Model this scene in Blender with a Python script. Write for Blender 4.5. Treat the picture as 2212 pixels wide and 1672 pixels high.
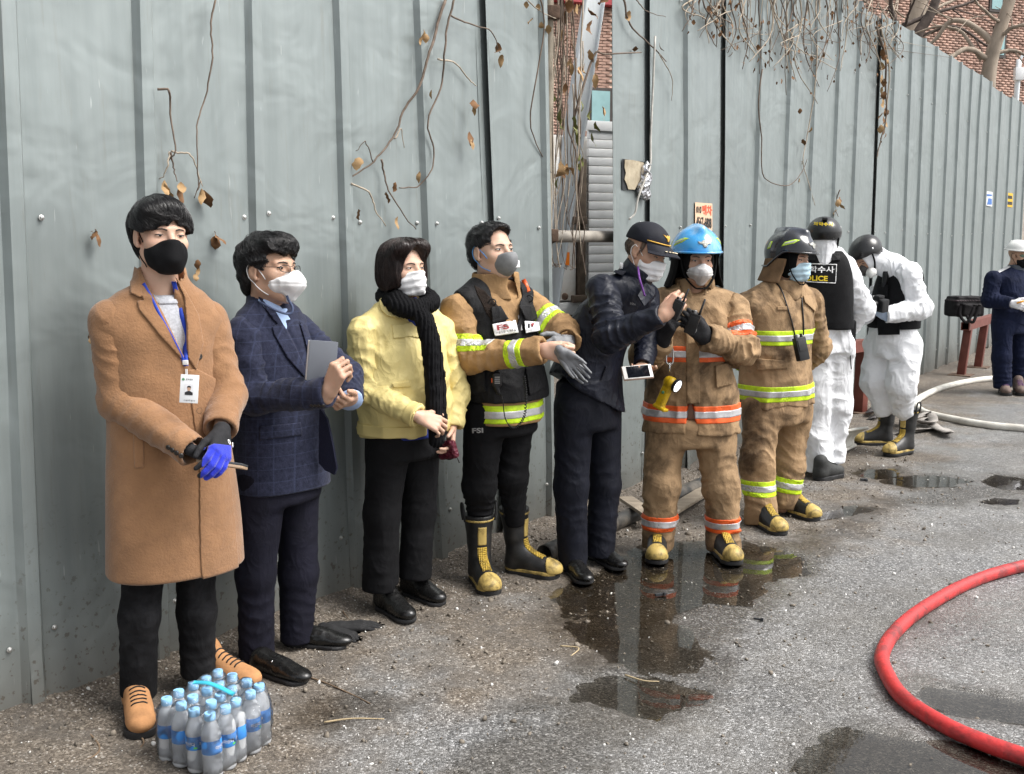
import bpy, bmesh, math, random
import numpy as np
from mathutils import Vector, Matrix, noise as mnoise

for o in list(bpy.data.objects):
    bpy.data.objects.remove(o, do_unlink=True)
scene = bpy.context.scene
COL = scene.collection
rnd = random.Random(7)
rng = np.random.default_rng(7)

# ------------------------------------------------------------------ camera
EYE = 1.65
TILT = math.radians(8.12)
cam_data = bpy.data.cameras.new("camera")
cam_data.sensor_width = 36.0
cam_data.lens = 36.05
cam_data.clip_start = 0.05
cam_data.clip_end = 500.0
cam = bpy.data.objects.new("camera", cam_data)
cam.location = (0, 0, EYE)
cam.rotation_euler = (math.pi / 2 - TILT, 0, 0)
COL.objects.link(cam)
scene.camera = cam

# ------------------------------------------------------------------ sky and sun (bright overcast)
SUN_FROM = Vector((0.86, -0.17, 1.2)).normalized()
world = bpy.data.worlds.new("World")
scene.world = world
world.use_nodes = True
wn, wl = world.node_tree.nodes, world.node_tree.links
wn.clear()
sky = wn.new("ShaderNodeTexSky")
sky.sky_type = 'NISHITA'
sky.sun_disc = False
sky.sun_elevation = math.asin(SUN_FROM.z)
sky.sun_rotation = math.atan2(SUN_FROM.x, SUN_FROM.y)
sky.air_density = 1.0
sky.dust_density = 4.0
sky.ozone_density = 1.0
hsv = wn.new("ShaderNodeHueSaturation")
hsv.inputs["Saturation"].default_value = 0.18
bg = wn.new("ShaderNodeBackground")
bg.inputs["Strength"].default_value = 0.15
wout = wn.new("ShaderNodeOutputWorld")
wl.new(sky.outputs[0], hsv.inputs["Color"])
wl.new(hsv.outputs[0], bg.inputs["Color"])
wl.new(bg.outputs[0], wout.inputs["Surface"])

sun_data = bpy.data.lights.new("sun", 'SUN')
sun_data.energy = 2.1
sun_data.angle = math.radians(32)
sun_data.color = (1.0, 0.965, 0.92)
sun = bpy.data.objects.new("sun", sun_data)
sun.rotation_euler = SUN_FROM.to_track_quat('Z', 'Y').to_euler()
COL.objects.link(sun)

scene.view_settings.view_transform = 'Standard'
scene.view_settings.look = 'None'
scene.view_settings.gamma = 1.0
scene.view_settings.use_curve_mapping = False
scene.view_settings.exposure = 0.8
scene.render.engine = 'CYCLES'
scene.cycles.use_denoising = True
scene.cycles.max_bounces = 8
scene.cycles.transparent_max_bounces = 48
scene.cycles.caustics_reflective = False
scene.cycles.caustics_refractive = False

# ------------------------------------------------------------------ picture <-> place (calibrated from the fence)
FPX, CXP, CYP = 2215.0, 1106.0, 836.0
CT, ST = math.cos(TILT), math.sin(TILT)

def ray(u, v):
    x, y = (u - CXP) / FPX, -(v - CYP) / FPX
    return np.array([x, CT + y * ST, -ST + y * CT])

def at(u, v, Y):
    """the point at distance Y (metres ahead) seen at u, v"""
    r = ray(u, v)
    return np.array([0, 0, EYE]) + r * (Y / r[1])

def gnd(u, v, z=0.0):
    r = ray(u, v)
    return np.array([0, 0, EYE]) + r * ((z - EYE) / r[2])

def proj(P):
    P = np.asarray(P)
    dz = P[..., 2] - EYE
    f = P[..., 1] * CT - dz * ST
    up = P[..., 1] * ST + dz * CT
    return CXP + FPX * P[..., 0] / f, CYP - FPX * up / f

# ------------------------------------------------------------------ materials
def lin(c):
    return tuple((x / 12.92 if x <= .04045 else ((x + .055) / 1.055) ** 2.4) for x in c)

def rgb(r, g, b):
    return lin((r / 255, g / 255, b / 255))

class NT:
    """little node-tree helper"""
    def __init__(s, name):
        s.m = bpy.data.materials.new(name)
        s.m.use_nodes = True
        s.n, s.l = s.m.node_tree.nodes, s.m.node_tree.links
        s.n.clear()
        s.out = s.n.new("ShaderNodeOutputMaterial")
        s.b = s.n.new("ShaderNodeBsdfPrincipled")
        s.l.new(s.b.outputs[0], s.out.inputs[0])
        tc = s.n.new("ShaderNodeTexCoord")
        s.co = tc.outputs["Object"]
    def set(s, k, v):
        i = s.b.inputs[k]
        if hasattr(v, "is_linked"):
            s.l.new(v, i)
        else:
            i.default_value = (*v, 1) if (isinstance(v, (tuple, list)) and len(v) == 3 and i.type == 'RGBA') else v
    def map(s, scale=(1, 1, 1), rot=(0, 0, 0), src=None):
        m = s.n.new("ShaderNodeMapping")
        m.inputs["Scale"].default_value = scale
        m.inputs["Rotation"].default_value = rot
        s.l.new(src or s.co, m.inputs[0])
        return m.outputs[0]
    def noise(s, scale, detail=4, rough=.55, src=None, dist=0):
        t = s.n.new("ShaderNodeTexNoise")
        t.inputs["Scale"].default_value = scale
        t.inputs["Detail"].default_value = detail
        t.inputs["Roughness"].default_value = rough
        t.inputs["Distortion"].default_value = dist
        s.l.new(src or s.co, t.inputs["Vector"])
        return t.outputs["Fac"]
    def voro(s, scale, feature='F1', src=None, out=None, rnd=1.0):
        t = s.n.new("ShaderNodeTexVoronoi")
        t.feature = feature
        t.inputs["Scale"].default_value = scale
        t.inputs["Randomness"].default_value = rnd
        s.l.new(src or s.co, t.inputs["Vector"])
        return t.outputs[out or "Distance"]
    def wave(s, scale, src=None, dist=0, axis='X'):
        t = s.n.new("ShaderNodeTexWave")
        t.bands_direction = axis
        t.inputs["Scale"].default_value = scale
        t.inputs["Distortion"].default_value = dist
        s.l.new(src or s.co, t.inputs["Vector"])
        return t.outputs["Fac"]
    def attr(s, name, out="Fac"):
        t = s.n.new("ShaderNodeAttribute")
        t.attribute_name = name
        return t.outputs[out]
    def ramp(s, fac, stops):
        r = s.n.new("ShaderNodeValToRGB")
        e = r.color_ramp.elements
        while len(e) < len(stops):
            e.new(0.5)
        for i, (p, c) in enumerate(stops):
            e[i].position = p
            e[i].color = (*c, 1) if isinstance(c, (tuple, list)) else (c, c, c, 1)
        s.l.new(fac, r.inputs[0])
        return r.outputs[0]
    def mix(s, fac, a, b, mode='MIX'):
        m = s.n.new("ShaderNodeMix")
        m.data_type = 'RGBA'
        m.blend_type = mode
        for k, v in ((0, fac), (6, a), (7, b)):
            i = m.inputs[k]
            if hasattr(v, "is_linked"):
                s.l.new(v, i)
            elif k == 0:
                i.default_value = v
            else:
                i.default_value = (*v, 1) if isinstance(v, (tuple, list)) else (v, v, v, 1)
        return m.outputs[2]
    def math(s, op, a, b=0.0, c=None, clamp=False):
        m = s.n.new("ShaderNodeMath")
        m.operation = op
        m.use_clamp = clamp
        for i, v in enumerate((a, b) if c is None else (a, b, c)):
            if hasattr(v, "is_linked"):
                s.l.new(v, m.inputs[i])
            else:
                m.inputs[i].default_value = v
        return m.outputs[0]
    def bump(s, h, strength=.3, dist=.01, normal=None):
        b = s.n.new("ShaderNodeBump")
        b.inputs["Strength"].default_value = strength
        b.inputs["Distance"].default_value = dist
        s.l.new(h, b.inputs["Height"])
        if normal is not None:
            s.l.new(normal, b.inputs["Normal"])
        return b.outputs[0]

MATS = {}
def mat(name, col, rough=.6, metal=0.0, var=.15, vscale=6.0, bump=0.0, bscale=40.0, btype='noise',
        stain=None, stain_amt=0.0, stain_scale=5.0, sheen=0.0, spec=.5, trans=0.0, ior=1.45, coat=0.0,
        emit=0.0, alpha=1.0, stretch=(1, 1, 1), big=0.0, bigscale=9.0, wr=0.0, wrs=7.0):
    """one procedural material: colour that varies, stains, relief"""
    if name in MATS:
        return MATS[name]
    t = NT(name)
    c = col
    src = t.map(stretch) if stretch != (1, 1, 1) else None
    if var > 0:
        f = t.noise(vscale, 5, src=src)
        dark = tuple(x * (1 - var) for x in col)
        lite = tuple(min(1, x * (1 + var)) for x in col)
        c = t.ramp(f, [(.3, dark), (.7, lite)])
    if stain is not None:
        g = t.noise(stain_scale, 6, .65, dist=.4)
        m = t.ramp(g, [(.46, 0.0), (.62, 1.0)])
        c = t.mix(t.math('MULTIPLY', m, stain_amt), c, stain)
    t.set("Base Color", c)
    rv = t.math('ADD', t.math('MULTIPLY', t.noise(vscale * 2.3, 3), .2), rough - .1)
    t.set("Roughness", rv if var > 0 else rough)
    t.set("Metallic", metal)
    t.set("Specular IOR Level", spec)
    t.set("IOR", ior)
    if sheen:
        t.set("Sheen Weight", sheen)
        t.set("Sheen Roughness", .5)
    if trans:
        t.set("Transmission Weight", trans)
    if coat:
        t.set("Coat Weight", coat)
        t.set("Coat Roughness", .08)
    if emit:
        t.set("Emission Color", col)
        t.set("Emission Strength", emit)
    if alpha < 1:
        t.set("Alpha", alpha)
    nrm = None
    if big > 0:
        hb = t.voro(bigscale, 'F1') if btype == 'crumple' else t.noise(bigscale, 3, .5, dist=.6)
        nrm = t.bump(hb, big, .03)
    if wr > 0:
        for k, (sc_, st_) in enumerate(((wrs, wr), (wrs * 2.6, wr * .55))):
            q = t.n.new("ShaderNodeTexNoise"); q.noise_type = 'RIDGED_MULTIFRACTAL'
            for a, b in (("Scale", sc_), ("Detail", 2.0), ("Roughness", .45), ("Distortion", .9), ("Offset", .9), ("Gain", 1.6), ("Lacunarity", 2.1)): q.inputs[a].default_value = b
            t.l.new(t.map((1, 1, .75), (.4 + k, .5, .2)), q.inputs["Vector"])
            nrm = t.bump(q.outputs["Fac"], st_, .02, nrm)
    if bump > 0:
        if btype == 'weave':
            h = t.math('ADD', t.wave(bscale, axis='X'), t.wave(bscale, axis='Z'))
        elif btype == 'voronoi':
            h = t.voro(bscale)
        elif btype == 'crumple':
            h = t.math('ADD', t.voro(bscale, 'DISTANCE_TO_EDGE'), t.noise(bscale * 1.3, 4))
        else:
            h = t.noise(bscale, 6, .6, src=src)
        nrm = t.bump(h, bump, .01, nrm)
    if nrm is not None:
        t.set("Normal", nrm)
    MATS[name] = t.m
    return t.m

# ------------------------------------------------------------------ objects
def tag(o, label=None, cat=None, group=None, kind=None):
    if label: o["label"] = label
    if cat: o["category"] = cat
    if group: o["group"] = group
    if kind: o["kind"] = kind
    return o

def thing(name, loc, label, cat, group=None, rz=0.0):
    o = bpy.data.objects.new(name, None)
    o.empty_display_size = .1
    o.location = Vector([float(x) for x in loc])
    o.rotation_euler = (0, 0, rz)
    COL.objects.link(o)
    return tag(o, label, cat, group)

def mesh_data(name, V, F, smooth=True, sharp=None):
    me = bpy.data.meshes.new(name)
    V = np.asarray(V, dtype=np.float32).reshape(-1, 3)
    if isinstance(F, np.ndarray) and F.ndim == 2:
        nf, k = F.shape
        me.vertices.add(len(V)); me.vertices.foreach_set("co", V.ravel())
        me.loops.add(nf * k); me.loops.foreach_set("vertex_index", F.astype(np.int32).ravel())
        me.polygons.add(nf)
        me.polygons.foreach_set("loop_start", np.arange(0, nf * k, k, dtype=np.int32))
        me.update(calc_edges=True); me.validate()
    else:
        me.from_pydata([tuple(map(float, v)) for v in V], [], [tuple(int(i) for i in f) for f in F])
        me.update()
    if smooth:
        me.polygons.foreach_set("use_smooth", np.ones(len(me.polygons), dtype=bool))
        if sharp:
            me.set_sharp_from_angle(angle=math.radians(sharp))
    return me

def obj(name, V, F, material, parent=None, smooth=True, sharp=None, origin=None, label=None):
    """link ONE mesh object; V are world points (made relative to the parent / origin)"""
    V = np.asarray(V, dtype=np.float64).reshape(-1, 3)
    o0 = np.zeros(3)
    if parent is not None:
        p, R = parent, Matrix.Identity(4)
        q = parent
        while q is not None:
            o0 = o0 + np.array(q.location); q = q.parent
    elif origin is not None:
        o0 = np.asarray(origin, dtype=float)
    me = mesh_data(name, V - o0, F, smooth, sharp)
    if material is not None:
        for m in (material if isinstance(material, (list, tuple)) else [material]):
            me.materials.append(m)
    o = bpy.data.objects.new(name, me)
    COL.objects.link(o)
    if parent is not None:
        o.parent = parent
    else:
        o.location = Vector([float(x) for x in o0])
    if label: o["label"] = label
    return o

def inst(name, me, parent, M=None, loc=None):
    o = bpy.data.objects.new(name, me)
    COL.objects.link(o)
    o.parent = parent
    if M is not None: o.matrix_local = M
    if loc is not None: o.location = loc
    return o

# ------------------------------------------------------------------ plain mesh makers (return V, F)
def join(parts):
    V, F, n = [], [], 0
    for v, f in parts:
        v = np.asarray(v).reshape(-1, 3)
        V.append(v); F += [[i + n for i in q] for q in f]; n += len(v)
    return np.vstack(V), F

def unit(v):
    v = np.asarray(v, dtype=float); return v / (np.linalg.norm(v) + 1e-12)

def frame(d, up=(0, 0, 1)):
    d = unit(d)
    a = np.cross(d, up)
    if np.linalg.norm(a) < 1e-3: a = np.cross(d, (1, 0, 0))
    a = unit(a); b = np.cross(a, d)
    return a, b, d

def box(c, half, R=None, bev=0.0):
    """box centred at c; rows of R are its axes; bev chamfers the edges"""
    R = np.eye(3) if R is None else np.asarray(R)
    hx, hy, hz = half
    if bev <= 0:
        v = np.array([[x, y, z] for x in (-hx, hx) for y in (-hy, hy) for z in (-hz, hz)])
        f = [(0, 1, 3, 2), (4, 6, 7, 5), (0, 4, 5, 1), (2, 3, 7, 6), (0, 2, 6, 4), (1, 5, 7, 3)]
        return v @ R + np.asarray(c), f
    bm = bmesh.new(); bmesh.ops.create_cube(bm, size=2)
    for q in bm.verts: q.co = Vector((q.co.x * hx, q.co.y * hy, q.co.z * hz))
    bmesh.ops.bevel(bm, geom=bm.edges[:], offset=bev, segments=2, affect='EDGES', profile=.6)
    bm.verts.index_update()
    v = np.array([q.co[:] for q in bm.verts]); f = [[q.index for q in p.verts] for p in bm.faces]
    bm.free()
    return v @ R + np.asarray(c), f

def catmull(P, n):
    P = np.asarray(P, dtype=float)
    if len(P) < 3: 
        t = np.linspace(0, 1, n)[:, None]; return P[0] + (P[-1] - P[0]) * t
    Q = np.vstack([2 * P[0] - P[1], P, 2 * P[-1] - P[-2]])
    t = np.linspace(0, len(P) - 1 - 1e-6, n); i = t.astype(int); f = (t - i)[:, None]
    a, b, c, d = Q[i], Q[i + 1], Q[i + 2], Q[i + 3]
    return .5 * (2 * b + (c - a) * f + (2 * a - 5 * b + 4 * c - d) * f ** 2 + (3 * b - a - 3 * c + d) * f ** 3)

def tube(P, r, n=8, cap=True, flat=1.0, up=(0, 0, 1)):
    """tube along points P, radius r (number or list)"""
    P = np.asarray(P, dtype=float); m = len(P)
    r = np.broadcast_to(np.asarray(r, dtype=float), (m,)) if np.ndim(r) == 0 or len(np.atleast_1d(r)) == m else np.interp(np.linspace(0, 1, m), np.linspace(0, 1, len(r)), r)
    T = np.gradient(P, axis=0); T /= np.linalg.norm(T, axis=1)[:, None] + 1e-12
    a, b, _ = frame(T[0], up)
    V = []
    th = np.linspace(0, 2 * math.pi, n, endpoint=False)
    for i in range(m):
        a = unit(a - T[i] * a.dot(T[i])); b = np.cross(T[i], a)
        V.append(P[i] + r[i] * (np.cos(th)[:, None] * a + flat * np.sin(th)[:, None] * b))
    V = np.vstack(V)
    F = [(i * n + j, i * n + (j + 1) % n, (i + 1) * n + (j + 1) % n, (i + 1) * n + j) for i in range(m - 1) for j in range(n)]
    if cap:
        F += [tuple(range(n))[::-1], tuple(range((m - 1) * n, m * n))]
    return V, F

def prism(poly, depth, R=None, c=(0, 0, 0)):
    """polygon (2-d, in axes R0,R1) pushed out by depth along R2"""
    R = np.eye(3) if R is None else np.asarray(R); n = len(poly)
    v = np.array([[x, y, 0] for x, y in poly] + [[x, y, depth] for x, y in poly])
    f = [tuple(range(n))[::-1], tuple(range(n, 2 * n))] + [(i, (i + 1) % n, n + (i + 1) % n, n + i) for i in range(n)]
    return v @ R + np.asarray(c), f

def lathe(prof, n=24, c=(0, 0, 0), R=None):
    R = np.eye(3) if R is None else np.asarray(R)
    th = np.linspace(0, 2 * math.pi, n, endpoint=False); V = []
    for r, z in prof:
        V.append(np.stack([r * np.cos(th), r * np.sin(th), np.full(n, z)], 1))
    m = len(prof); V = np.vstack(V)
    F = [(i * n + j, i * n + (j + 1) % n, (i + 1) * n + (j + 1) % n, (i + 1) * n + j) for i in range(m - 1) for j in range(n)]
    F += [tuple(range(n))[::-1], tuple(range((m - 1) * n, m * n))]
    return V @ R + np.asarray(c), F

# lettering: flat outlines from the built-in font, made once
TEXTS = {}
def text2d(s, bold=0.0):
    key = (s, bold)
    if key in TEXTS: return TEXTS[key]
    cu = bpy.data.curves.new("lettering", 'FONT'); cu.body = s; cu.size = 1.0; cu.offset = bold
    cu.resolution_u = 3
    o = bpy.data.objects.new("lettering", cu); COL.objects.link(o)
    dg = bpy.context.evaluated_depsgraph_get(); dg.update()
    me = bpy.data.meshes.new_from_object(o.evaluated_get(dg))
    V = np.array([v.co[:2] for v in me.vertices]).reshape(-1, 2); F = [list(p.vertices) for p in me.polygons]
    bpy.data.objects.remove(o); bpy.data.curves.remove(cu); bpy.data.meshes.remove(me)
    if len(V):
        V = V - V.min(0); V = V / max(V[:, 1].max(), 1e-6)      # height 1
    TEXTS[key] = (V, F)
    return V, F
for _s, _b in (("010", .03), ("폐차", .03), ("4567-6808", .03), ("FSI", .03), ("서울소방 화재조사", .01), ("Fire Safety Investigation", 0.0), ("POLICE", .03),
               ("과학수사", .02), ("과학수사대", .02), ("공무원증", .01), ("아산다", .02), ("ada", .02), ("서울특별시", .0), ("DAE/KEM", .02), ("화재조사", .0)):
    text2d(_s, _b)
# ------------------------------------------------------------------ soft-body modelling: fields -> one continuous surface
_NG = {}
def vnoise(P, seed=0):
    """smooth value noise in [-1,1] at points P (n,3)"""
    if seed not in _NG: _NG[seed] = np.random.default_rng(seed).uniform(-1, 1, (32, 32, 32)).astype(np.float32)
    g = _NG[seed]
    i = np.floor(P).astype(int); f = (P - i).astype(np.float32); f = f * f * (3 - 2 * f)
    i0 = i & 31; i1 = (i + 1) & 31
    x0, y0, z0 = i0.T; x1, y1, z1 = i1.T; fx, fy, fz = f.T
    def L(a, b, t): return a + (b - a) * t
    return L(L(L(g[x0, y0, z0], g[x1, y0, z0], fx), L(g[x0, y1, z0], g[x1, y1, z0], fx), fy),
             L(L(g[x0, y0, z1], g[x1, y0, z1], fx), L(g[x0, y1, z1], g[x1, y1, z1], fx), fy), fz)

def cone(a, b, ra, rb=None):
    a = np.asarray(a, float); b = np.asarray(b, float); rb = ra if rb is None else rb
    d = b - a; L2 = d.dot(d) + 1e-12
    def fn(X, Y, Z):
        px, py, pz = X - a[0], Y - a[1], Z - a[2]
        t = np.clip((px * d[0] + py * d[1] + pz * d[2]) / L2, 0, 1)
        return np.sqrt((px - t * d[0]) ** 2 + (py - t * d[1]) ** 2 + (pz - t * d[2]) ** 2) - (ra + (rb - ra) * t)
    R = np.array([[ra], [rb]])
    return fn, (np.minimum(a - ra, b - rb)), (np.maximum(a + ra, b + rb))

def ell(c, r, R=None):
    c = np.asarray(c, float); r = np.asarray(r, float); R = np.eye(3) if R is None else np.asarray(R)
    def fn(X, Y, Z):
        px, py, pz = X - c[0], Y - c[1], Z - c[2]
        q = [(px * R[i, 0] + py * R[i, 1] + pz * R[i, 2]) / r[i] for i in range(3)]
        k0 = np.sqrt(q[0] ** 2 + q[1] ** 2 + q[2] ** 2)
        k1 = np.sqrt((q[0] / r[0]) ** 2 + (q[1] / r[1]) ** 2 + (q[2] / r[2]) ** 2) + 1e-9
        return k0 * (k0 - 1) / k1
    e = np.sqrt(((R * r[:, None]) ** 2).sum(0))
    return fn, c - e, c + e

def rbox(c, half, R=None, rad=.005):
    c = np.asarray(c, float); h = np.asarray(half, float) - rad; R = np.eye(3) if R is None else np.asarray(R)
    def fn(X, Y, Z):
        px, py, pz = X - c[0], Y - c[1], Z - c[2]
        q = [np.abs(px * R[i, 0] + py * R[i, 1] + pz * R[i, 2]) - h[i] for i in range(3)]
        o = np.sqrt(sum(np.maximum(x, 0) ** 2 for x in q))
        return o + np.minimum(np.maximum(np.maximum(q[0], q[1]), q[2]), 0) - rad
    e = np.abs(R * (h + rad)[:, None]).sum(0)
    return fn, c - e, c + e

def loft(rings, p=2.2, round_=.02):
    """rings: (cx, cy, z, half width, half depth, yaw) from low to high, horizontal slices"""
    A = np.array(sorted([tuple(r) for r in rings], key=lambda r: r[2]), float)
    n = 120
    zz = np.linspace(A[0, 2], A[-1, 2], n)
    def smooth(col):
        z = A[:, 2]; y = A[:, col]; m = np.gradient(y, z) if len(z) > 1 else np.zeros(1)
        i = np.clip(np.searchsorted(z, zz) - 1, 0, len(z) - 2); h = z[i + 1] - z[i]; t = (zz - z[i]) / h
        return (2*t**3-3*t**2+1)*y[i] + (t**3-2*t**2+t)*h*m[i] + (-2*t**3+3*t**2)*y[i+1] + (t**3-t**2)*h*m[i+1]
    C = {k: smooth(k) for k in (0, 1, 3, 4, 5)}
    def fn(X, Y, Z):
        s = Z.shape; z = Z.ravel()
        cx, cy, w, d, yw = (np.interp(z, zz, C[k]).reshape(s) for k in (0, 1, 3, 4, 5))
        c, si = np.cos(yw), np.sin(yw)
        px, py = X - cx, Y - cy
        a = px * c + py * si; b = px * si - py * c
        q = (np.abs(a / w) ** p + np.abs(b / d) ** p) ** (1 / p)
        e = (q - 1) * np.minimum(w, d) * .9
        zc = np.maximum(Z - A[-1, 2], A[0, 2] - Z)
        k = round_
        h = np.clip(.5 + .5 * (e - zc) / k, 0, 1)
        return zc + (e - zc) * h + k * h * (1 - h)
    m = A[:, 3:5].max()
    lo = np.array([A[:, 0].min() - m, A[:, 1].min() - m, A[0, 2]]); hi = np.array([A[:, 0].max() + m, A[:, 1].max() + m, A[-1, 2]])
    return fn, lo, hi

class Shape:
    def __init__(s, h=.007):
        s.h = h; s.ops = []; s.d = None
    def add(s, prim, k=.02):
        s.ops.append(('+', prim, k)); return s
    def sub(s, prim, k=.008):
        s.ops.append(('-', prim, k)); return s
    def cut(s, prim, k=.004):
        """keep only what lies inside prim"""
        s.ops.append(('&', prim, k)); return s
    def chain(s, pts, rad, k=.02):
        for i in range(len(pts) - 1):
            s.add(cone(pts[i], pts[i + 1], rad[i], rad[i + 1]), k)
        return s
    def build(s):
        lo = np.min([o[1][1] for o in s.ops if o[0] == '+'], axis=0) - 4 * s.h
        hi = np.max([o[1][2] for o in s.ops if o[0] == '+'], axis=0) + 4 * s.h
        s.lo = lo; s.n = np.ceil((hi - lo) / s.h).astype(int) + 1
        s.d = np.full(s.n, .3, np.float32)
        for op, (fn, l, u), k in s.ops:
            if op == '&':
                i0 = np.zeros(3, int); i1 = s.n
            else:
                m = 3.5 * s.h + k + (.03 if op == '+' else 0)
                i0 = np.clip(np.floor((l - m - lo) / s.h).astype(int), 0, s.n - 1)
                i1 = np.clip(np.ceil((u + m - lo) / s.h).astype(int) + 1, 1, s.n)
            if (i1 <= i0).any(): continue
            X, Y, Z = (np.asarray(lo[a] + s.h * np.arange(i0[a], i1[a]), np.float32) for a in range(3))
            b = fn(X[:, None, None], Y[None, :, None], Z[None, None, :]).astype(np.float32)
            sl = (slice(i0[0], i1[0]), slice(i0[1], i1[1]), slice(i0[2], i1[2]))
            a = s.d[sl]; k = max(k, 1e-5)
            if op == '+':
                h = np.clip(.5 + .5 * (b - a) / k, 0, 1); s.d[sl] = b + (a - b) * h - k * h * (1 - h)
            else:
                if op == '-': b = -b
                h = np.clip(.5 - .5 * (b - a) / k, 0, 1); s.d[sl] = b + (a - b) * h + k * h * (1 - h)
        return s
    def near(s, w=.03):
        I = np.nonzero(np.abs(s.d) < w)
        return I, s.lo + s.h * np.stack(I, 1)
    def crumple(s, amp, scale=(14, 14, 14), seed=1, ridged=True, mask=None, warp=.0, R=None):
        I, P = s.near(amp * 3 + 3 * s.h)
        Q = P if R is None else P @ np.asarray(R).T
        if warp: Q = Q + warp * np.stack([vnoise(P * 5 + 9, seed + 7), vnoise(P * 5 + 31, seed + 8), vnoise(P * 5 + 57, seed + 9)], 1)
        v = vnoise(Q * np.asarray(scale), seed)
        if ridged: v = 1 - 2.6 * np.abs(v)
        if mask is not None: v = v * mask(P)
        s.d[I] += (-amp * v).astype(np.float32)
        return s
    def folds(s, a, b, R, amp, n, seed=0, t0=0., t1=1., slant=1.5, soft=.15, hard=True):
        """ring-like cloth folds around the limb a->b, between t0 and t1"""
        a = np.asarray(a, float); b = np.asarray(b, float); d = b - a; L = np.linalg.norm(d)
        e1, e2, dn = frame(d)
        I, P = s.near(amp * 3 + 3 * s.h)
        q = P - a; t = q @ dn / L; x = q @ e1; y = q @ e2
        w = (np.hypot(x, y) < R) & (t > t0 - soft) & (t < t1 + soft)
        I = tuple(i[w] for i in I); t, x, y, P = t[w], x[w], y[w], P[w]
        if len(t) == 0: return s
        th = np.arctan2(y, x); r = np.random.default_rng(seed); p1, p2, p3 = r.uniform(0, 6.28, 3)
        W = np.clip((t - t0) / soft + .5, 0, 1) * np.clip((t1 - t) / soft + .5, 0, 1)
        ph = 2 * math.pi * n * t + slant * np.cos(th + p1) + .8 * np.sin(2 * th + p2) + 1.6 * vnoise(P * 9, seed + 3) + p3
        v = np.sin(ph)
        if hard: v = 1 - 1.7 * np.sqrt(np.abs(v))
        v = v * (.45 + .55 * vnoise(P * 7 + 3, seed + 5))
        s.d[I] -= (amp * W * v).astype(np.float32)
        return s
    def sample(s, P):
        q = (np.asarray(P) - s.lo) / s.h
        q = np.clip(q, 0, np.array(s.n) - 1.001); i = q.astype(int); f = (q - i).astype(np.float32); d = s.d
        x, y, z = i.T; fx, fy, fz = f.T
        c = lambda a, b, g: d[x + a, y + b, z + g]
        return ((c(0,0,0)*(1-fx)+c(1,0,0)*fx)*(1-fy)+(c(0,1,0)*(1-fx)+c(1,1,0)*fx)*fy)*(1-fz) + ((c(0,0,1)*(1-fx)+c(1,0,1)*fx)*(1-fy)+(c(0,1,1)*(1-fx)+c(1,1,1)*fx)*fy)*fz
    def grad(s, P, e=None):
        e = e or s.h; P = np.asarray(P)
        g = np.stack([s.sample(P + np.eye(3)[a] * e) - s.sample(P - np.eye(3)[a] * e) for a in range(3)], 1)
        return g / (np.linalg.norm(g, axis=1)[:, None] + 1e-9)
    def mesh(s):
        return surface(s.d, s.lo, s.h)
    def patch(s, region, lo, hi, off=.004, inn=.004, h=.004):
        """a solid lying on this surface, wherever region(P) < 0 inside the box lo..hi"""
        lo = np.asarray(lo, float) - 2 * h; hi = np.asarray(hi, float) + 2 * h
        n = np.ceil((hi - lo) / h).astype(int) + 1
        X, Y, Z = np.meshgrid(*(lo[a] + h * np.arange(n[a]) for a in range(3)), indexing='ij')
        P = np.stack([X.ravel(), Y.ravel(), Z.ravel()], 1)
        f = s.sample(P); d = np.full(len(P), .1, np.float32)
        w = np.abs(f) < max(off, inn) + 3 * h
        r = region(P[w])
        d[w] = np.maximum(np.maximum(f[w] - off, -(f[w] + inn)), r)
        d = d.reshape(n)
        d[0], d[-1], d[:, 0], d[:, -1], d[:, :, 0], d[:, :, -1] = .1, .1, .1, .1, .1, .1
        return surface(d, lo, h)
    def hit(s, u, v, Y0, Y1, steps=60):
        """first surface point seen at picture position u, v between distances Y0 and Y1"""
        Ys = np.linspace(Y0, Y1, steps); r = ray(u, v)
        P = np.array([0, 0, EYE]) + r * (Ys / r[1])[:, None]
        f = s.sample(P); k = np.nonzero(f < 0)[0]
        if len(k) == 0: return P[int(np.argmin(f))]
        k = k[0]
        if k == 0: return P[0]
        t = f[k - 1] / (f[k - 1] - f[k]); return P[k - 1] + t * (P[k] - P[k - 1])

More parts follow.
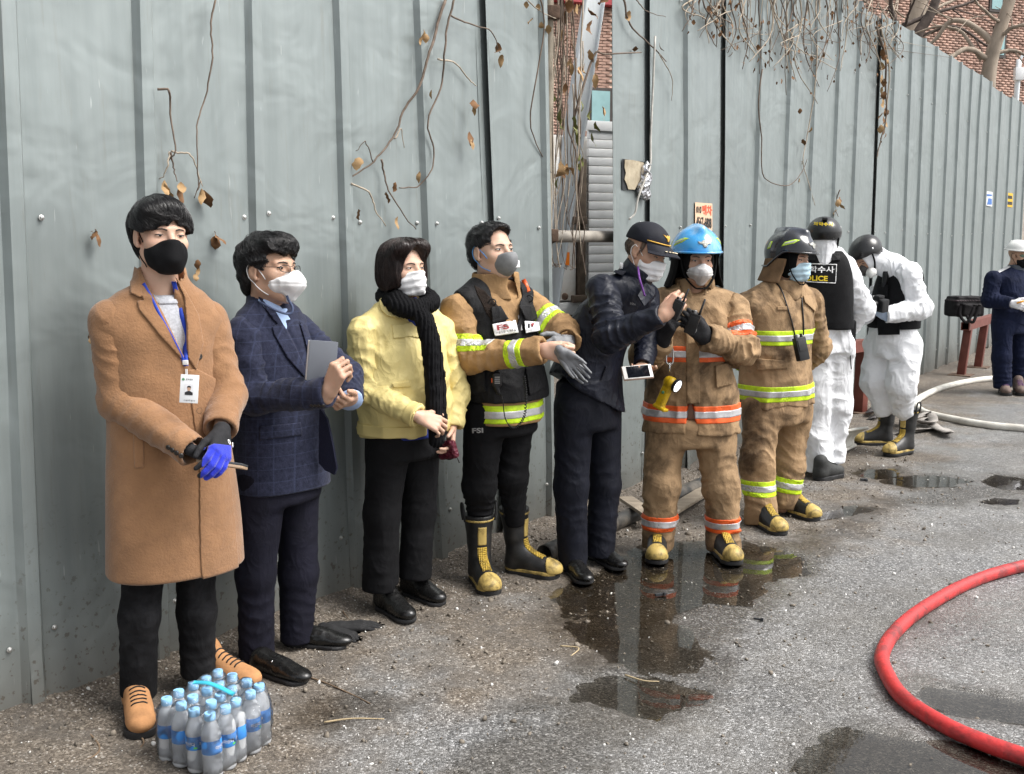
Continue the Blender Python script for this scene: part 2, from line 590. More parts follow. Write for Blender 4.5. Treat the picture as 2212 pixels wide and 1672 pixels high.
def surface(d, lo, h):
    """surface nets"""
    S = d < 0
    nx, ny, nz = d.shape
    A = S[:-1, :-1, :-1]
    cnt = np.zeros(A.shape, np.int8)
    for a in (0, 1):
        for b in (0, 1):
            for c in (0, 1):
                cnt += S[a:nx - 1 + a, b:ny - 1 + b, c:nz - 1 + c]
    I = np.nonzero((cnt > 0) & (cnt < 8))
    if len(I[0]) == 0: return np.zeros((0, 3)), np.zeros((0, 4), np.int32)
    idx = np.full(A.shape, -1, np.int32); idx[I] = np.arange(len(I[0]))
    x, y, z = I
    cv = {(a, b, c): d[x + a, y + b, z + c] for a in (0, 1) for b in (0, 1) for c in (0, 1)}
    acc = np.zeros((len(x), 3)); num = np.zeros(len(x))
    for k0 in cv:
        for ax in range(3):
            if k0[ax] == 1: continue
            k1 = list(k0); k1[ax] = 1; v0, v1 = cv[k0], cv[tuple(k1)]
            m = (v0 < 0) != (v1 < 0)
            t = np.where(m, v0 / np.where(m, v0 - v1, 1), 0)
            p = np.tile(np.array(k0, float), (len(x), 1)); p[:, ax] += t
            acc += p * m[:, None]; num += m
    V = lo + h * (np.stack(I, 1) + acc / num[:, None])
    Q = []
    for ax in range(3):
        o = [0, 0, 0]; o[ax] = 1
        s0 = S[:nx - o[0], :ny - o[1], :nz - o[2]]; s1 = S[o[0]:, o[1]:, o[2]:]
        b, c = [(1, 2), (2, 0), (0, 1)][ax]
        for flip, m in ((False, s0 & ~s1), (True, ~s0 & s1)):
            E = np.stack(np.nonzero(m), 1)
            E = E[(E[:, b] > 0) & (E[:, c] > 0) & (E[:, b] < d.shape[b] - 1) & (E[:, c] < d.shape[c] - 1)]
            if len(E) == 0: continue
            def g(db, dc):
                K = E.copy(); K[:, b] += db; K[:, c] += dc
                return idx[K[:, 0], K[:, 1], K[:, 2]]
            q = np.stack([g(-1, -1), g(0, -1), g(0, 0), g(-1, 0)], 1)
            Q.append(q[:, ::-1] if flip else q)
    F = np.vstack(Q)
    return V, F[(F >= 0).all(1)]

def poly_sdf(U, pts):
    """signed distance of 2-d points U to a polygon"""
    pts = np.asarray(pts, float); n = len(pts)
    d = np.full(len(U), 1e9); inside = np.zeros(len(U), bool)
    for i in range(n):
        a, b = pts[i], pts[(i + 1) % n]; e = b - a; w = U - a
        t = np.clip((w @ e) / (e @ e + 1e-12), 0, 1)
        d = np.minimum(d, ((w - t[:, None] * e) ** 2).sum(1))
        c = ((a[1] <= U[:, 1]) != (b[1] <= U[:, 1])) & (U[:, 0] < e[0] * (U[:, 1] - a[1]) / (e[1] if abs(e[1]) > 1e-9 else 1e-9) + a[0])
        inside ^= c
    return np.where(inside, -1, 1) * np.sqrt(d)

def outline(pts, D):
    """region whose outline, looked at from the street, is pts (traced); D = distance, for scale"""
    def r(P):
        u, v = proj(P); return poly_sdf(np.stack([u, v], 1), pts) * D / FPX
    return r

def outline_box(pts, D, near=.35, far=.05):
    u = [p[0] for p in pts]; v = [p[1] for p in pts]
    C = np.array([at(a, b, y) for a in (min(u), max(u)) for b in (min(v), max(v)) for y in (D - near, D + far)])
    return C.min(0), C.max(0)

def slab(c, n, hw):
    c = np.asarray(c, float); n = unit(n)
    return lambda P: np.abs((P - c) @ n) - hw

def grab(D):
    return lambda u, v, dy=0.0: at(u, v, D + dy)

def strands(sh, roots, flow, n=9, step=.012, off=.002, r=.0011, seed=0, jitter=.25):
    """hair strands that follow the surface of sh; flow(P) gives the direction to comb"""
    rr = np.random.default_rng(seed); P = np.array(roots); m = len(P); L = [P.copy()]
    offs = rr.uniform(0, 2 * off, m); st = step * rr.uniform(.6, 1.25, m)
    jt = rr.normal(0, jitter, (m, 3))
    for i in range(n - 1):
        g = sh.grad(P); f = flow(P) + jt; f = f - g * (f * g).sum(1)[:, None]; f /= np.linalg.norm(f, axis=1)[:, None] + 1e-9
        P = P + f * st[:, None]; g = sh.grad(P); dd = sh.sample(P)
        P = P - g * (np.minimum(dd, .03) - offs)[:, None] * .8
        L.append(P.copy())
    L = np.stack(L, 1)                                    # m, n, 3
    T = np.gradient(L, axis=1); T /= np.linalg.norm(T, axis=2)[..., None] + 1e-9
    a = np.cross(T, np.array([.3, .2, .93])); a /= np.linalg.norm(a, axis=2)[..., None] + 1e-9; b = np.cross(T, a)
    w = (r * np.concatenate([np.linspace(.8, 1, n // 2), np.linspace(1, .15, n - n // 2)]))[None, :, None]
    V = np.stack([L + w * (math.cos(t) * a + math.sin(t) * b) for t in (0, 2.09, 4.19)], 2).reshape(-1, 3)   # m,n,3(corner)
    base = np.arange(m)[:, None, None] * n * 3; i = np.arange(n - 1)[None, :, None] * 3; j = np.arange(3)[None, None, :]; j2 = (j + 1) % 3
    F = np.stack([base + i + j, base + i + j2, base + i + 3 + j2, base + i + 3 + j], -1).reshape(-1, 4)
    return V, F

def region_prim(region, lo, hi):
    """a region(P) limited to the box lo..hi, as a modelling primitive"""
    lo = np.asarray(lo, float); hi = np.asarray(hi, float)
    def fn(X, Y, Z):
        A = np.broadcast_arrays(X, Y, Z); P = np.stack([a.ravel() for a in A], 1).astype(np.float64)
        r = region(P)
        b = np.maximum(lo - P, P - hi).max(1)
        return np.maximum(r, b).reshape(A[0].shape)
    return fn, lo, hi
# ------------------------------------------------------------------ fence line (plan) and the ground
FPOLY = np.array([(-3.32, 1.33), (-1.76, 3.33), (0.23, 5.88), (1.41, 7.42), (4.99, 12.41), (12.4, 23.0)])
_sg = np.linalg.norm(np.diff(FPOLY, axis=0), axis=1); FS = np.concatenate([[0], np.cumsum(_sg)])
FTOP = 3.85

def fpt(s, z, off=0.0):
    """point on the fence: s metres along, z up, off out towards the street"""
    s = np.asarray(s, float)
    x = np.interp(s, FS, FPOLY[:, 0]); y = np.interp(s, FS, FPOLY[:, 1])
    dx = (np.interp(s + .15, FS, FPOLY[:, 0]) - np.interp(s - .15, FS, FPOLY[:, 0])); dy = (np.interp(s + .15, FS, FPOLY[:, 1]) - np.interp(s - .15, FS, FPOLY[:, 1]))
    L = np.hypot(dx, dy); nx, ny = dy / L, -dx / L
    off = np.asarray(off, float)
    return np.stack(np.broadcast_arrays(x + nx * off, y + ny * off, np.asarray(z, float)), -1)

def fray(u, v):
    """fence coordinates (s, z) seen at u, v"""
    r = ray(u, v)
    for i in range(len(_sg)):
        a = FPOLY[i]; d = FPOLY[i + 1] - a
        k, t = np.linalg.solve(np.array([[r[0], -d[0]], [r[1], -d[1]]]), a)
        if (t >= 0 or i == 0) and (t <= 1 or i == len(_sg) - 1) and k > 0:
            return S0(i, t), EYE + r[2] * k
    return 0, 0
def S0(i, t): return FS[i] + t * _sg[i]

def fence_dist(P):
    """distance of plan points in front of the fence"""
    best = np.full(len(P), 1e9); sgn = np.ones(len(P))
    for i in range(len(_sg)):
        a = FPOLY[i]; e = FPOLY[i + 1] - a; w = P - a
        t = np.clip((w @ e) / (e @ e), 0, 1); q = w - t[:, None] * e; dd = np.hypot(q[:, 0], q[:, 1])
        m = dd < best; best[m] = dd[m]; sgn[m] = np.sign(q[m, 0] * e[1] - q[m, 1] * e[0])
    return best * sgn

# puddles traced on the ground
PUD = [
    [(1192, 1292), (1240, 1258), (1300, 1226), (1345, 1205), (1390, 1180), (1450, 1168), (1530, 1172), (1600, 1172), (1660, 1188), (1721, 1206), (1742, 1240), (1661, 1262), (1640, 1290), (1616, 1310), (1527, 1302), (1458, 1326), (1452, 1342), (1491, 1350), (1511, 1390), (1545, 1406), (1519, 1435), (1455, 1463), (1330, 1428), (1250, 1390), (1203, 1350)],
    [(1770, 1583), (1850, 1568), (1960, 1586), (2060, 1600), (2230, 1650), (2230, 1690), (1700, 1690), (1745, 1625)],
    [(2000, 1482), (2100, 1498), (2230, 1518), (2230, 1566), (2060, 1545), (1985, 1512)],
    [(2122, 1040), (2150, 1026), (2196, 1032), (2240, 1040), (2240, 1056), (2180, 1058), (2138, 1052)],
    [(2112, 1084), (2150, 1076), (2200, 1080), (2196, 1092), (2140, 1092)],
    [(1895, 1040), (1960, 1026), (2040, 1028), (2100, 1040), (2060, 1052), (1960, 1052)],
    [(1838, 1022), (1880, 1010), (1940, 1014), (1950, 1030), (1890, 1036)],
    [(1735, 1110), (1790, 1098), (1850, 1092), (1900, 1098), (1840, 1114), (1770, 1124)],
    [(1225, 1478), (1320, 1462), (1455, 1468), (1560, 1512), (1480, 1530), (1420, 1560), (1330, 1540), (1240, 1515)],
]
PUDW = [np.array([gnd(u, v)[:2] for u, v in p]) for p in PUD]
WETP = [  # damp, darker ground (no standing water)
    [(1130, 1545), (1215, 1480), (1200, 1340), (1170, 1310), (1330, 1200), (1700, 1170), (1900, 1080), (2240, 1020), (2240, 1075), (1900, 1110), (1750, 1250), (1560, 1420), (1600, 1520), (1450, 1600), (1250, 1690), (1000, 1690), (1090, 1600)],
    [(690, 1530), (770, 1500), (850, 1520), (860, 1560), (760, 1580), (640, 1600), (560, 1590)],
    [(1700, 1690), (1740, 1600), (1800, 1560), (1990, 1560), (2230, 1600), (2230, 1700)],
    [(1960, 1500), (2010, 1465), (2110, 1480), (2240, 1500), (2240, 1590), (2050, 1560)],
]
WETW = [np.array([gnd(u, v)[:2] for u, v in p]) for p in WETP]

def n2(P, sc, seed):
    return vnoise(np.column_stack([P * sc, np.full(len(P), 3.7 + seed)]), seed)

def gridline(segs):
    out = []
    for a, b, st in segs: out.append(np.arange(a, b, st))
    return np.unique(np.concatenate(out))
gx = gridline([(-80, -8, 6), (-8, -2.6, .3), (-2.6, 2.6, .016), (2.6, 6, .03), (6, 11, .1), (11, 110, 6)])
gy = gridline([(-60, 0, 6), (0, 2.75, .2), (2.75, 6.6, .016), (6.6, 11, .035), (11, 24, .15), (24, 160, 8)])
GX, GY = np.meshgrid(gx, gy, indexing='ij')
GP = np.stack([GX.ravel(), GY.ravel()], 1)
fd = fence_dist(GP)
nz = .5 * n2(GP, 2.2, 1) + .3 * n2(GP, 5.5, 2) + .2 * n2(GP, 14, 3)
dirt = np.clip((1.55 + 1.1 * nz - fd) / .7, 0, 1)
wet = np.zeros(len(GP)); pud = np.full(len(GP), 9.0)
wn2 = .05 * n2(GP, 6, 5) + .03 * n2(GP, 17, 6) + .015 * n2(GP, 40, 8)
for w in WETW: wet = np.maximum(wet, np.clip(.5 - (poly_sdf(GP, w) + 2.2 * wn2) / .16, 0, 1) * .75)
for w in PUDW: pud = np.minimum(pud, poly_sdf(GP, w))
edge = pud + wn2
wet = np.maximum(wet, np.clip(.70 - edge / .20, 0, 1))
wet = np.maximum(wet, np.clip(.55 * (n2(GP, 1.6, 11) + .5 * n2(GP, 4.5, 12)) - .02, 0, .6) * np.clip(fd * 1.2 - .4, 0, 1))
fine = .0022 * n2(GP, 55, 21) + .0018 * n2(GP, 28, 22) + .0035 * n2(GP, 9, 23)
near = np.clip((16 - GP[:, 1]) / 6, 0, 1)
gz = .006 + near * (fine * (1 + .9 * dirt) + .010 * dirt * n2(GP, 3.2, 25)) - np.clip(.5 - edge / .09, 0, 1) * .014
gz += np.clip(.16 - fd, 0, .16) * .28 * (fd > -.3) * near                                # earth banked against the sheets
nxg, nyg = len(gx), len(gy)
ii = (np.arange(nxg - 1)[:, None] * nyg + np.arange(nyg - 1)[None, :]).ravel()
GF = np.stack([ii, ii + nyg, ii + nyg + 1, ii + 1], 1)

t = NT("asphalt_and_earth")
wetA, dirtA = t.attr("wet"), t.attr("dirt")
grain = t.voro(150, 'F1', out="Color"); grainv = t.math('MULTIPLY', t.n.new("ShaderNodeSeparateColor").outputs[0], 1.0)
sep = t.n.new("ShaderNodeSeparateColor"); t.l.new(grain, sep.inputs[0])
g1 = sep.outputs[0]
mott = t.noise(1.7, 6, .6)
asp = t.ramp(g1, [(0, (.055, .055, .055)), (.5, (.150, .150, .150)), (.86, (.265, .265, .265)), (1, (.52, .52, .52))])
asp = t.mix(t.ramp(mott, [(.35, 0.0), (.7, .45)]), asp, (.20, .185, .16))
soil = t.ramp(g1, [(0, (.055, .042, .030)), (.55, (.130, .108, .085)), (.92, (.23, .195, .155)), (1, (.42, .39, .35))])
soil = t.mix(t.ramp(t.noise(5, 6, .65), [(.42, 0.0), (.68, .8)]), soil, (.085, .075, .065))
base = t.mix(dirtA, asp, soil)
damp = t.mix(1.0, base, (.43, .40, .36), 'MULTIPLY')
base = t.mix(wetA, base, damp)
t.set("Base Color", base)
rgh = t.mix(wetA, t.mix(dirtA, .42, .9), .17)
t.set("Roughness", rgh); t.set("Specular IOR Level", .5)
h1 = t.voro(150, 'F1'); h2 = t.noise(60, 5, .65)
hh = t.math('SUBTRACT', t.math('MULTIPLY', h2, .8), h1)
bmp = t.bump(hh, .55, .006)
t.set("Normal", bmp)
GROUND_MAT = t.m
ground = obj("ground", np.column_stack([GP, gz]), GF, GROUND_MAT)
tag(ground, "wet asphalt lane with brown grit along the fence", kind="structure")
for nm, arr in (("wet", wet), ("dirt", dirt)):
    a = ground.data.attributes.new(nm, 'FLOAT', 'POINT'); a.data.foreach_set("value", arr.astype(np.float32))

t = NT("standing_water")
t.n.remove(t.b)
gl = t.n.new("ShaderNodeBsdfGlossy"); gl.inputs["Roughness"].default_value = .02
tr = t.n.new("ShaderNodeBsdfTransparent"); tr.inputs[0].default_value = (.86, .84, .80, 1)
fr = t.n.new("ShaderNodeFresnel"); fr.inputs[0].default_value = 1.5
mx = t.n.new("ShaderNodeMixShader")
nb = t.bump(t.noise(7, 3, .5), .04, .01)
t.l.new(nb, gl.inputs["Normal"]); t.l.new(nb, fr.inputs["Normal"])
t.l.new(fr.outputs[0], mx.inputs[0]); t.l.new(tr.outputs[0], mx.inputs[1]); t.l.new(gl.outputs[0], mx.inputs[2])
t.l.new(mx.outputs[0], t.out.inputs[0])
WATER = t.m
for p in PUDW:
    c = p.mean(0); q = c + (p - c) * 1.06
    o = obj("puddle", np.column_stack([q, np.full(len(q), .0005)]), [tuple(range(len(q)))[::-1]], WATER, smooth=False, origin=(*c, .0005))
    if o.data.polygons[0].normal.z < 0: o.data.flip_normals()
    tag(o, kind="structure")

# loose chips of stone and plaster
def stone_mesh(rr):
    bm = bmesh.new(); bmesh.ops.create_icosphere(bm, subdivisions=1, radius=1)
    v = np.array([q.co[:] for q in bm.verts]); f = np.array([[q.index for q in p.verts] for p in bm.faces]); bm.free()
    return v * (1 + .35 * rr.uniform(-1, 1, (len(v), 1))), f
rr = np.random.default_rng(3)
protos = [stone_mesh(rr) for _ in range(6)]
def scatter(name, n, size, mt, test, label, cat, lo=(-2.6, 2.8), hi=(3.2, 8.5)):
    V, F, k = [], [], 0
    P = rr.uniform(lo, hi, (n * 6, 2)); P = P[test(P)][:n]
    zi = np.array([np.searchsorted(gx, P[:, 0]), np.searchsorted(gy, P[:, 1])])
    zz = gz.reshape(nxg, nyg)[zi[0], zi[1]]
    for p, z in zip(P, zz):
        v, f = protos[rr.integers(6)]
        sz = size * rr.lognormal(0, .45); A = rr.normal(size=(3, 3)); A = np.linalg.qr(A)[0]
        V.append((v * [1, .8, .55]) @ A * sz + [p[0], p[1], z + sz * .25]); F.append(f + k); k += len(v)
    o = obj(name, np.vstack(V), np.vstack(F), mt, smooth=False)
    tag(o, label, cat, kind="stuff")
M_CHIP = mat("pale_chips", (.62, .61, .58), .7, var=.3, vscale=30)
M_GRIT = mat("grey_grit", (.17, .145, .115), .75, var=.5, vscale=25)
scatter("gravel", 5200, .0046, M_GRIT, lambda P: (lambda d: (d > .02) & (rr.uniform(size=len(P)) < np.exp(-np.maximum(d - .2, 0) * 1.3)))(fence_dist(P)), "loose brown grit and small stones along the fence foot", "gravel")
scatter("stone_chips", 1100, .0034, M_CHIP, lambda P: (lambda d: (d > .02) & (rr.uniform(size=len(P)) < np.exp(-np.maximum(d - .6, 0) * .5)))(fence_dist(P)), "tiny white chips sprinkled over the wet ground", "chips")

# ------------------------------------------------------------------ sheet metal fence
t = NT("fence_paint")
st = t.noise(3.0, 5, .6, src=t.map((5, 5, .35)))
sp = t.noise(26, 4, .7)
sepz = t.n.new("ShaderNodeSeparateXYZ"); geo = t.n.new("ShaderNodeNewGeometry"); t.l.new(geo.outputs["Position"], sepz.inputs[0])
low = t.math('SUBTRACT', 1.0, t.math('DIVIDE', sepz.outputs[2], .8), clamp=True)
cl = t.ramp(st, [(.25, (.215, .247, .244)), (.55, (.262, .296, .292)), (.8, (.29, .325, .32))])
cl = t.mix(t.ramp(t.noise(1.1, 5, .6), [(.4, 0.0), (.75, .45)]), cl, (.20, .225, .225))
drip = t.math('MULTIPLY', t.ramp(t.noise(9, 2, .5, src=t.map((7, 7, .8))), [(.72, 0.0), (.76, 1.0)]), .28)
cl = t.mix(drip, cl, (.62, .65, .64))
dsp = t.math('MULTIPLY', t.ramp(t.noise(38, 3, .6), [(.60, 0.0), (.66, 1.0)]), t.math('MULTIPLY', low, 1.0))
cl = t.mix(dsp, cl, (.10, .085, .07))
rs_ = t.math('MULTIPLY', t.ramp(t.noise(5, 5, .7, src=t.map((6, 6, .5))), [(.58, 0.0), (.72, 1.0)]), .35)
cl = t.mix(rs_, cl, (.20, .20, .175))
cl = t.mix(t.math('MULTIPLY', t.math('POWER', low, 3.0), .7), cl, (.16, .14, .115))
t.set("Base Color", cl)
t.set("Metallic", .35)
t.set("Roughness", t.math('ADD', t.math('MULTIPLY', sp, .22), .30))
t.set("Normal", t.bump(t.noise(2.6, 3, .5, dist=.5), .55, .035, t.bump(t.noise(140, 3, .5), .03, .002)))
FENCE_MAT = t.m
M_SCREW = mat("zinc_screw", (.55, .55, .53), .35, .8, var=.3, vscale=60)
M_RUST = mat("rusty_steel", (.13, .085, .06), .8, .3, var=.5, vscale=22, bump=.3, bscale=60)
M_DARKFILL = mat("shade_fill_and_shard", (.03, .032, .035), .7, .2, var=.3)  # near-black: stands for shade in seams and hole, own colour of the shards

def lathe_data(prof, n, mt, name="screw"):
    v, f = lathe(prof, n); me = mesh_data(name, v, f, True, 40); me.materials.append(mt); return me
SCREW = lathe_data([(.0105, 0), (.0105, .002), (.0068, .003), (.0066, .0085), (.005, .0095)], 8, M_SCREW)

RIBS = [(2.20, .02, 0), (2.70, .026, 0), (3.20, .024, 0), (3.70, .02, 0), (4.19, -.01, 0), (4.73, -.04, 0), (5.22, -.06, 1), (5.73, -.04, 2),
        (6.37, -.035, 2), (6.83, -.037, 1), (7.36, -.045, 0), (7.92, -.05, 1), (8.54, -.01, 0), (9.15, 0, 0), (9.72, 0, 0), (10.35, -.02, 0), (10.91, -.02, 0), (11.59, -.035, 1),
        (12.13, -.05, 0), (12.76, -.055, 0), (13.29, -.055, 0), (13.83, -.055, 0), (14.52, -.06, 0), (15.11, -.06, 0), (15.75, -.06, 0), (16.34, -.06, 0), (17.03, -.06, 0), (17.83, -.06, 0), (18.7, -.06, 0), (19.52, -.06, 0), (20.2, -.06, 0)]
# (s at eye height, lean per metre, 0 lapped / 1 open seam / 2 free edge at the gap)

def fence_side(rng_i, root):
    for i in rng_i:
        (s0, l0, k0), (s1, l1, k1) = RIBS[i], RIBS[i + 1]
        w = s1 - s0; r2 = np.random.default_rng(100 + i)
        xs = []   # (fraction anchored: 0 left rib / 1 right rib, offset in m, depth out)
        if k0 == 0: xs += [(0, -.022, .020), (0, .021, .023), (0, .040, 0)]
        elif k0 == 1: xs += [(0, .0, .022), (0, .012, .021), (0, .024, .006), (0, .045, .002)]
        else: xs += [(0, 0, .030), (0, .012, .030), (0, .035, .028), (0, .055, 0)]
        for f in np.linspace(.09, .91, 12): xs.append((f, 0, None))
        if k1 == 0: xs += [(1, -.042, 0), (1, -.024, .026), (1, .023, .027), (1, .034, .012)]
        elif k1 == 1: xs += [(1, -.060, 0), (1, -.045, -.004), (1, -.012, -.008), (1, -.006, -.018), (1, .28, -.022)]
        else: xs += [(1, -.055, 0), (1, -.036, .025), (1, -.010, .026), (1, 0, .022), (1, 0, 0)]
        zs = np.concatenate([[0], np.linspace(.05, 1.2, 14), np.linspace(1.3, 3.8, 22), [FTOP]])
        zs = zs * 1.0
        zs[-1] += r2.uniform(-.03, .03); zb = r2.uniform(.0, .035)
        damp_ = r2.uniform(.6, 1.4)
        zz_ = np.maximum(zs, zb); sl = s0 + l0 * (zz_ - 1.7); sr = s1 + l1 * (zz_ - 1.7)
        fx = np.array([x[0] for x in xs])[:, None]; ox = np.array([x[1] for x in xs])[:, None]
        flat = np.array([x[2] is None for x in xs])[:, None]; dx = np.array([x[2] or 0 for x in xs])[:, None]
        ss = sl + (sr - sl) * fx + ox; zg = np.broadcast_to(zz_, ss.shape); sv, zv = ss.ravel(), zg.ravel(); k_ = np.full(len(sv), float(i))
        wv = (.010 * damp_ * vnoise(np.stack([sv * 1.4, zv * 1.3, k_ * .37], 1), 5) + .0035 * vnoise(np.stack([sv * 5, zv * 1.1, k_ * 0 + 7.7], 1), 6)).reshape(ss.shape)
        dd = np.where(flat, wv, wv * .35 + dx)
        dd = dd + np.clip(.35 - zg, 0, 1) * .10 * vnoise(np.stack([sv * 3, k_ * 0 + .5, k_], 1), 9).reshape(ss.shape)
        V = fpt(ss, zg, dd).reshape(-1, 3)
        nz_, nx_ = len(zs), len(xs)
        F = [(a * nz_ + b, (a + 1) * nz_ + b, (a + 1) * nz_ + b + 1, a * nz_ + b + 1) for a in range(nx_ - 1) for b in range(nz_ - 1)]
        p = obj("panel", V, F, FENCE_MAT, root, True, 28)
        for z in (1.74, .27, 3.2):
            for ds in (.075, -.085):
                if r2.uniform() < .12: continue
                base = s0 + l0 * (z - 1.7) + ds if ds > 0 else s1 + l1 * (z - 1.7) + ds
                zz_ = z + r2.uniform(-.03, .03)
                a = fpt(base + .02 * r2.uniform(-1, 1), zz_, .004); n = fpt(base, zz_, 1.0) - fpt(base, zz_, 0)
                x, y, zd = frame(n)
                M = Matrix(((x[0], y[0], n[0], 0), (x[1], y[1], n[1], 0), (x[2], y[2], n[2], 0), (0, 0, 0, 1)))
                M.translation = Vector([float(q) for q in a]) - root.location
                sc = inst("screw", SCREW, p); sc.matrix_local = M
        if k0 == 1:
            a, b = fpt(s0 - .045, 0, -.06), fpt(s0 - .045, 0, -.10)
            q = fpt(s0, 0, -.075); lx, ly, _ = frame(fpt(s0 + .1, 0) - fpt(s0 - .1, 0))
            tt = unit(fpt(s0 + .1, 0) - fpt(s0 - .1, 0)); nn = unit(fpt(s0, 0, 1) - fpt(s0, 0))
            top = fpt(s0 + l0 * (FTOP - 1.7), FTOP - .1, -.075); bot = fpt(s0 - l0 * 1.7, 0, -.075)
            axis = unit(top - bot)
            obj("post", *box((top + bot) / 2, (.05, .02, np.linalg.norm(top - bot) / 2), [tt, nn, axis]), M_DARKFILL, root, False)  # dark backing added behind the open seam so it reads as shade

r0 = fpt(4.0, 0)
fence_l = thing("sheet_metal_fence", r0, "grey corrugated steel sheet fence behind the tan coat and yellow jacket, left of the gap", "fence")
fence_side(range(0, 7), fence_l)
fence_r = thing("sheet_metal_fence", fpt(10, 0), "long grey corrugated steel fence running away from the gap past the white coveralls", "fence")
fence_side(range(8, len(RIBS) - 1), fence_r)
# ------------------------------------------------------------------ what shows through the gap and over the fence
M_TRUCKW = mat("truck_white_paint", (.80, .79, .76), .4, var=.06, vscale=3, stain=(.40, .30, .18), stain_amt=.35, stain_scale=3, stretch=(1, 1, .4))
M_ALU = mat("ribbed_aluminium", (.80, .81, .81), .4, .15, var=.06, vscale=8)
M_BROWNST = mat("brown_steel", (.10, .075, .055), .7, .3, var=.4, vscale=12, bump=.2, bscale=50)
M_REFLO = mat("orange_reflector", (.85, .22, .02), .3, var=.1)
M_REFLY = mat("yellow_reflector", (.80, .42, .03), .3, var=.1)
M_GALV = mat("galvanised_sheet", (.80, .84, .86), .45, .0, var=.12, vscale=5, stretch=(3, 3, .3))
M_BRICK = mat("pink_brown_brick", (.40, .255, .20), .85, var=.35, vscale=3.3, bump=.3, bscale=30)
M_MORT = mat("pale_mortar", (.46, .41, .35), .95, var=.2, vscale=8)
M_TEAL = mat("teal_window_glass", (.28, .46, .47), .15, var=.15, vscale=2)
M_FRAME = mat("dark_window_frame", (.06, .05, .045), .5, var=.2)
M_REDTRIM = mat("red_eaves", (.42, .06, .07), .6, var=.2)

# brick house behind
B0 = np.array([0.0, 23.4, 0]); BD = unit([.93, .36, 0]); BN = np.array([BD[1], -BD[0], 0])
bp = lambda s, z, o=0.0: B0 + BD * s + BN * o + np.array([0, 0, z])
def bray(u, v):
    r = ray(u, v); o = np.array([0, 0, EYE]); k = (B0 - o).dot(BN) / r.dot(BN); P = o + r * k; return (P - B0).dot(BD), P[2]
house = thing("brick_building", bp(6, 0), "pinkish brown brick building standing behind the steel fence", "building")
obj("wall", *box(bp(9, 5.5, -2.0), (14, 2.0, 5.5), [BD, BN, (0, 0, 1)]), M_MORT, house, False)
wins = [(1276, 1314, 196, 276), (2142, 2160, -40, 22), (2150, 2164, 60, 120)]
WR = []
for u0, u1, v0, v1 in wins:
    s0, zt = bray(u0, v0); s1, zb = bray(u1, v1); WR.append((s0 - .08, s1 + .08, zb - .08, zt + .08))
    w = obj("window", *box(bp((s0 + s1) / 2, (zt + zb) / 2, .01), ((s1 - s0) / 2 + .07, .05, (zt - zb) / 2 + .07), [BD, BN, (0, 0, 1)]), M_FRAME, house, False)
    obj("pane", *box(bp((s0 + s1) / 2, (zt + zb) / 2, .05), ((s1 - s0) / 2, .02, (zt - zb) / 2), [BD, BN, (0, 0, 1)]), M_TEAL, w, False)
bv, bf = box((0, 0, 0), (.098, .03, .0255))
bme = mesh_data("brick", bv @ np.stack([BD, BN, (0, 0, 1)]), bf, False); bme.materials.append(M_BRICK)
cells = []
for s_lo, s_hi, z_lo, z_hi in ((*sorted((bray(1180, 200)[0], bray(1320, 200)[0])), 3.3, 8.2), (bray(1790, 100)[0], bray(2240, 100)[0] + .3, 5.3, 9.6)):
    r0 = int(z_lo / .0665)
    for r_ in range(r0, int(z_hi / .0665)):
        s = s_lo + (.105 if r_ % 2 else 0)
        while s < s_hi:
            z = r_ * .0665
            if not any(a < s < b and c < z < d for a, b, c, d in WR): cells.append((s, z))
            s += .21
def _vis(c):
    u, v = proj(bp(c[0], c[1])); return (0 < v < 260 and 1900 < u < 2212) or (0 < v < 330 and 1200 < u < 1316)
vis = [c for c in cells if _vis(c)]; rr = np.random.default_rng(4); rr.shuffle(vis)
near_b = sorted(vis, key=lambda c: np.hypot(*(bp(*c)[:2])))[:300]; ns = set(map(tuple, near_b))
for s, z in near_b:
    inst("brick", bme, house, loc=Vector(bp(s, z, rr.uniform(-.008, .014)).tolist()) - house.location)
rest = [c for c in cells if tuple(c) not in ns]
V = np.concatenate([bv @ np.stack([BD, BN, (0, 0, 1)]) + bp(s, z, rr.uniform(-.008, .014)) for s, z in rest]); nb = len(rest)
Fb = np.concatenate([np.array(bf) + 8 * i for i in range(nb)])
o = obj("brickwork", V, Fb, M_BRICK, house, False); o["kind"] = "stuff"
obj("eaves", *box(bp(bray(1222, 4)[0], bray(1222, 2)[1] + .10, .12), (1.2, .15, .16), [BD, BN, (0, 0, 1)]), M_REDTRIM, house, False)

# truck parked behind the gap
TY = 8.7
TR = np.array([(.887, .461, 0), (.461, -.887, 0), (0, 0, 1)])
def tq(u0, u1, v0, v1, th, name, m, par, dy=0.0, bev=.004):
    um, vm = (u0 + u1) / 2, (v0 + v1) / 2; Yc = TY + dy + (um - 1250) / FPX * TY * .52; c = at(um, vm, Yc); a, b = at(u0, v1, Yc), at(u1, v0, Yc)
    return obj(name, *box(c - TR[1] * th / 2, (abs(b[0] - a[0]) / 2 / .92, th / 2, abs(b[2] - a[2]) / 2), TR, bev), m, par, sharp=30)
truck = thing("truck", at(1250, 520, TY) * [1, 1, 0], "white box truck parked behind the gap in the steel fence", "truck")
a, b = at(1110, 700, TY), at(1420, 290, TY)
obj("cargo_box", *box(np.array([(a[0] + b[0]) / 2, TY + .05, (b[2] + .62) / 2]) - TR[1] * 1.6, ((b[0] - a[0]) / 2, 1.5, (b[2] - .62) / 2), TR, .02), M_TRUCKW, truck, sharp=30)
tq(1120, 1250, 340, 652, .06, "door_panel", M_TRUCKW, truck, .02)
tq(1250, 1268, 345, 655, .10, "corner_post", M_BROWNST, truck, -.02)
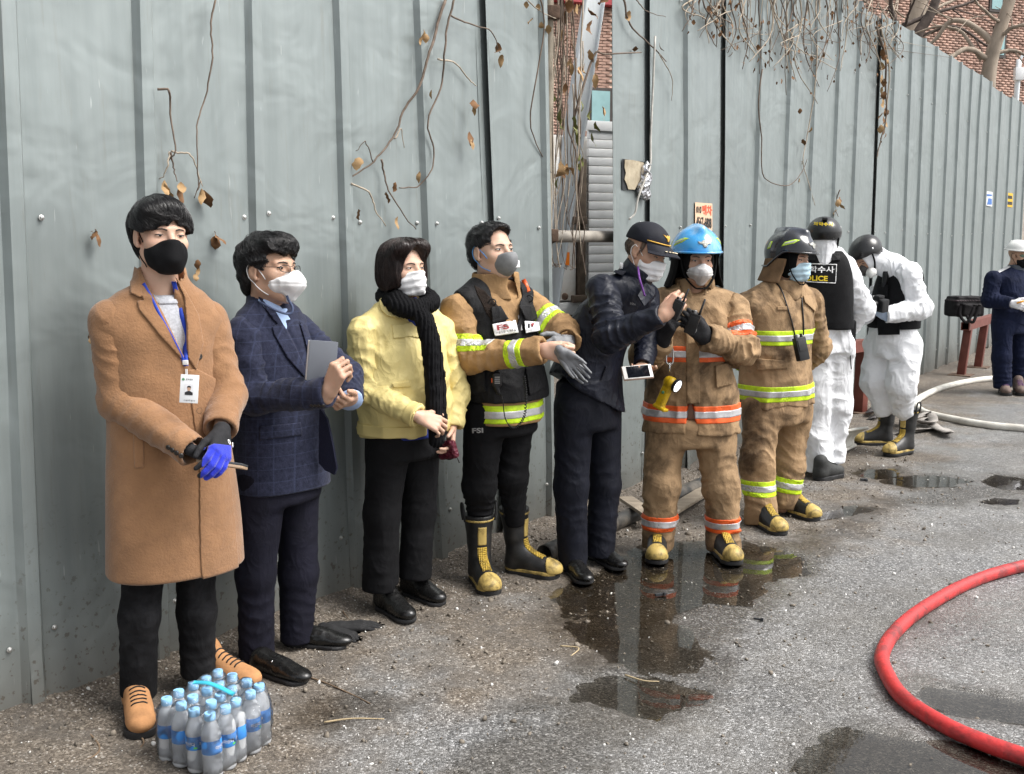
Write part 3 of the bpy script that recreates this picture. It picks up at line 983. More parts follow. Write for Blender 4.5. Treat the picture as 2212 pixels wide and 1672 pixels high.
tq(1118, 1268, 655, 682, .10, "sill_rail", M_ALU, truck, .0)
nsl = 17
for i in range(nsl):
    v0 = 284 + i * 19.0; tq(1269, 1345, v0, v0 + 17.6, .035, "shutter_slat", M_ALU, truck, .0, .006)
tq(1266, 1350, 262, 283, .08, "shutter_head", M_ALU, truck, -.02)
for v in (476, 646): tq(1238, 1270, v - 8, v + 8, .05, "hinge", M_BROWNST, truck, -.06, .006)
tq(1210, 1231, 545, 573, .004, "reflector", M_REFLO, truck, .012, 0); tq(1194, 1214, 678, 696, .03, "marker_lamp", M_REFLY, truck, -.03, .003)
p = at(1219, 640, TY); obj("rubber_stop", *lathe([(.030, 0), (.034, .01), (.030, .05), (.018, .055)], 14, p, [(1, 0, 0), (0, 0, 1), (0, -1, 0)]), M_RUST, truck)
tq(1118, 1300, 682, 730, .25, "bumper", M_BROWNST, truck, .10)
for x in (1150, 1380):
    q = at(x, 690, TY + .9); q[2] = .40; w = obj("wheel", *lathe([(.40, -.12), (.41, -.08), (.41, .08), (.40, .12), (.22, .12), (.20, .09)], 22, q, [(0, 1, 0), (0, 0, 1), (1, 0, 0)]), M_RUST, truck)

# leaning sheet-metal channel, pole, cross pipe, cardboard-backed hole
a, b = at(1170, 740, 7.75), at(1286, -30, 7.75); ax = unit(b - a); sx = unit(np.cross(ax, (-.46, .89, 0))); ny = np.cross(sx, ax)
prof = [(-.085, .0), (-.085, .03), (-.079, .03), (-.079, .006), (.055, .006), (.062, .03), (.072, .03), (.079, .006), (.085, .006), (.085, 0)]
ch = thing("steel_channel", a, "pale galvanised steel channel leaning in the fence gap", "steel channel")
n = len(prof); V = [q + sx * x - ny * y for q in (a, b) for x, y in prof]; obj("channel_profile", V, [(i, (i + 1) % n, n + (i + 1) % n, n + i) for i in range(n)] + [tuple(range(n)), tuple(range(n, 2 * n))], M_GALV, ch, False)
pl_ = thing("fence_pole", fpt(5.80, 0, -.05), "rusty upright pole at the edge of the fence gap", "pole")
obj("pole_tube", *tube(np.array([fpt(5.80, z, -.05) for z in np.linspace(-.1, 3.9, 6)]), .024, 10), mat("bleached_pole", (.30, .26, .20), .8, var=.3, vscale=12), pl_)
for z in (1.68, 2.9): obj("clamp", *box(fpt(5.80, z, -.03), (.04, .04, .035), None, .006), M_RUST, pl_, sharp=30)
pp = thing("scaffold_pipe", fpt(6.05, 1.66, -.06), "horizontal scaffold pipe bridging the fence gap with wire tied round it", "pipe")
obj("pipe_tube", *tube(np.array([fpt(s, 1.675, -.06) for s in (5.70, 5.9, 6.2, 6.6)]), .036, 14), mat("grey_brown_pipe", (.27, .245, .21), .6, .2, var=.35, vscale=9, bump=.2, bscale=40), pp)
for k in range(4): obj("tie_wire", *tube(np.array([fpt(5.82 + .012 * k + .01 * math.sin(t_), 1.675 + .040 * math.sin(t_), -.06 + .040 * math.cos(t_)) for t_ in np.linspace(0, 6.28, 14)]), .003, 4), M_RUST, pp)
FL = lambda u, v, off=.012: fpt(*fray(u, v), off)
hole = thing("patched_opening", FL(1365, 412), "square hole in the steel sheet stuffed with cardboard and crumpled foil", "hole")
M_CARDB = mat("buff_cardboard", (.42, .36, .26), .9, var=.15, vscale=20, bump=.3, bscale=30, stain=(.20, .15, .09), stain_amt=.5, stain_scale=12)
q = [FL(u, v, .010) for u, v in ((1341, 343), (1390, 350), (1390, 412), (1341, 410))]; obj("hole_shade", q, [(0, 1, 2, 3)], M_DARKFILL, hole, False)  # flat near-black sheet painted as the shade inside the hole
bd = [(1345, 345), (1362, 346), (1376, 349), (1386, 352), (1383, 366), (1380, 382), (1374, 396), (1366, 410), (1352, 409), (1349, 398), (1344, 388), (1347, 374), (1344, 362)]
V = [FL(u, v, .014) for u, v in bd] + [FL(u, v, .018) for u, v in bd]; nn = len(bd); obj("cardboard", V, [tuple(range(nn)), tuple(range(nn, 2 * nn))[::-1]] + [(i, (i + 1) % nn, nn + (i + 1) % nn, nn + i) for i in range(nn)], M_CARDB, hole, False)
S = Shape(.005)
for u, v, r in ((1388, 360, .022), (1384, 372, .026), (1386, 385, .03), (1381, 398, .034), (1378, 412, .030), (1386, 420, .024)): S.add(ell(FL(u, v, .03), (r, r, r * 1.3)), .02)
S.build(); S.crumple(.012, (22, 22, 22), 8, True, warp=.03); v, f = S.mesh(); obj("foil", v, f, mat("crumpled_foil", (.55, .55, .57), .28, .9, var=.6, vscale=40, bump=.8, bscale=45, btype='voronoi'), hole)
cbl = catmull([FL(1400, 80, .05), FL(1398, 200, .04), FL(1395, 300, .035), FL(1390, 356, .05), FL(1375, 390, .06), FL(1363, 430, .05), FL(1360, 460, .04), FL(1353, 474, .02)], 40)
obj("cable", *tube(cbl, .007, 6), mat("pale_cable", (.48, .46, .42), .6, var=.3, vscale=20), hole)

def sticker(pts, m, label, cat, lines, off=.012):
    c = np.mean([FL(u, v) for u, v in pts], axis=0)
    o = thing("sticker", c, label, cat)
    V = [FL(u, v, off) for u, v in pts] + [FL(u, v, off + .0015) for u, v in pts]; n = len(pts)
    obj("sticker_sheet", V, [tuple(range(n)), tuple(range(n, 2 * n))[::-1]] + [(i, (i + 1) % n, n + (i + 1) % n, n + i) for i in range(n)], m, o, False)
    for s, b_, p0, p1, h, mt in lines:
        tv, tf = text2d(s, b_); p0 = np.array(p0, float); e = np.array(p1, float) - p0; up = np.array([0, -h])
        if len(tv): obj("lettering", [FL(*(p0 + e * x / tv[:, 0].max() + up * y), off + .0035) for x, y in tv], tf, mt, o, smooth=False)
    return o
M_PEACH = mat("peach_sticker", (.72, .50, .34), .7, var=.05); M_REDT = mat("orange_red_print", (.75, .12, .06), .6, var=.05)
M_INK0 = mat("sticker_black_print", (.02, .02, .02), .6, var=0); M_WHT = mat("sticker_white", (.78, .78, .78), .6, var=.04); M_BLU = mat("sticker_blue", (.05, .16, .46), .5, var=.1); M_YEL = mat("sticker_yellow", (.70, .42, .02), .6, var=.1)
sticker([(1498, 437), (1535, 440), (1535, 498), (1498, 494)], M_PEACH, "peach sticker with a phone number above the blue helmet", "sticker",
        [("010", .03, (1500, 460), (1511, 461), 15, M_INK0), ("폐차", .03, (1512, 464), (1534, 466), 22, M_REDT), ("4567-6808", .03, (1500, 490), (1533, 494), 23, M_INK0)])
s_ = sticker([(2128, 413), (2142, 415), (2141, 446), (2128, 444)], M_WHT, "small blue and white sticker on the far fence panels", "sticker", [])
for i, (v0, v1) in enumerate(((419, 424), (428, 442))): obj("blue_print", [FL(u, v, .0165) for u, v in ((2129.5 + 3 * i, v0), (2140, v0 + 1), (2140, v1), (2129.5, v1))], [(0, 1, 2, 3)], M_BLU, s_, False)
s_ = sticker([(2172, 416), (2186, 418), (2185, 448), (2171, 446)], M_YEL, "small yellow sticker with dark print on the far fence panels", "sticker", [])
for v0 in (422, 435): obj("dark_print", [FL(u, v, .0165) for u, v in ((2173.5, v0), (2184, v0 + 1), (2184, v0 + 8), (2173.5, v0 + 7))], [(0, 1, 2, 3)], M_INK0, s_, False)

# ------------------------------------------------------------------ bare trees over the fence
M_BARK = mat("pale_bark", (.34, .28, .22), .9, var=.3, vscale=7, bump=.5, bscale=18, stretch=(1, 1, .4))
M_BARKD = mat("dark_bark", (.09, .07, .06), .9, var=.4, vscale=9, bump=.5, bscale=20)
def tree(label, Y, trunk, r, limbs, mt, seed):
    P = np.array([at(u, v, Y) for u, v in trunk]); base = P[0].copy(); base[2] = 0
    o = thing("bare_tree", base, label, "tree", None)
    full = np.vstack([base, P]); obj("trunk", *tube(catmull(full, 24), np.linspace(r * 1.25, r * .7, 24), 12), mt, o)
    rr_ = np.random.default_rng(seed)
    for pts, r0, r1 in limbs:
        dy = np.linspace(0, rr_.uniform(-.8, .8), len(pts)); Q = catmull([at(u, v, Y + d_) for (u, v), d_ in zip(pts, dy)], 20); Q = Q + np.cumsum(rr_.normal(0, .006, Q.shape), 0)
        br_ = obj("branch", *tube(Q, np.linspace(r0, r1, 20), 8), mt, o)
        for k in range(rr_.integers(2, 5)):
            i = rr_.integers(5, 19); d0 = unit(Q[i] - Q[i - 1]); d1 = unit(d0 + rr_.normal(0, .7, 3)); L = rr_.uniform(.5, 1.4); tw = catmull([Q[i], Q[i] + d1 * L * .4 + rr_.normal(0, .06, 3), Q[i] + d1 * L + rr_.normal(0, .12, 3)], 8)
            obj("twig", *tube(tw, np.linspace(max(r1 * .5, .012), .005, 8), 5), mt, br_)
tree("bare tree with a thick pale trunk leaning right behind the far fence", 17.5, [(2128, 300), (2137, 150), (2162, 60), (2192, -30)], .12, [([(2150, 100), (2120, 70), (2085, 48), (2050, 45), (2020, 80), (1990, 100)], .06, .022), ([(2140, 130), (2095, 110), (2060, 128), (2040, 150)], .05, .03), ([(2155, 80), (2190, 60), (2230, 62)], .04, .02), ([(2120, 130), (2080, 70), (2030, 55), (1960, 78)], .035, .012), ([(2165, 50), (2130, 20), (2090, -20)], .03, .012), ([(2150, 115), (2190, 108), (2230, 124)], .035, .015)], M_BARK, 5)
tree("bare tree with a broad pale trunk in front of the brick building", 19.5, [(1950, 200), (1962, 90), (1985, 10), (1998, -40)], .17, [([(1975, 60), (1990, 20), (2000, -30)], .07, .05), ([(1958, 85), (1930, 40), (1915, -20)], .06, .04), ([(1970, 55), (2030, 15), (2090, -12)], .04, .02)], M_BARK, 6)
tree("bare tree with a dark leaning stem among pale trunks", 18.5, [(1960, 210), (1978, 88), (2010, 30), (2032, -30)], .10, [([(1950, 55), (1990, 38), (2040, 18), (2110, -8)], .045, .02), ([(1938, 60), (1925, 20), (1930, -20)], .05, .03), ([(1985, 80), (2060, 60), (2140, 100), (2212, 112)], .03, .015), ([(1952, 60), (1972, 20), (1990, -20)], .025, .012)], M_BARKD, 7)
lp = at(2199, 158, 24.5); lo_ = thing("lamp_post", lp * [1, 1, 0], "grey post with a bent conduit and box rising behind the far fence end", "post")
obj("post_tube", *tube(np.array([lp * [1, 1, 0], lp, lp + np.array([0, 0, .3])]), .06, 10), M_GALV, lo_); obj("junction_box", *box(lp + np.array([-.02, -.08, -.03]), (.10, .06, .14), None, .01), M_ALU, lo_, sharp=30)
obj("conduit", *tube(catmull([lp + np.array(q) for q in ((0, 0, .1), (.05, 0, .35), (.25, 0, .5), (.5, 0, .5))], 14), .035, 8), M_GALV, lo_)

# ------------------------------------------------------------------ dead climbing plants
M_VINE = mat("grey_brown_vine", (.14, .105, .08), .85, var=.4, vscale=20); M_VINEP = mat("pale_dry_vine", (.38, .32, .25), .85, var=.3, vscale=20)
M_LEAF = [mat("dry_leaf_brown", (.17, .085, .035), .8, var=.5, vscale=60), mat("dry_leaf_tan", (.36, .23, .11), .8, var=.4, vscale=60), mat("withered_green_leaf", (.13, .14, .035), .7, var=.4, vscale=60)]
LEAVES = []
for k in range(6):
    r2 = np.random.default_rng(50 + k); m_ = 7
    pts = []
    for i in range(m_):
        t_ = i / (m_ - 1); w_ = math.sin(math.pi * min(t_ * 1.02, 1)) ** .8 * (.34 if k % 2 else .22) + .015
        for s in (-1, 0, 1): pts.append((s * w_ * r2.uniform(.8, 1.15), .25 * (abs(s) * w_) * r2.uniform(.3, 2) + .12 * math.sin(5 * t_ + k) + r2.normal(0, .02), -t_))
    fs = [(i * 3 + j, i * 3 + j + 1, i * 3 + j + 4, i * 3 + j + 3) for i in range(m_ - 1) for j in (0, 1)]
    for mi in range(3):
        me = mesh_data("leaf", np.array(pts), fs, True); me.materials.append(M_LEAF[mi]); LEAVES.append(me)
def leaf(par, p, size, mi, r2, base):
    me = LEAVES[r2.integers(6) * 3 + mi]; o = inst("leaf", me, par)
    e = Matrix.Rotation(r2.uniform(0, 6.28), 4, 'Z') @ Matrix.Rotation(r2.normal(0, .45), 4, 'X')
    o.matrix_local = Matrix.Translation(Vector((np.asarray(p) - base).tolist())) @ e @ Matrix.Scale(size, 4)
def vine(stems, leaves, label, group=None, mt=None, seed=0, off=.03, lsize=.05, mi=None):
    """stems: lists of picture points on the fence; leaves: picture points"""
    r2 = np.random.default_rng(seed)
    base = FL(stems[0][0][0], stems[0][0][1], off); o = thing("dry_vine", base, label, "vine", group)
    for k, st_ in enumerate(stems):
        w = st_[0][2] if len(st_[0]) > 2 else .006
        P = catmull([FL(q[0], q[1], off + r2.uniform(-.01, .03)) for q in st_], max(8, 5 * len(st_)))
        P = P + np.cumsum(r2.normal(0, .0022, P.shape), 0)
        obj("stem", *tube(P, np.linspace(w, w * .45, len(P)), 5), mt or (M_VINE if k % 2 == 0 else M_VINEP), o)
    for q in leaves: leaf(o, FL(q[0], q[1], off + .015), lsize * r2.uniform(.7, 1.3), int(r2.integers(0, 2)) if mi is None else mi, r2, base)
    return o
vine([[(326, 196, .005), (345, 200), (357, 240), (358, 320), (357, 345)], [(357, 330, .004), (350, 360), (342, 390)], [(357, 330, .004), (368, 360), (374, 395)], [(358, 326, .004), (385, 332), (405, 355), (425, 395)], [(425, 395, .003), (418, 412)]], [(340, 390), (375, 394), (342, 396), (420, 408), (424, 412), (378, 402)], "dry vine with curled brown leaves hanging just over the black haired tan coat wearer", seed=1, lsize=.06)
vine([[(456, 0, .004), (443, 60), (438, 130), (428, 210), (402, 280), (403, 340), (412, 400), (408, 430)]], [(412, 560), (415, 575), (408, 590)], "single thin vine strand dropping beside the leafy one over the tan coat", seed=2, lsize=.03)
vine([[(955, 0, .008), (935, 60), (905, 130), (890, 190), (862, 250), (838, 300), (800, 350), (748, 396)], [(838, 300, .004), (855, 280), (866, 320)], [(808, 345, .005), (818, 370), (822, 400), (850, 450), (885, 490)], [(748, 396, .005), (780, 420), (790, 450), (812, 490)], [(800, 350, .003), (775, 305), (760, 330)], [(935, 130, .005), (975, 140), (1008, 180), (1010, 195)], [(958, 35, .005), (1000, 50), (1045, 70), (1062, 110)]],
     [(840, 395), (915, 195), (820, 415), (845, 468), (758, 452), (1008, 215), (1010, 230), (1070, 120), (1062, 95), (905, 75), (897, 66), (760, 340), (1000, 285), (1002, 300)], "long pale vine slanting across the sheets above the yellow jacket", seed=3, lsize=.06)
vine([[(962, 0, .006), (950, 60), (938, 110), (940, 180), (905, 260), (925, 320), (910, 370), (885, 400), (838, 400)]], [(890, 370)], "dark wavy vine crossing the pale slanting one above the yellow jacket", seed=4)
vine([[(1150, 0, .005), (1160, 60), (1140, 230), (1150, 290), (1175, 340), (1190, 365)], [(1120, 0, .004), (1150, 20), (1180, 40)]], [(1135, 40), (1155, 50), (1170, 55), (1122, 5), (1148, 10)], "thin vine curling on the panel left of the fence gap", seed=5, lsize=.05)
vine([[(1335, 0, .007), (1352, 60), (1400, 110), (1425, 135)], [(1410, 120, .004), (1440, 170), (1448, 220)], [(1365, 0, .004), (1380, 30), (1420, 40)]], [(1360, 100), (1345, 25), (1408, 95)], "vine trailing right of the fence gap above the navy cap", seed=6, lsize=.05)
# tangle in the gap
r2 = np.random.default_rng(9); base = fpt(5.9, 3.6, -.1); gv = thing("dry_vine", base, "dense tangle of dry stems with brown and green leaves in the fence gap", "vine")
for k in range(36):
    s = 5.84 + abs(r2.normal(0, .12)); z0 = r2.uniform(2.2, 3.85); z1 = z0 - r2.uniform(.6, 2.0); m_ = 9; o0 = r2.uniform(-.2, .06)
    P = np.array([fpt(s + .05 * math.sin(3 * t_ + k) + .25 * r2.normal(0, .06) * t_, max(1.5, z0 + (z1 - z0) * t_), o0) for t_ in np.linspace(0, 1, m_)]); P = catmull(P + np.cumsum(r2.normal(0, .012, P.shape), 0), 22)
    obj("stem", *tube(P, np.linspace(.005, .0025, 22), 4), (M_VINE, M_VINEP)[k % 2], gv)
for k in range(60):
    s = 5.84 + abs(r2.normal(0, .13)); z = r2.uniform(2.0, 3.5); leaf(gv, fpt(s, z, r2.uniform(-.12, .1)), r2.uniform(.05, .10), 2 if z < 2.5 and k % 3 else int(r2.integers(0, 2)), r2, base)
obj("stem", *tube(catmull([fpt(5.95, 2.35, .02), fpt(6.1, 2.7, .05), fpt(6.18, 2.72, .08), fpt(6.55, 2.78, .1)], 16), np.linspace(.008, .004, 16), 5), M_VINE, gv)
# curtain of dead stems on the right-hand fence
for k in range(46):
    r2 = np.random.default_rng(300 + k)
    u0 = 1480 + 455 * (k + r2.uniform(0, 1)) / 46; dens = math.exp(-((u0 - 1720) / 170) ** 2); L = r2.uniform(40, 120) + 150 * dens * r2.uniform(.2, 1)
    vtop = -25 if u0 < 1830 else -25 + (u0 - 1830) * .62
    st = [[(u0, vtop, .005 + .003 * r2.uniform()), (u0 + r2.normal(0, 10), vtop + L * .3), (u0 + r2.normal(0, 16), vtop + L * .65), (u0 + r2.normal(0, 22), vtop + L)]]
    if r2.uniform() < .6: c_ = (u0 + r2.normal(0, 8), vtop + L * .4); st.append([(c_[0], c_[1], .004), (c_[0] + r2.normal(0, 30), c_[1] + 25), (c_[0] + r2.normal(0, 45), c_[1] + r2.uniform(20, 80))])
    lv = [(u0 + r2.normal(0, 16), vtop + L * r2.uniform(.2, 1.05)) for _ in range(r2.integers(2, 6))]
    for _ in range(1): x_ = u0 + r2.normal(0, 9); st.append([(x_, vtop, .0035), (x_ + r2.normal(0, 8), vtop + L * .35), (x_ + r2.normal(0, 14), vtop + L * r2.uniform(.5, .9))])
    vine(st, lv, "dead vine stem hanging among the curtain over the right hand fence", "dead vines draped over the right hand fence", (M_VINE, M_VINEP)[k % 2], 400 + k, .035, .036, 0)
vine([[(1632, 150, .006), (1624, 220), (1634, 300), (1638, 380), (1690, 400), (1720, 370), (1728, 340)], [(1752, 100, .006), (1748, 200), (1738, 300), (1730, 340), (1745, 400), (1752, 440)]], [(1722, 348), (1715, 385), (1742, 275), (1724, 300)], "long looped vine drooping lowest on the right hand fence", seed=77)
vine([[(1880, 60, .012), (1895, 130), (1900, 200), (1898, 260), (1890, 310), (1880, 350)], [(1892, 60, .01), (1906, 150), (1904, 240), (1897, 290)]], [(1895 + 6 * math.sin(i * 2.1), 90 + i * 9) for i in range(24)], "thick bunch of dried stalks at the corner seam of the right hand fence", seed=78, lsize=.07, off=.05)
vine([[(1802, 410, .006), (1800, 440), (1798, 470)]], [(1800, 430), (1803, 440), (1797, 452), (1805, 425)], "small dry tuft above the rear black helmet", seed=79, lsize=.07)
for i, (u, v) in enumerate(((196, 500), (458, 508), (188, 720))):
    vine([[(u, v - 6, .002), (u, v)]], [(u, v - 4), (u + 2, v + 2)], ("curled dead leaf on the bare steel beside the black haired head of the tan coat", "curled dead leaf on the steel between the tan coat and the blazer", "dead leaf on the steel touching the tan coat shoulder")[i], seed=80 + i, lsize=.045, off=.012)
# ------------------------------------------------------------------ people: shared parts
M_SKIN = None
def skin_mat(name, col, blush=(.62, .27, .18)):
    t = NT(name)
    f = t.noise(22, 4, .6); g = t.noise(9, 3, .5)
    c = t.mix(t.ramp(f, [(.35, 0.0), (.75, .5)]), col, tuple(x * .82 for x in col))
    c = t.mix(t.ramp(g, [(.45, 0.0), (.8, .4)]), c, blush)
    t.set("Base Color", c); t.set("Roughness", .48); t.set("Subsurface Weight", .12)
    t.set("Subsurface Radius", (.012, .005, .003)); t.set("Subsurface Scale", .6); t.set("Specular IOR Level", .4)
    t.set("Normal", t.bump(t.noise(300, 4, .6), .06, .002))
    return t.m
SKIN_A = skin_mat("skin_light", (.60, .39, .285))
SKIN_B = skin_mat("skin_tan", (.50, .31, .215))
M_HAIR = mat("black_hair", (.012, .011, .012), .36, var=.5, vscale=30, spec=.6)
M_HAIRB = mat("dark_brown_hair", (.022, .012, .010), .34, var=.5, vscale=30, spec=.6)
M_HAIRG = mat("greying_brown_hair", (.10, .07, .05), .45, var=.5, vscale=40)
M_BROW = mat("eyebrow", (.035, .028, .024), .7, var=.4, vscale=80)
M_EYEW = mat("eye_white", (.62, .56, .52), .25, var=.1)
M_EYED = mat("eye_dark", (.010, .007, .006), .12, var=0)
M_WHITEMASK = mat("white_mask_fabric", (.80, .80, .80), .8, var=.05, vscale=20, bump=.08, bscale=250)
M_BLUEMASK = mat("pale_blue_mask_fabric", (.50, .68, .78), .8, var=.06, vscale=20, bump=.08, bscale=250)
M_GREYMASK = mat("grey_respirator", (.19, .195, .20), .8, var=.15, vscale=40, bump=.15, bscale=200)
M_BLACKMASK = mat("black_cloth_mask", (.006, .006, .007), .8, var=.3, vscale=15, bump=.1, bscale=160, spec=.2)
M_LOOP = mat("white_elastic", (.8, .8, .8), .8, var=.05)

def rows(yaw=0, pitch=0, roll=0):
    """rows: left, forward, up of a body part that faces the street at yaw 0; degrees"""
    y, p, r = map(math.radians, (yaw, pitch, roll))
    f = np.array([math.sin(y), -math.cos(y), 0]); l = np.array([math.cos(y), math.sin(y), 0]); u = np.array([0, 0, 1.0])
    f, u = f * math.cos(p) - u * math.sin(p), u * math.cos(p) + f * math.sin(p)
    l, u = l * math.cos(r) + u * math.sin(r), u * math.cos(r) - l * math.sin(r)
    return np.stack([l, f, u])

def place(V, C, R, s=1.0):
    return np.asarray(C) + s * (np.asarray(V) @ R)

def head_shape(jaw=1.0, h=.0034, ears=True, neck=True):
    S = Shape(h)
    S.add(ell((0, -.016, .034), (.076, .096, .082)), .02)
    S.add(ell((0, .028, -.030), (.064, .062, .082)), .03)
    for s in (-1, 1):
        S.add(cone((s * .052 * jaw, -.004, -.062), (s * .018, .062, -.098), .018, .017), .03)
        S.add(ell((s * .044, .050, -.024), (.024, .024, .022)), .02)
        S.add(cone((s * .012, .083, .022), (s * .046, .066, .020), .011, .009), .014)
        S.sub(ell((s * .033, .098, .001), (.019, .018, .0115)), .012)
        S.add(ell((s * .033, .0715, .003), (.0150, .0125, .0115)), .005)
        S.add(cone((s * .013, .094, -.032), (s * .014, .088, -.030), .009, .008), .008)
    S.add(ell((0, .064, -.100), (.020, .017, .015)), .02)
    S.add(cone((0, .082, .012), (0, .108, -.026), .0085, .0115), .012)
    S.add(cone((-.020, .084, -.060), (.020, .084, -.060), .009), .014)
    if ears:
        for s in (-1, 1):
            S.add(ell((s * .080, -.012, -.002), (.007, .019, .031), rows(0, 8, 0) * [1, -1, 1]), .006)
            S.sub(ell((s * .090, -.008, -.002), (.008, .010, .018)), .005)
            S.add(cone((s * .077, -.002, -.030), (s * .078, -.006, -.022), .008, .006), .006)
    S.add(cone((0, -.022, -.05), (0, -.040, -.150), .054, .057), .03)
    if neck: S.add(cone((0, -.040, -.150), (0, -.055, -.24), .057, .075), .03)
    return S

def eyes_and_brows(S, C, R, sc, body, open_=1.0, brow_mat=None):
    def face_poly(pts, off, nm, m, h=.0018):
        pts = np.asarray(pts)
        def reg(P): return np.maximum(poly_sdf(P[:, [0, 2]], pts), -P[:, 1] + .03)
        lo = (pts[:, 0].min(), .03, pts[:, 1].min()); hi = (pts[:, 0].max(), .13, pts[:, 1].max())
        v, f = S.patch(reg, lo, hi, off, .004, h)
        if len(v): obj(nm, place(v, C, R, sc), f, m, body)
    for s in (-1, 1):
        o = .0030 * open_
        face_poly([(s * (.033 + x), .001 + z) for x, z in ((-.014, -.001), (-.006, o + .0005), (.002, o + .001), (.010, o), (.0145, .0005), (.006, -o), (-.006, -o))], .0006, "eye", M_EYEW)
        face_poly([(s * .033 + .0052 * math.cos(a), .0015 + min(.0052 * math.sin(a), o + .0008)) for a in np.linspace(0, 6.28, 12, endpoint=False)], .0011, "iris", M_EYED)
        face_poly([(s * (.033 + x), .001 + z) for x, z in ((-.0145, -.001), (-.006, o + .0003), (.002, o + .0008), (.010, o), (.0155, .0), (.0165, .0020), (.010, o + .0028), (.002, o + .0032), (-.007, o + .0024))], .0018, "eyelid", M_EYED)
        face_poly([(s * x, z) for x, z in ((.013, .0195), (.028, .0245), (.042, .0225), (.052, .0165), (.042, .0185), (.028, .0195), (.014, .0150))], .0022, "eyebrow", brow_mat or M_BROW)

def mask_shape(kind, H):
    """face masks in head coordinates"""
    S = Shape(.0035)
    if kind == 'cloth':
        S.add(ell((0, .036, -.055), (.068, .074, .066)), .02)
        S.add(cone((0, .100, -.012), (0, .100, -.075), .020, .022), .03)
        S.add(cone((-.02, .070, -.105), (.02, .070, -.105), .020), .03)
        reg = lambda P: np.maximum.reduce([P[:, 2] + .010 + .26 * np.abs(P[:, 0]), .004 + .15 * (P[:, 2] + .05) - P[:, 1], -.122 + .10 * (P[:, 1] - .08) - P[:, 2]])
    elif kind == 'fold':                                         # three-panel fish-mouth mask
        S.add(ell((0, .040, -.045), (.066, .072, .056)), .02)
        S.add(cone((0, .112, -.005), (0, .124, -.050), .010, .012), .04)
        S.add(cone((-.030, .106, -.055), (.030, .106, -.055), .016), .04)
        S.add(cone((0, .122, -.052), (0, .080, -.108), .014, .016), .04)
        reg = lambda P: np.maximum.reduce([P[:, 2] + .010 + .45 * np.abs(P[:, 0]), .022 - P[:, 1], -.120 + .25 * np.abs(P[:, 0]) - P[:, 2]])
    elif kind == 'surgical':
        S.add(ell((0, .034, -.052), (.069, .075, .066)), .02)
        S.add(cone((0, .098, -.008), (0, .096, -.080), .022, .024), .035)
        S.add(cone((-.02, .066, -.104), (.02, .066, -.104), .022), .03)
        reg = lambda P: np.maximum.reduce([P[:, 2] + .012 + .14 * np.abs(P[:, 0]), .016 - P[:, 1], -.118 - P[:, 2]])
    else:                                                        # cup respirator
        S.add(ell((0, .068, -.052), (.050, .064, .062)), .02)
        S.add(cone((0, .106, .002), (0, .115, -.04), .012, .02), .03)
        reg = lambda P: np.maximum.reduce([P[:, 2] + .012 + .20 * np.abs(P[:, 0]), .030 - P[:, 1], -.118 + .15 * np.abs(P[:, 0]) - P[:, 2]])
    S.cut(region_prim(reg, (-.12, -.05, -.16), (.12, .16, .05)), .006)
    S.build()
    if kind == 'surgical':
        I, P = S.near(.02)
        ph = (P[:, 2] + .012 * np.abs(P[:, 0]) / .05) * 2 * math.pi / .030
        S.d[I] += (.0016 * np.sign(np.sin(ph)) * np.minimum(1, np.abs(np.sin(ph)) * 2) * (P[:, 1] > .03)).astype(np.float32)
        S.crumple(.0012, (40, 40, 60), 3)
    elif kind == 'fold':
        S.crumple(.0018, (28, 28, 40), 4)
        I, P = S.near(.02); z = P[:, 2] + .055 + .10 * (P[:, 1] - .09)
        S.d[I] += (.0022 * np.exp(-(z / .003) ** 2)).astype(np.float32)
    else:
        S.crumple(.0015, (25, 25, 25), 5)
    return S

def make_head(root, C, yaw, pitch=0, roll=0, sc=1.0, mask=None, mask_mat=None, skin=None, eyes=.8, loop_mat=None, ears=True, brow_mat=None, jaw=1.0, loops=True, neck=True):
    """returns head shape, rows, pieces of skin surface for the body mesh, and adds eyes and mask"""
    R = rows(yaw, pitch, roll)
    S = head_shape(jaw, ears=ears, neck=neck).build()
    v, f = S.mesh()
    piece = (place(v, C, R, sc), f)
    todo = dict(S=S, C=np.asarray(C), R=R, sc=sc)
    todo['eyes'] = (eyes, brow_mat)
    if mask:
        MS = mask_shape(mask, S); mv, mf = MS.mesh()
        mo = obj("face_mask", place(mv, C, R, sc), mf, mask_mat or M_WHITEMASK, root)
        todo['mask'] = MS
        todo['mask_obj'] = mo
        if loops:
            for s in (-1, 1):
                zt, zb, yb = {'cloth': (-.020, -.100, .016), 'fold': (-.034, -.090, .028), 'surgical': (-.014, -.102, .022), 'cup': (-.030, -.085, .036)}[mask]
                P = catmull([(s * .064, yb + .008, zt), (s * .077, .0, .012), (s * .083, -.022, .022), (s * .084, -.034, .0), (s * .080, -.022, -.030), (s * .070, .0, -.060), (s * .058, yb + .006, zb)], 22)
                g = S.sample(P); n = S.grad(P); P = P - n * np.minimum(g - .0022, 0)[:, None]
                obj("ear_loop", *[place(x, C, R, sc) if i == 0 else x for i, x in enumerate(tube(P, .0019, 6))], loop_mat or M_LOOP, mo)
    return piece, todo

def finish_body(root, pieces, skin, head=None):
    V, F, n = [], [], 0
    for v, f in pieces:
        if len(v) == 0: continue
        V.append(v); F.append(np.asarray(f) + n); n += len(v)
    b = obj("body", np.vstack(V), np.vstack(F), skin, root)
    if head:
        e, bm_ = head['eyes']
        if e: eyes_and_brows(head['S'], head['C'], head['R'], head['sc'], b, e, bm_)
    return b

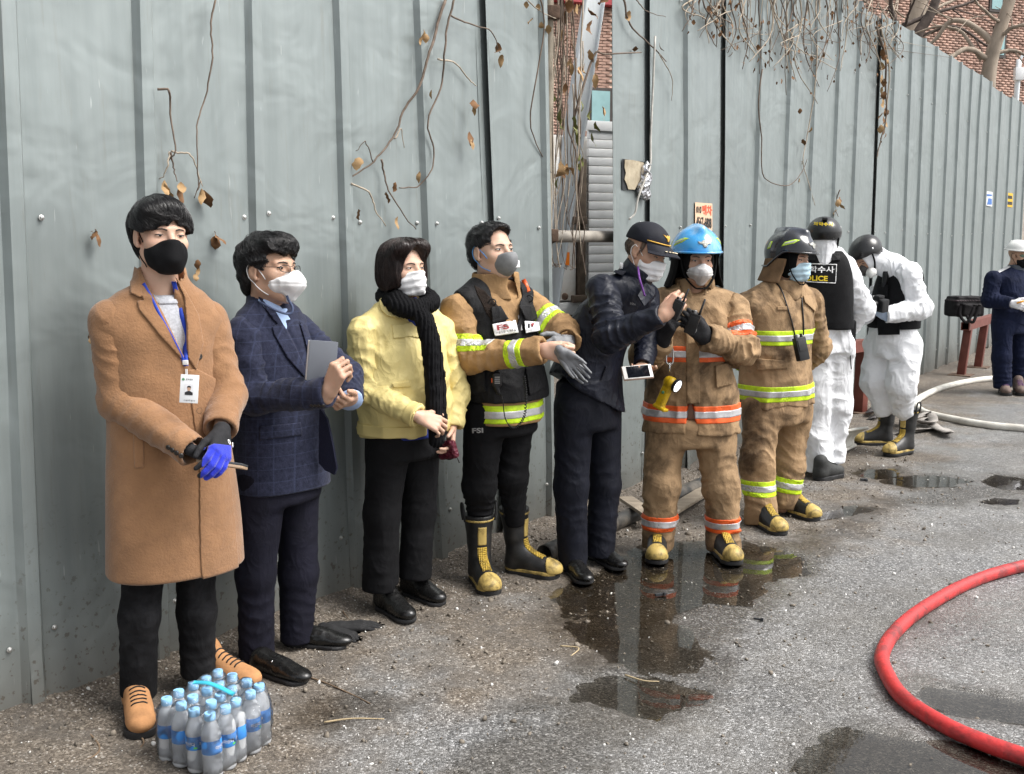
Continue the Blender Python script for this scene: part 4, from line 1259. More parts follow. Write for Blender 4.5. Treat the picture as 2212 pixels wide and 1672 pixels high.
def core(pts, h=.016):
    """hidden trunk and limbs under the clothes: list of chains of (point, radius)"""
    S = Shape(h)
    pts = [[(p, r * .8) for p, r in ch] for ch in pts]
    for ch in pts:
        S.chain([p for p, r in ch], [r for p, r in ch], .03)
    return S.build().mesh()

def hand(W, d, n, side, curl, spread=.0, thumb=(.75, .55, .25), tcurl=.35, sc=1.0, fat=1.0, h=.0032, wrist=.03, cup=0.0):
    """side +1 right, -1 left; n = the way the palm faces; curl = per finger total curl (radians) or one number"""
    W = np.asarray(W, float); d = unit(d); n = unit(np.asarray(n, float) - d * np.dot(n, d)); t = side * np.cross(d, n)
    S = Shape(h)
    curl = list(curl) if np.ndim(curl) else [curl] * 4
    offs = (.033, .011, -.012, -.032); fw = (.090, .094, .089, .080)
    lens = ((.043, .026, .021), (.047, .030, .022), (.044, .027, .022), (.034, .021, .019))
    S.add(cone(W - d * wrist * sc, W, .027 * sc * fat, .026 * sc * fat), .01)
    kn = []
    for i in range(4):
        k = W + sc * (d * fw[i] + t * offs[i] + n * cup * abs(offs[i]))
        kn.append(k); S.add(cone(W + sc * t * offs[i] * .55, k, .0165 * sc * fat, .0120 * sc * fat), .014 * sc)
    S.add(ell(W + sc * (d * .030 + t * .022 + n * .008), np.array([.020, .032, .016]) * sc * fat, np.stack([t, d, n])), .012)
    for i in range(4):
        p = kn[i]; a = curl[i]; ang = a * .42; r = (.0098, .0090, .0082, .0074) if i < 3 else (.0086, .0078, .0072, .0066)
        sp = spread * (1.5 - i)
        for j in range(3):
            dd = unit(math.cos(ang) * (d + t * sp) + math.sin(ang) * n); q = p + dd * lens[i][j] * sc
            S.add(cone(p, q, r[j] * sc * fat, r[j + 1] * sc * fat), .006 if j == 0 else .002)
            p = q; ang += a * (.62 if j == 0 else .42)
    p = W + sc * (d * .020 + t * .026 + n * .006); td = unit(t * thumb[0] + d * thumb[1] + n * thumb[2])
    for j, (L, r0, r1) in enumerate(((.044, .015, .0125), (.033, .0115, .0105), (.026, .0105, .0085))):
        q = p + td * L * sc; S.add(cone(p, q, r0 * sc * fat, r1 * sc * fat), .008 if j == 0 else .003)
        p = q; td = unit(td + tcurl * (d * .9 + n * .6 - t * .7))
    return S.build()

def shoe_shape(kind):
    """local: x forward, y side, z up; heel at 0, toe at .28"""
    U = Shape(.0045)
    if kind == 'boot_fire':
        U.add(cone((.055, 0, .06), (.050, 0, .20), .052, .050), .03).add(cone((.050, 0, .20), (.042, 0, .345), .055, .078), .03)
        U.add(cone((.05, 0, .055), (.20, 0, .045), .050, .045), .03).add(ell((.235, 0, .045), (.062, .054, .044)), .02)
        U.add(cone((.07, 0, .12), (.17, 0, .062), .042, .042), .04)
        U.cut(region_prim(lambda P: np.maximum(.018 - P[:, 2], P[:, 2] - .335), (-.2, -.2, -.1), (.5, .2, .5)), .004)
        sole = [((.05, 0), .050), ((.13, 0), .046), ((.225, 0), .058)]
    elif kind == 'ankle_boot':
        U.add(cone((.045, 0, .05), (.045, 0, .175), .043, .052), .02).add(cone((.045, 0, .045), (.19, 0, .034), .039, .036), .025)
        U.add(ell((.215, 0, .034), (.055, .041, .030)), .02).add(cone((.06, 0, .10), (.15, 0, .05), .035, .036), .03)
        U.cut(region_prim(lambda P: .014 - P[:, 2], (-.2, -.2, -.1), (.5, .2, .5)), .003)
        sole = [((.05, 0), .040), ((.13, 0), .036), ((.21, 0), .046)]
    elif kind == 'hiker':
        U.add(cone((.045, 0, .055), (.045, 0, .13), .043, .045), .02).add(cone((.045, 0, .055), (.20, 0, .046), .043, .042), .025)
        U.add(ell((.225, 0, .045), (.062, .048, .038)), .02).add(cone((.06, 0, .11), (.16, 0, .06), .036, .040), .03)
        U.cut(region_prim(lambda P: .022 - P[:, 2], (-.2, -.2, -.1), (.5, .2, .5)), .003)
        sole = [((.05, 0), .044), ((.13, 0), .042), ((.222, 0), .053)]
    else:  # dress shoe
        U.add(cone((.045, 0, .040), (.048, 0, .062), .036, .034), .02).add(cone((.045, 0, .038), (.20, 0, .034), .035, .036), .025)
        U.add(ell((.232, 0, .032), (.066, .043, .027)), .02).add(cone((.07, 0, .062), (.16, 0, .042), .030, .034), .03)
        U.cut(region_prim(lambda P: .014 - P[:, 2], (-.2, -.2, -.1), (.5, .2, .5)), .003)
        sole = [((.05, 0), .040), ((.13, 0), .036), ((.225, 0), .048)]
    return U, sole

def sole_mesh(sole, z0, z1, grow=0.0, toe=.045, h=.0045):
    S = Shape(h)
    for i, (c, r) in enumerate(sole):
        pass
    A = [(np.array([c[0], c[1]]), r + grow) for c, r in sole]
    def reg(P):
        U = P[:, :2]; d = np.full(len(U), 9.0)
        for (a, ra), (b, rb) in zip(A[:-1], A[1:]):
            e = b - a; t = np.clip(((U - a) @ e) / (e @ e), 0, 1); q = np.linalg.norm(U - a - t[:, None] * e, axis=1) - (ra + (rb - ra) * t)
            k = .02; hh = np.clip(.5 + .5 * (q - d) / k, 0, 1); d = q + (d - q) * hh - k * hh * (1 - hh)
        return np.maximum(d, np.abs(P[:, 2] - (z0 + z1) / 2) - (z1 - z0) / 2)
    S.add(region_prim(reg, (-.06, -.1, z0 - .004), (.34, .1, z1 + .004)), .0)
    return S.build().mesh()

def shoe(root, heel, toe, kind, mats, name="shoe", sc=1.0, lift=0.0, low=False):
    """heel, toe: ground points (world)"""
    heel = np.array([heel[0], heel[1], .006 + lift]); d = np.array([toe[0] - heel[0], toe[1] - heel[1], 0]); d = unit(d)
    R = np.stack([d, np.cross((0, 0, 1), d), np.array([0, 0, 1.0])])
    U, sole = shoe_shape(kind)
    if low: U.cut(region_prim(lambda P: P[:, 2] - .20, (-.2, -.2, -.1), (.5, .2, .5)), .01)
    U.build()
    if kind in ('dress', 'ankle_boot'):
        U.crumple(.0022, (30, 18, 60), 5, mask=lambda P: np.clip(1 - np.abs(P[:, 0] - .14) / .06, 0, 1))
    v, f = U.mesh(); P = lambda V: place(V, heel, R, sc)
    o = obj(name, P(v), f, mats[0], root)
    zt = {'boot_fire': .024, 'hiker': .028, 'dress': .018, 'ankle_boot': .018}[kind]
    v, f = sole_mesh(sole, 0, zt, .003); obj("sole", P(v), f, mats[1], o)
    if kind == 'boot_fire':
        Y = mats[2]
        v, f = sole_mesh(sole, .022, .040, .003); obj("sole_band", P(v), f, Y, o)
        v, f = U.patch(lambda q: np.maximum(.246 - .35 * (q[:, 2] - .03) - q[:, 0], .03 - q[:, 2]), (.18, -.08, .03), (.32, .08, .10), .005, .004, .004); obj("toe_cap", P(v), f, Y, o)
        def instep(q): return np.maximum.reduce([np.abs(q[:, 1]) - .024, .055 - q[:, 0] + .0 * q[:, 2], q[:, 2] - .185, q[:, 0] - .205])
        v, f = U.patch(instep, (.06, -.04, .04), (.215, .04, .20), .004, .004, .004)
        k = v[:, 2]; obj("instep_guard", P(v), f, mats[3], o)
        if low: return o
        def shin(q): return np.maximum.reduce([np.abs(q[:, 1]) - .022, .05 - q[:, 0], np.abs(q[:, 2] - .240) - .045])
        v, f = U.patch(shin, (.06, -.04, .19), (.15, .04, .30), .004, .004, .004); obj("shin_guard", P(v), f, Y, o)
        v, f = U.patch(lambda q: np.abs(q[:, 2] - .312) - .006, (-.06, -.1, .30), (.15, .1, .325), .002, .003, .004); obj("top_stripe", P(v), f, Y, o)
        for s in (-1, 1):
            pts = catmull([(.025, s * .074, .305), (.020, s * .080, .355), (.030, s * .083, .388), (.058, s * .083, .388), (.068, s * .080, .355), (.063, s * .074, .305)], 16)
            v, f = tube(pts, .006, 6); obj("pull_loop", P(v), f, mats[1], o)
    if kind == 'hiker':
        for i in range(6):
            x = .10 + i * .018; z = np.array([x, 0, .2]); pts = np.array([(x + .004, y, 0) for y in np.linspace(-.026, .026, 9)])
            for k in range(len(pts)):
                zz = np.linspace(.18, .02, 60); q = np.column_stack([np.full(60, pts[k, 0]), np.full(60, pts[k, 1]), zz]); s_ = U.sample(q); j = np.nonzero(s_ < 0)[0]
                pts[k, 2] = zz[j[0]] + .003 if len(j) else .08
            v, f = tube(pts, .003, 5); obj("lace", P(v), f, mats[2], o)
    return o

def cut_end(S, a, b, r, over=.0, hollow=True):
    """cut a sleeve or trouser leg off square at b (coming from a) and hollow the opening"""
    d = unit(np.asarray(b) - np.asarray(a)); x, y, _ = frame(d); R = np.stack([x, y, d])
    S.sub(rbox(np.asarray(b) + d * (.10 + over), (r * 2.2, r * 2.2, .10), R, .002), .004)
    if hollow: S.sub(cone(np.asarray(b) - d * (.020 - over), np.asarray(b) + d * .03, r - .012, r - .006), .004)

def sleeve(par, pts, r, mt, seed=1, amp=.007, n=(3.2, 3.6), h=.0065, name="sleeve", crum=.0, opened=True, hard=True):
    S = Shape(h)
    S.chain(pts, r, .03)
    if opened: cut_end(S, pts[-2], pts[-1], r[-1])
    S.build()
    for i in range(len(pts) - 1):
        a, b = pts[i], pts[i + 1]
        S.folds(a, b, max(r) * 1.8, amp * (1 if i == 0 else .85), n[min(i, 1)] * np.linalg.norm(np.asarray(b) - a) / .28, seed + i, .25 if i == 0 else 0., 1.0 if i == 0 else .85, 1.8)
    if crum: S.crumple(crum * .6, (8, 8, 8), seed + 4, True, warp=.06); S.crumple(crum * .5, (17, 17, 17), seed + 5, True, warp=.04)
    v, f = S.mesh()
    S.obj = obj(name, v, f, mt, par)
    return S

def legs(root, L, mt, seed=1, amp=.006, crum=.003, h=.008, name="trousers", block=None, cutr=True, crs=(5, 5, 3.5), rid=False):
    """L: per leg ((hip, knee, ankle), (r0, r1, r2))"""
    S = Shape(h)
    if block: S.add(block, .03)
    for (a, k, e), r in L:
        S.add(cone(a, k, r[0], r[1]), .03).add(cone(k, e, r[1], r[2]), .03)
    if cutr:
        for (a, k, e), r in L: cut_end(S, k, e, r[2], 0, False)
    S.build()
    for i, ((a, k, e), r) in enumerate(L):
        S.folds(a, k, r[0] * 1.6, amp * .8, 2.6, seed + 2 * i, .45, 1.0)
        S.folds(k, e, r[1] * 1.7, amp, 3.0, seed + 2 * i + 1, .15, .86, 1.3)
    S.crumple(crum, crs, seed + 9, rid, warp=.03 if rid else 0)
    v, f = S.mesh(); S.obj = obj(name, v, f, mt, root)
    return S

def band(S, c, n, hw, mats, par, rad=.3, name="reflective_band", off=.0025, extra=None, h=.0045, mid=.42):
    c = np.asarray(c, float); reg0 = slab(c, n, hw); reg1 = slab(c, n, hw * mid)
    w = lambda r: (lambda P: np.maximum.reduce([r(P), np.linalg.norm(P - c, axis=1) - rad] + ([extra(P)] if extra else [])))
    lo = np.maximum(c - rad, S.lo); hi = np.minimum(c + rad, S.lo + S.h * np.array(S.n))
    n = unit(n); e = np.sqrt(np.maximum(rad ** 2 * (1 - n ** 2), 0)) + hw * np.abs(n) + .01
    lo = np.maximum(lo, c - e); hi = np.minimum(hi, c + e)
    v, f = S.patch(w(reg0), lo, hi, off, .004, h)
    if not len(v): return
    o = obj(name, v, f, mats[0], par)
    v, f = S.patch(w(reg1), lo, hi, off + .0022, .002, h)
    if len(v): obj("silver_stripe", v, f, mats[1], o)
    return o

def disc(S, u, v, Y0, Y1, r, mt, par, name="button", t=.004):
    p = S.hit(u, v, Y0, Y1); n = S.grad(p[None])[0]; x, y, z = frame(n)
    return obj(name, *lathe([(r * .7, -.002), (r, 0), (r, t), (r * .75, t * 1.4), (.001, t)], 12, p, [x, y, n]), mt, par)

def leg_prims(S, hip, knee, ankle, r, k=.04):
    S.add(cone(hip, knee, r[0], r[1]), k).add(cone(knee, ankle, r[1], r[2]), k)

def strip(name, pts, w, mt, root, thick=.0012, face=None):
    """flat ribbon along pts, turned to face 'face'"""
    P = np.asarray(pts, float); T = np.gradient(P, axis=0); face = np.asarray(face if face is not None else (0, -1, 0), float)
    A = np.cross(T, face); A /= np.linalg.norm(A, axis=1)[:, None] + 1e-9; N = np.cross(A, T); N /= np.linalg.norm(N, axis=1)[:, None] + 1e-9
    V = np.concatenate([P + A * w / 2 + N * thick, P - A * w / 2 + N * thick, P - A * w / 2 - N * thick, P + A * w / 2 - N * thick]); n = len(P)
    F = []
    for i in range(n - 1):
        for a in range(4):
            b = (a + 1) % 4; F.append((a * n + i, b * n + i, b * n + i + 1, a * n + i + 1))
    F += [(0, n, 2 * n, 3 * n), (n - 1, 4 * n - 1, 3 * n - 1, 2 * n - 1)]
    return obj(name, V, F, mt, root)

def letters(sh, s, bold, p0, p1, height, Y0, Y1, mt, root, name="lettering", lift=.003, squeeze=None):
    """text laid on shape sh between picture points p0 -> p1 (baseline), height in picture px"""
    V, F = text2d(s, bold)
    if len(V) == 0: return None
    p0 = np.asarray(p0, float); p1 = np.asarray(p1, float); e = p1 - p0; up = np.array([e[1], -e[0]]); up = unit(up) * height
    if squeeze is not None: up = np.asarray(squeeze, float)
    W = V[:, 0].max(); W2 = []
    for x, y in V:
        q = p0 + e * (x / W) + up * y
        P = sh.hit(q[0], q[1], Y0, Y1) if sh is not None else at(q[0], q[1], Y0)
        W2.append(P - unit(P - np.array([0, 0, EYE])) * lift)
    return obj(name, W2, F, mt, root, smooth=False)

def traced(sh, pts, D, name, mt, root, off=.004, inn=.004, h=.004, near=.4, far=.0, extra=None):
    lo, hi = outline_box(pts, D, near, far); reg = outline(pts, D)
    if extra is not None:
        r0 = reg; reg = lambda P: np.maximum(r0(P), extra(P))
    v, f = sh.patch(reg, lo, hi, off, inn, h)
    return obj(name, v, f, mt, root) if len(v) else None

def ring(u, v, w, d, D, yaw, dy=0.0):
    p = at(u, v, D + dy); return (p[0], p[1], p[2], w, d, math.radians(yaw))
# ------------------------------------------------------------------ the man in the tan overcoat
M_COAT = mat("camel_wool", (.262, .136, .064), .95, var=.14, vscale=16, bump=.35, bscale=120, sheen=.25, big=.12, bigscale=7, wr=.12, wrs=3.5)
M_BTN = mat("dark_button", (.02, .017, .015), .3, var=.2)
M_GREYKNIT = mat("grey_marl_knit", (.42, .43, .46), .9, var=.2, vscale=120, bump=.2, bscale=220)
M_JEANS = mat("washed_black_denim", (.007, .007, .008), .9, var=.5, vscale=9, bump=.12, bscale=180, stain=(.03, .03, .033), stain_amt=.5, stain_scale=6, spec=.2, wr=.3, wrs=5)
M_BLUEBAND = mat("blue_lanyard", (.012, .05, .42), .6, var=.1)
M_WPLASTIC = mat("white_plastic", (.8, .8, .8), .4, var=.03)
M_GLOVEK = mat("black_knit", (.012, .012, .014), .85, var=.3, vscale=60, bump=.3, bscale=240)
M_GLOVEB = mat("blue_knit", (.008, .022, .46), .85, var=.3, vscale=60, bump=.4, bscale=240, sheen=.3)
M_SUEDE = mat("tan_suede", (.40, .20, .085), .9, var=.2, vscale=25, bump=.2, bscale=160)
M_RUBBER = mat("black_rubber", (.015, .015, .016), .6, var=.3, vscale=30)
M_LACE = mat("black_lace", (.012, .012, .012), .8, var=.2)
M_INK = mat("black_print", (.015, .015, .018), .6, var=0)
M_CARD = mat("white_card", (.78, .79, .80), .35, var=.04, coat=.5)
M_GREENINK = mat("green_print", (.10, .28, .14), .6, var=0)

def p1():
    D, yaw = 3.5, 35; g = grab(D); R = rows(yaw)
    root = thing("person", gnd(370, 1530), "person in a long tan overcoat and black mask wearing a badge on a blue lanyard", "person")
    C = g(349, 512, -.02)
    piece, hd = make_head(root, C, 38, -2, -2, 1.02, 'cloth', M_BLACKMASK, eyes=.55, loop_mat=M_BLACKMASK)
    # clothes
    neck = g(352, 640)
    rs, re, rw = g(243, 695, -.09), g(258, 865, -.10), g(418, 975, -.235)
    ls, le, lw = g(446, 695, .09), g(488, 852, .05), g(476, 928, -.10)
    rg = lambda u, v, w, d, dy=0: ring(u, v, w, d, D, yaw, dy)
    coat = Shape(.0065)
    coat.add(loft([rg(380, 1226, .238, .165), rg(376, 1120, .230, .158), rg(370, 1020, .218, .148), rg(362, 900, .200, .138), rg(352, 780, .195, .132), rg(348, 690, .175, .118), rg(350, 645, .11, .085)], 2.3, .012), .02)
    coat.add(cone(g(322, 640, -.03), rs, .062, .070), .05).add(cone(g(388, 640, .03), ls, .062, .070), .05)
    coat.add(loft([rg(352, 655, .10, .09), rg(350, 575, .078, .078, .02)], 2.0, .01), .015)
    V = [(303, 560), (318, 612), (352, 676), (396, 768), (404, 770), (403, 700), (397, 640), (378, 596), (372, 560)]
    lo, hi = outline_box(V, D, .5, -.05)
    coat.sub(region_prim(outline(V, D), lo, hi), .006)
    coat.sub(loft([rg(352, 660, .072, .07), rg(351, 560, .066, .066, .0)], 2, .002), .006)
    coat.build()
    coat.crumple(.004, (3.5, 3.5, 1.6), 15, False)
    v, f = coat.mesh()
    co = obj("overcoat", v, f, M_COAT, root)
    sr = sleeve(co, [rs, re, rw], [.075, .067, .055], M_COAT, 11, .006, (2.2, 2.8), crum=.004)
    sleeve(co, [ls, le, lw], [.075, .066, .056], M_COAT, 13, .006, (2.2, 2.8), crum=.004)
    # lapels, front edge, pocket, buttons
    traced(coat, [(285, 598), (304, 583), (322, 624), (350, 682), (394, 762), (392, 775), (348, 728), (300, 668), (296, 650), (312, 648), (305, 640), (281, 634)], D, "lapel", M_COAT, co, .008, .004)
    traced(coat, [(378, 598), (388, 606), (408, 640), (430, 680), (440, 740), (424, 800), (406, 772), (404, 700), (398, 640)], D, "lapel", M_COAT, co, .008, .004)
    traced(coat, [(280, 600), (288, 574), (303, 584), (309, 640), (300, 642), (282, 632)], D, "collar", M_COAT, co, .010, .004)
    traced(coat, [(404, 800), (424, 796), (490, 830), (520, 900), (540, 1000), (540, 1260), (440, 1270), (433, 1215), (431, 1000)], D, "front_edge", M_COAT, co, .005, .004)
    traced(coat, [(287, 925), (311, 930), (311, 1010), (290, 1012)], D, "pocket_welt", M_COAT, co, .005, .004)
    for u, vv, r in ((429, 887, .0125), (430, 770, .011)):
        p = coat.hit(u, vv, D - .5, D + .1); n = coat.grad(p[None])[0]; x, y, z = frame(n)
        obj("button", *lathe([(r * .7, -.002), (r, 0), (r, .004), (r * .8, .006), (r * .5, .004), (.001, .004)], 14, p, [x, y, n]), M_BTN, co)
    for i in range(4):
        p = sr.hit(364 + i * 9, 966 + i * 6, D - .6, D + .1); n = sr.grad(p[None])[0]; x, y, z = frame(n)
        obj("cuff_button", *lathe([(.006, -.002), (.0085, 0), (.0085, .004), (.005, .005), (.001, .004)], 10, p, [x, y, n]), M_BTN, co)
    # jumper
    j = Shape(.008)
    j.add(loft([rg(362, 900, .17, .112), rg(352, 780, .17, .108), rg(350, 700, .16, .100), rg(352, 655, .095, .080), rg(351, 636, .072, .070)], 2.2, .012), .02).build()
    v, f = j.mesh(); jo = obj("jumper", v, f, M_GREYKNIT, root)
    v, f = j.patch(outline([(325, 628), (345, 646), (380, 646), (392, 630), (396, 642), (384, 657), (345, 658), (322, 642)], D), *outline_box([(325, 626), (395, 658)], D, .3, 0), .004, .004, .004)
    if len(v): obj("neckband", v, f, M_GREYKNIT, jo)
    # trousers
    legs(root, [((g(318, 1160, -.06), g(303, 1330, -.08), g(298, 1500, -.08)), (.078, .066, .062)), ((g(418, 1150, .07), g(425, 1320, .08), g(428, 1455, .09)), (.078, .066, .062))], M_JEANS, 21, .004, .005)
    # shoes
    h1, t1 = gnd(294, 1528), gnd(312, 1620)
    shoe(root, h1, t1, 'hiker', (M_SUEDE, M_RUBBER, M_LACE), sc=1.0)
    h2 = gnd(430, 1468); shoe(root, h2, h2 + np.array([.22, -.10, 0]), 'hiker', (M_SUEDE, M_RUBBER, M_LACE), sc=1.0)
    # gloved hands: the left over the right, holding a phone
    hl = hand(g(478, 942, -.17), g(474, 995, -.27) - g(478, 942, -.17), (-.75, .6, -.1), -1, (.9, 1.0, 1.05, 1.0), spread=.10, fat=1.08, thumb=(.5, .8, .4), sc=1.0)
    v, f = hl.mesh(); go = obj("glove", v, f, M_GLOVEK, root)
    v, f = hl.patch(outline([(440, 968), (462, 958), (500, 962), (530, 985), (520, 1050), (430, 1050)], D), hl.lo, hl.lo + hl.h * np.array(hl.n), .0025, .004, .0035)
    obj("finger_cover", v, f, M_GLOVEB, go)
    for du in (0, 9):
        c = hl.hit(494 + du * .8, 955 + du * .7, D - .5, D + .2); n = hl.grad(c[None])[0]; x, y, z = frame(n)
        a = np.linspace(0, 6.28, 14); obj("cuff_ring", *tube(np.array([c + n * .002 + .008 * (math.cos(q) * x * .6 + math.sin(q) * y) for q in a]), .0016, 5), M_WPLASTIC, go)
    hr = hand(rw + (g(440, 985, -.20) - rw) * .1, g(462, 1000, -.14) - rw, (.3, .5, .6), 1, (1.9, 2.0, 2.0, 2.0), fat=1.0, sc=.80)
    v, f = hr.mesh(); obj("glove", v, f, M_GLOVEK, root)
    # lanyard and badge
    P1 = [coat.hit(u, v_, D - .5, D + .1) - np.array([0, .006, 0]) for u, v_ in ((398, 700), (401, 740), (402, 770), (403, 790))]
    L1 = [j.hit(u, v_, D - .4, D + .1) - np.array([0, .005, 0]) for u, v_ in ((376, 608), (384, 640), (392, 676))]
    strip("lanyard", catmull(L1 + P1, 24), .015, M_BLUEBAND, root)
    L2 = [min(j.hit(u, v_, D - .4, D + .1), coat.hit(u, v_, D - .4, D + .1), key=lambda q: q[1]) - np.array([0, .009, 0]) for u, v_ in ((312, 612), (328, 642), (350, 686), (376, 734))]
    strip("lanyard", catmull(L2 + [P1[3]], 24), .011, M_BLUEBAND, root)
    b0 = P1[3] + np.array([0, -.004, 0])
    obj("lanyard_clip", *join([box(b0 + np.array([0, 0, .012]), (.009, .004, .008), None, .002), box(b0 - np.array([-.002, 0, .03]), (.0035, .002, .02)), box(b0 - np.array([-.004, 0, .052]), (.007, .004, .012), None, .002)]), M_WPLASTIC, root, sharp=30)
    bc = g(409, 840, -.215); Rb = np.stack([unit([.98, .12, -.08]), unit([.1, -.97, .10]), np.cross(unit([.98, .12, -.08]), unit([.1, -.97, .10]))]); Rb[2] = unit(np.cross(Rb[0], Rb[1])) * (1 if np.cross(Rb[0], Rb[1])[2] > 0 else -1)
    bd = obj("badge", *box(bc, (.029, .0018, .046), Rb, .0015), M_CARD, root, sharp=30)
    fpt_ = lambda x, z, o=.003: bc + Rb[0] * x + Rb[2] * z + Rb[1] * o
    def flat(name, pts, m, o=.0026): obj(name, [fpt_(x, z, o) for x, z in pts], [tuple(range(len(pts)))], m, bd, smooth=False)
    flat("badge_photo", [(-.014, -.020), (.013, -.020), (.013, .016), (-.014, .016)], mat("photo_backdrop", (.72, .72, .74), .5, var=.03))
    flat("badge_photo_suit", [(-.013, -.0198), (.012, -.0198), (.012, -.012), (.004, -.007), (-.005, -.007), (-.013, -.012)], M_INK, .0029)
    flat("badge_photo_face", [(.0055 * math.cos(a) - .0005, .0075 * math.sin(a) + .0005) for a in np.linspace(0, 6.28, 12, endpoint=False)], SKIN_B, .0031)
    flat("badge_photo_hair", [(-.0065, .001), (-.0062, .008), (-.0005, .0105), (.0055, .008), (.0058, .001), (.0040, .0048), (-.0048, .0048)], M_HAIR, .0034)
    flat("badge_emblem", [(.0045 * math.cos(a) - .020, .0045 * math.sin(a) + .030) for a in np.linspace(0, 6.28, 10, endpoint=False)], M_GREENINK)
    for s, x0, z0, hgt, w in (("공무원증", -.012, .0275, .006, .022), ("서울특별시", -.016, -.040, .005, .036)):
        tv, tf = text2d(s, .01 if s == "공무원증" else 0.0)
        if len(tv): obj("lettering", [fpt_(x0 + w * x / tv[:, 0].max(), z0 + hgt * y, .0028) for x, y in tv], tf, M_INK, bd, smooth=False)
    # hair
    H = Shape(.0042)
    H.add(ell((0, -.020, .046), (.090, .110, .092)), .02).add(ell((-.02, .050, .082), (.072, .055, .040)), .03).add(ell((0, -.070, -.015), (.070, .048, .070)), .03)
    for s in (-1, 1): H.add(ell((s * .066, -.005, .03), (.024, .07, .050)), .03)
    H.sub(region_prim(lambda P: np.maximum.reduce([.036 - P[:, 1] + .25 * np.maximum(P[:, 2] - .02, 0), P[:, 2] - (.048 - .45 * np.abs(P[:, 0] - .012)) - .005 * np.sin(P[:, 0] * 160)]), (-.12, .0, -.14), (.12, .16, .10)), .012)
    H.sub(region_prim(lambda P: np.maximum(P[:, 2] - (.026 - .35 * np.maximum(P[:, 1], -.02)), .0 - (P[:, 1] + .036)), (-.14, -.045, -.15), (.14, .2, .06)), .008)
    H.build(); H.crumple(.0014, (30, 8, 14), 31)
    finish_hair(root, H, C, hd['R'], 1.02, M_HAIR, 2400, 41, lambda P: np.stack([P[:, 0] * 6 + .3, P[:, 1] * 5 + .45, -.35 - 4 * np.maximum(.09 - P[:, 2], 0)], 1))
    finish_body(root, [piece, core([[(neck, .06), (g(355, 900), .11), (g(360, 1080), .13)], [(g(340, 690), .08), (rs, .05), (re, .04), (rw, .03)], [(g(360, 690), .08), (ls, .05), (le, .04), (lw, .03)], [(g(318, 1100, -.06), .07), (g(303, 1330, -.08), .05), (g(297, 1490, -.08), .04)], [(g(418, 1100, .07), .07), (g(425, 1320, .08), .05), (g(428, 1440, .09), .04)]])], SKIN_A, hd)
    # the phone lying in the gloves
    pc = g(480, 1004, -.19); ax = unit(g(520, 1000, -.22) - g(450, 990, -.22)); ay = unit(np.cross((0.1, .3, 1), ax)); az = np.cross(ax, ay)
    ph = thing("tablet_case", pc - np.array([0, 0, .005]), "thin tan and grey case poking out of the blue gloves", "phone case")
    obj("case_body", *box(pc, (.075, .045, .0045), [ax, ay, az], .002), mat("case_tan", (.42, .30, .20), .6), ph, sharp=30)
    obj("case_cover", *box(pc + az * .0085, (.075, .045, .0038), [ax, ay, az], .002), mat("case_grey", (.05, .055, .06), .5), ph, sharp=30)

def finish_hair(root, H, C, R, sc, mt, n, seed, flow, off=.0022, r=.0009, jit=.10, name="hair", steps=9, step=.012, extra_cond=None):
    v, f = H.mesh()
    rr = np.random.default_rng(seed); idx = rr.integers(0, len(v), n)
    sv, sf = strands(H, v[idx], flow, steps, step, off, r, seed, jit)
    V = np.vstack([v, sv]); F = np.vstack([f, sf + len(v)])
    return obj(name, place(V, C, R, sc), F, mt, root)
# ------------------------------------------------------------------ man in the navy check blazer
t = NT("navy_check_tweed")
_c = t.ramp(t.noise(60, 4, .6), [(.3, (.010, .012, .026)), (.7, (.026, .030, .058))])
_w1 = t.math('GREATER_THAN', t.wave(6.5, src=t.map((1, 1, 1), (0, 0, .35)), axis='X'), .985); _w2 = t.math('GREATER_THAN', t.wave(6.5, axis='Z'), .985)
_c = t.mix(t.math('MULTIPLY', t.math('MAXIMUM', _w1, _w2), .16), _c, (.07, .09, .17))
t.set("Base Color", _c); t.set("Roughness", .95); t.set("Specular IOR Level", .2); t.set("Sheen Weight", .08); t.set("Normal", t.bump(t.noise(160, 5, .6), .3, .006))
M_BLAZER = t.m
M_NAVYTR = mat("navy_trousers", (.008, .008, .015), .85, var=.3, vscale=8, bump=.12, bscale=160, spec=.2, wr=.3, wrs=4)
M_BLACKTR = mat("black_trousers", (.006, .006, .007), .85, var=.3, vscale=8, bump=.1, bscale=160, spec=.2, wr=.3, wrs=4)
M_SHIRT = mat("light_blue_shirt", (.36, .48, .72), .8, var=.06, bump=.1, bscale=200)
M_VESTKNIT = mat("navy_knit", (.010, .011, .024), .9, var=.2, bump=.2, bscale=240, spec=.2)
M_LEATHER = mat("black_leather", (.008, .008, .008), .28, var=.3, vscale=20, bump=.1, bscale=60, spec=.6)
M_STEEL = mat("bright_steel", (.6, .6, .6), .25, 1.0, var=.1)
M_GLASSFR = mat("dark_metal_frame", (.03, .03, .032), .3, .8, var=.1)
M_STRAPBL = mat("slate_blue_strap", (.06, .08, .15), .7, var=.1)
M_GLASS = mat("lens_glass", (1, 1, 1), .03, var=0, trans=1.0, ior=1.1, alpha=.35)
M_NOTEG = mat("grey_notebook_cover", (.12, .13, .15), .45, var=.08)
M_PAPER = mat("white_paper", (.80, .80, .78), .8, var=.03)

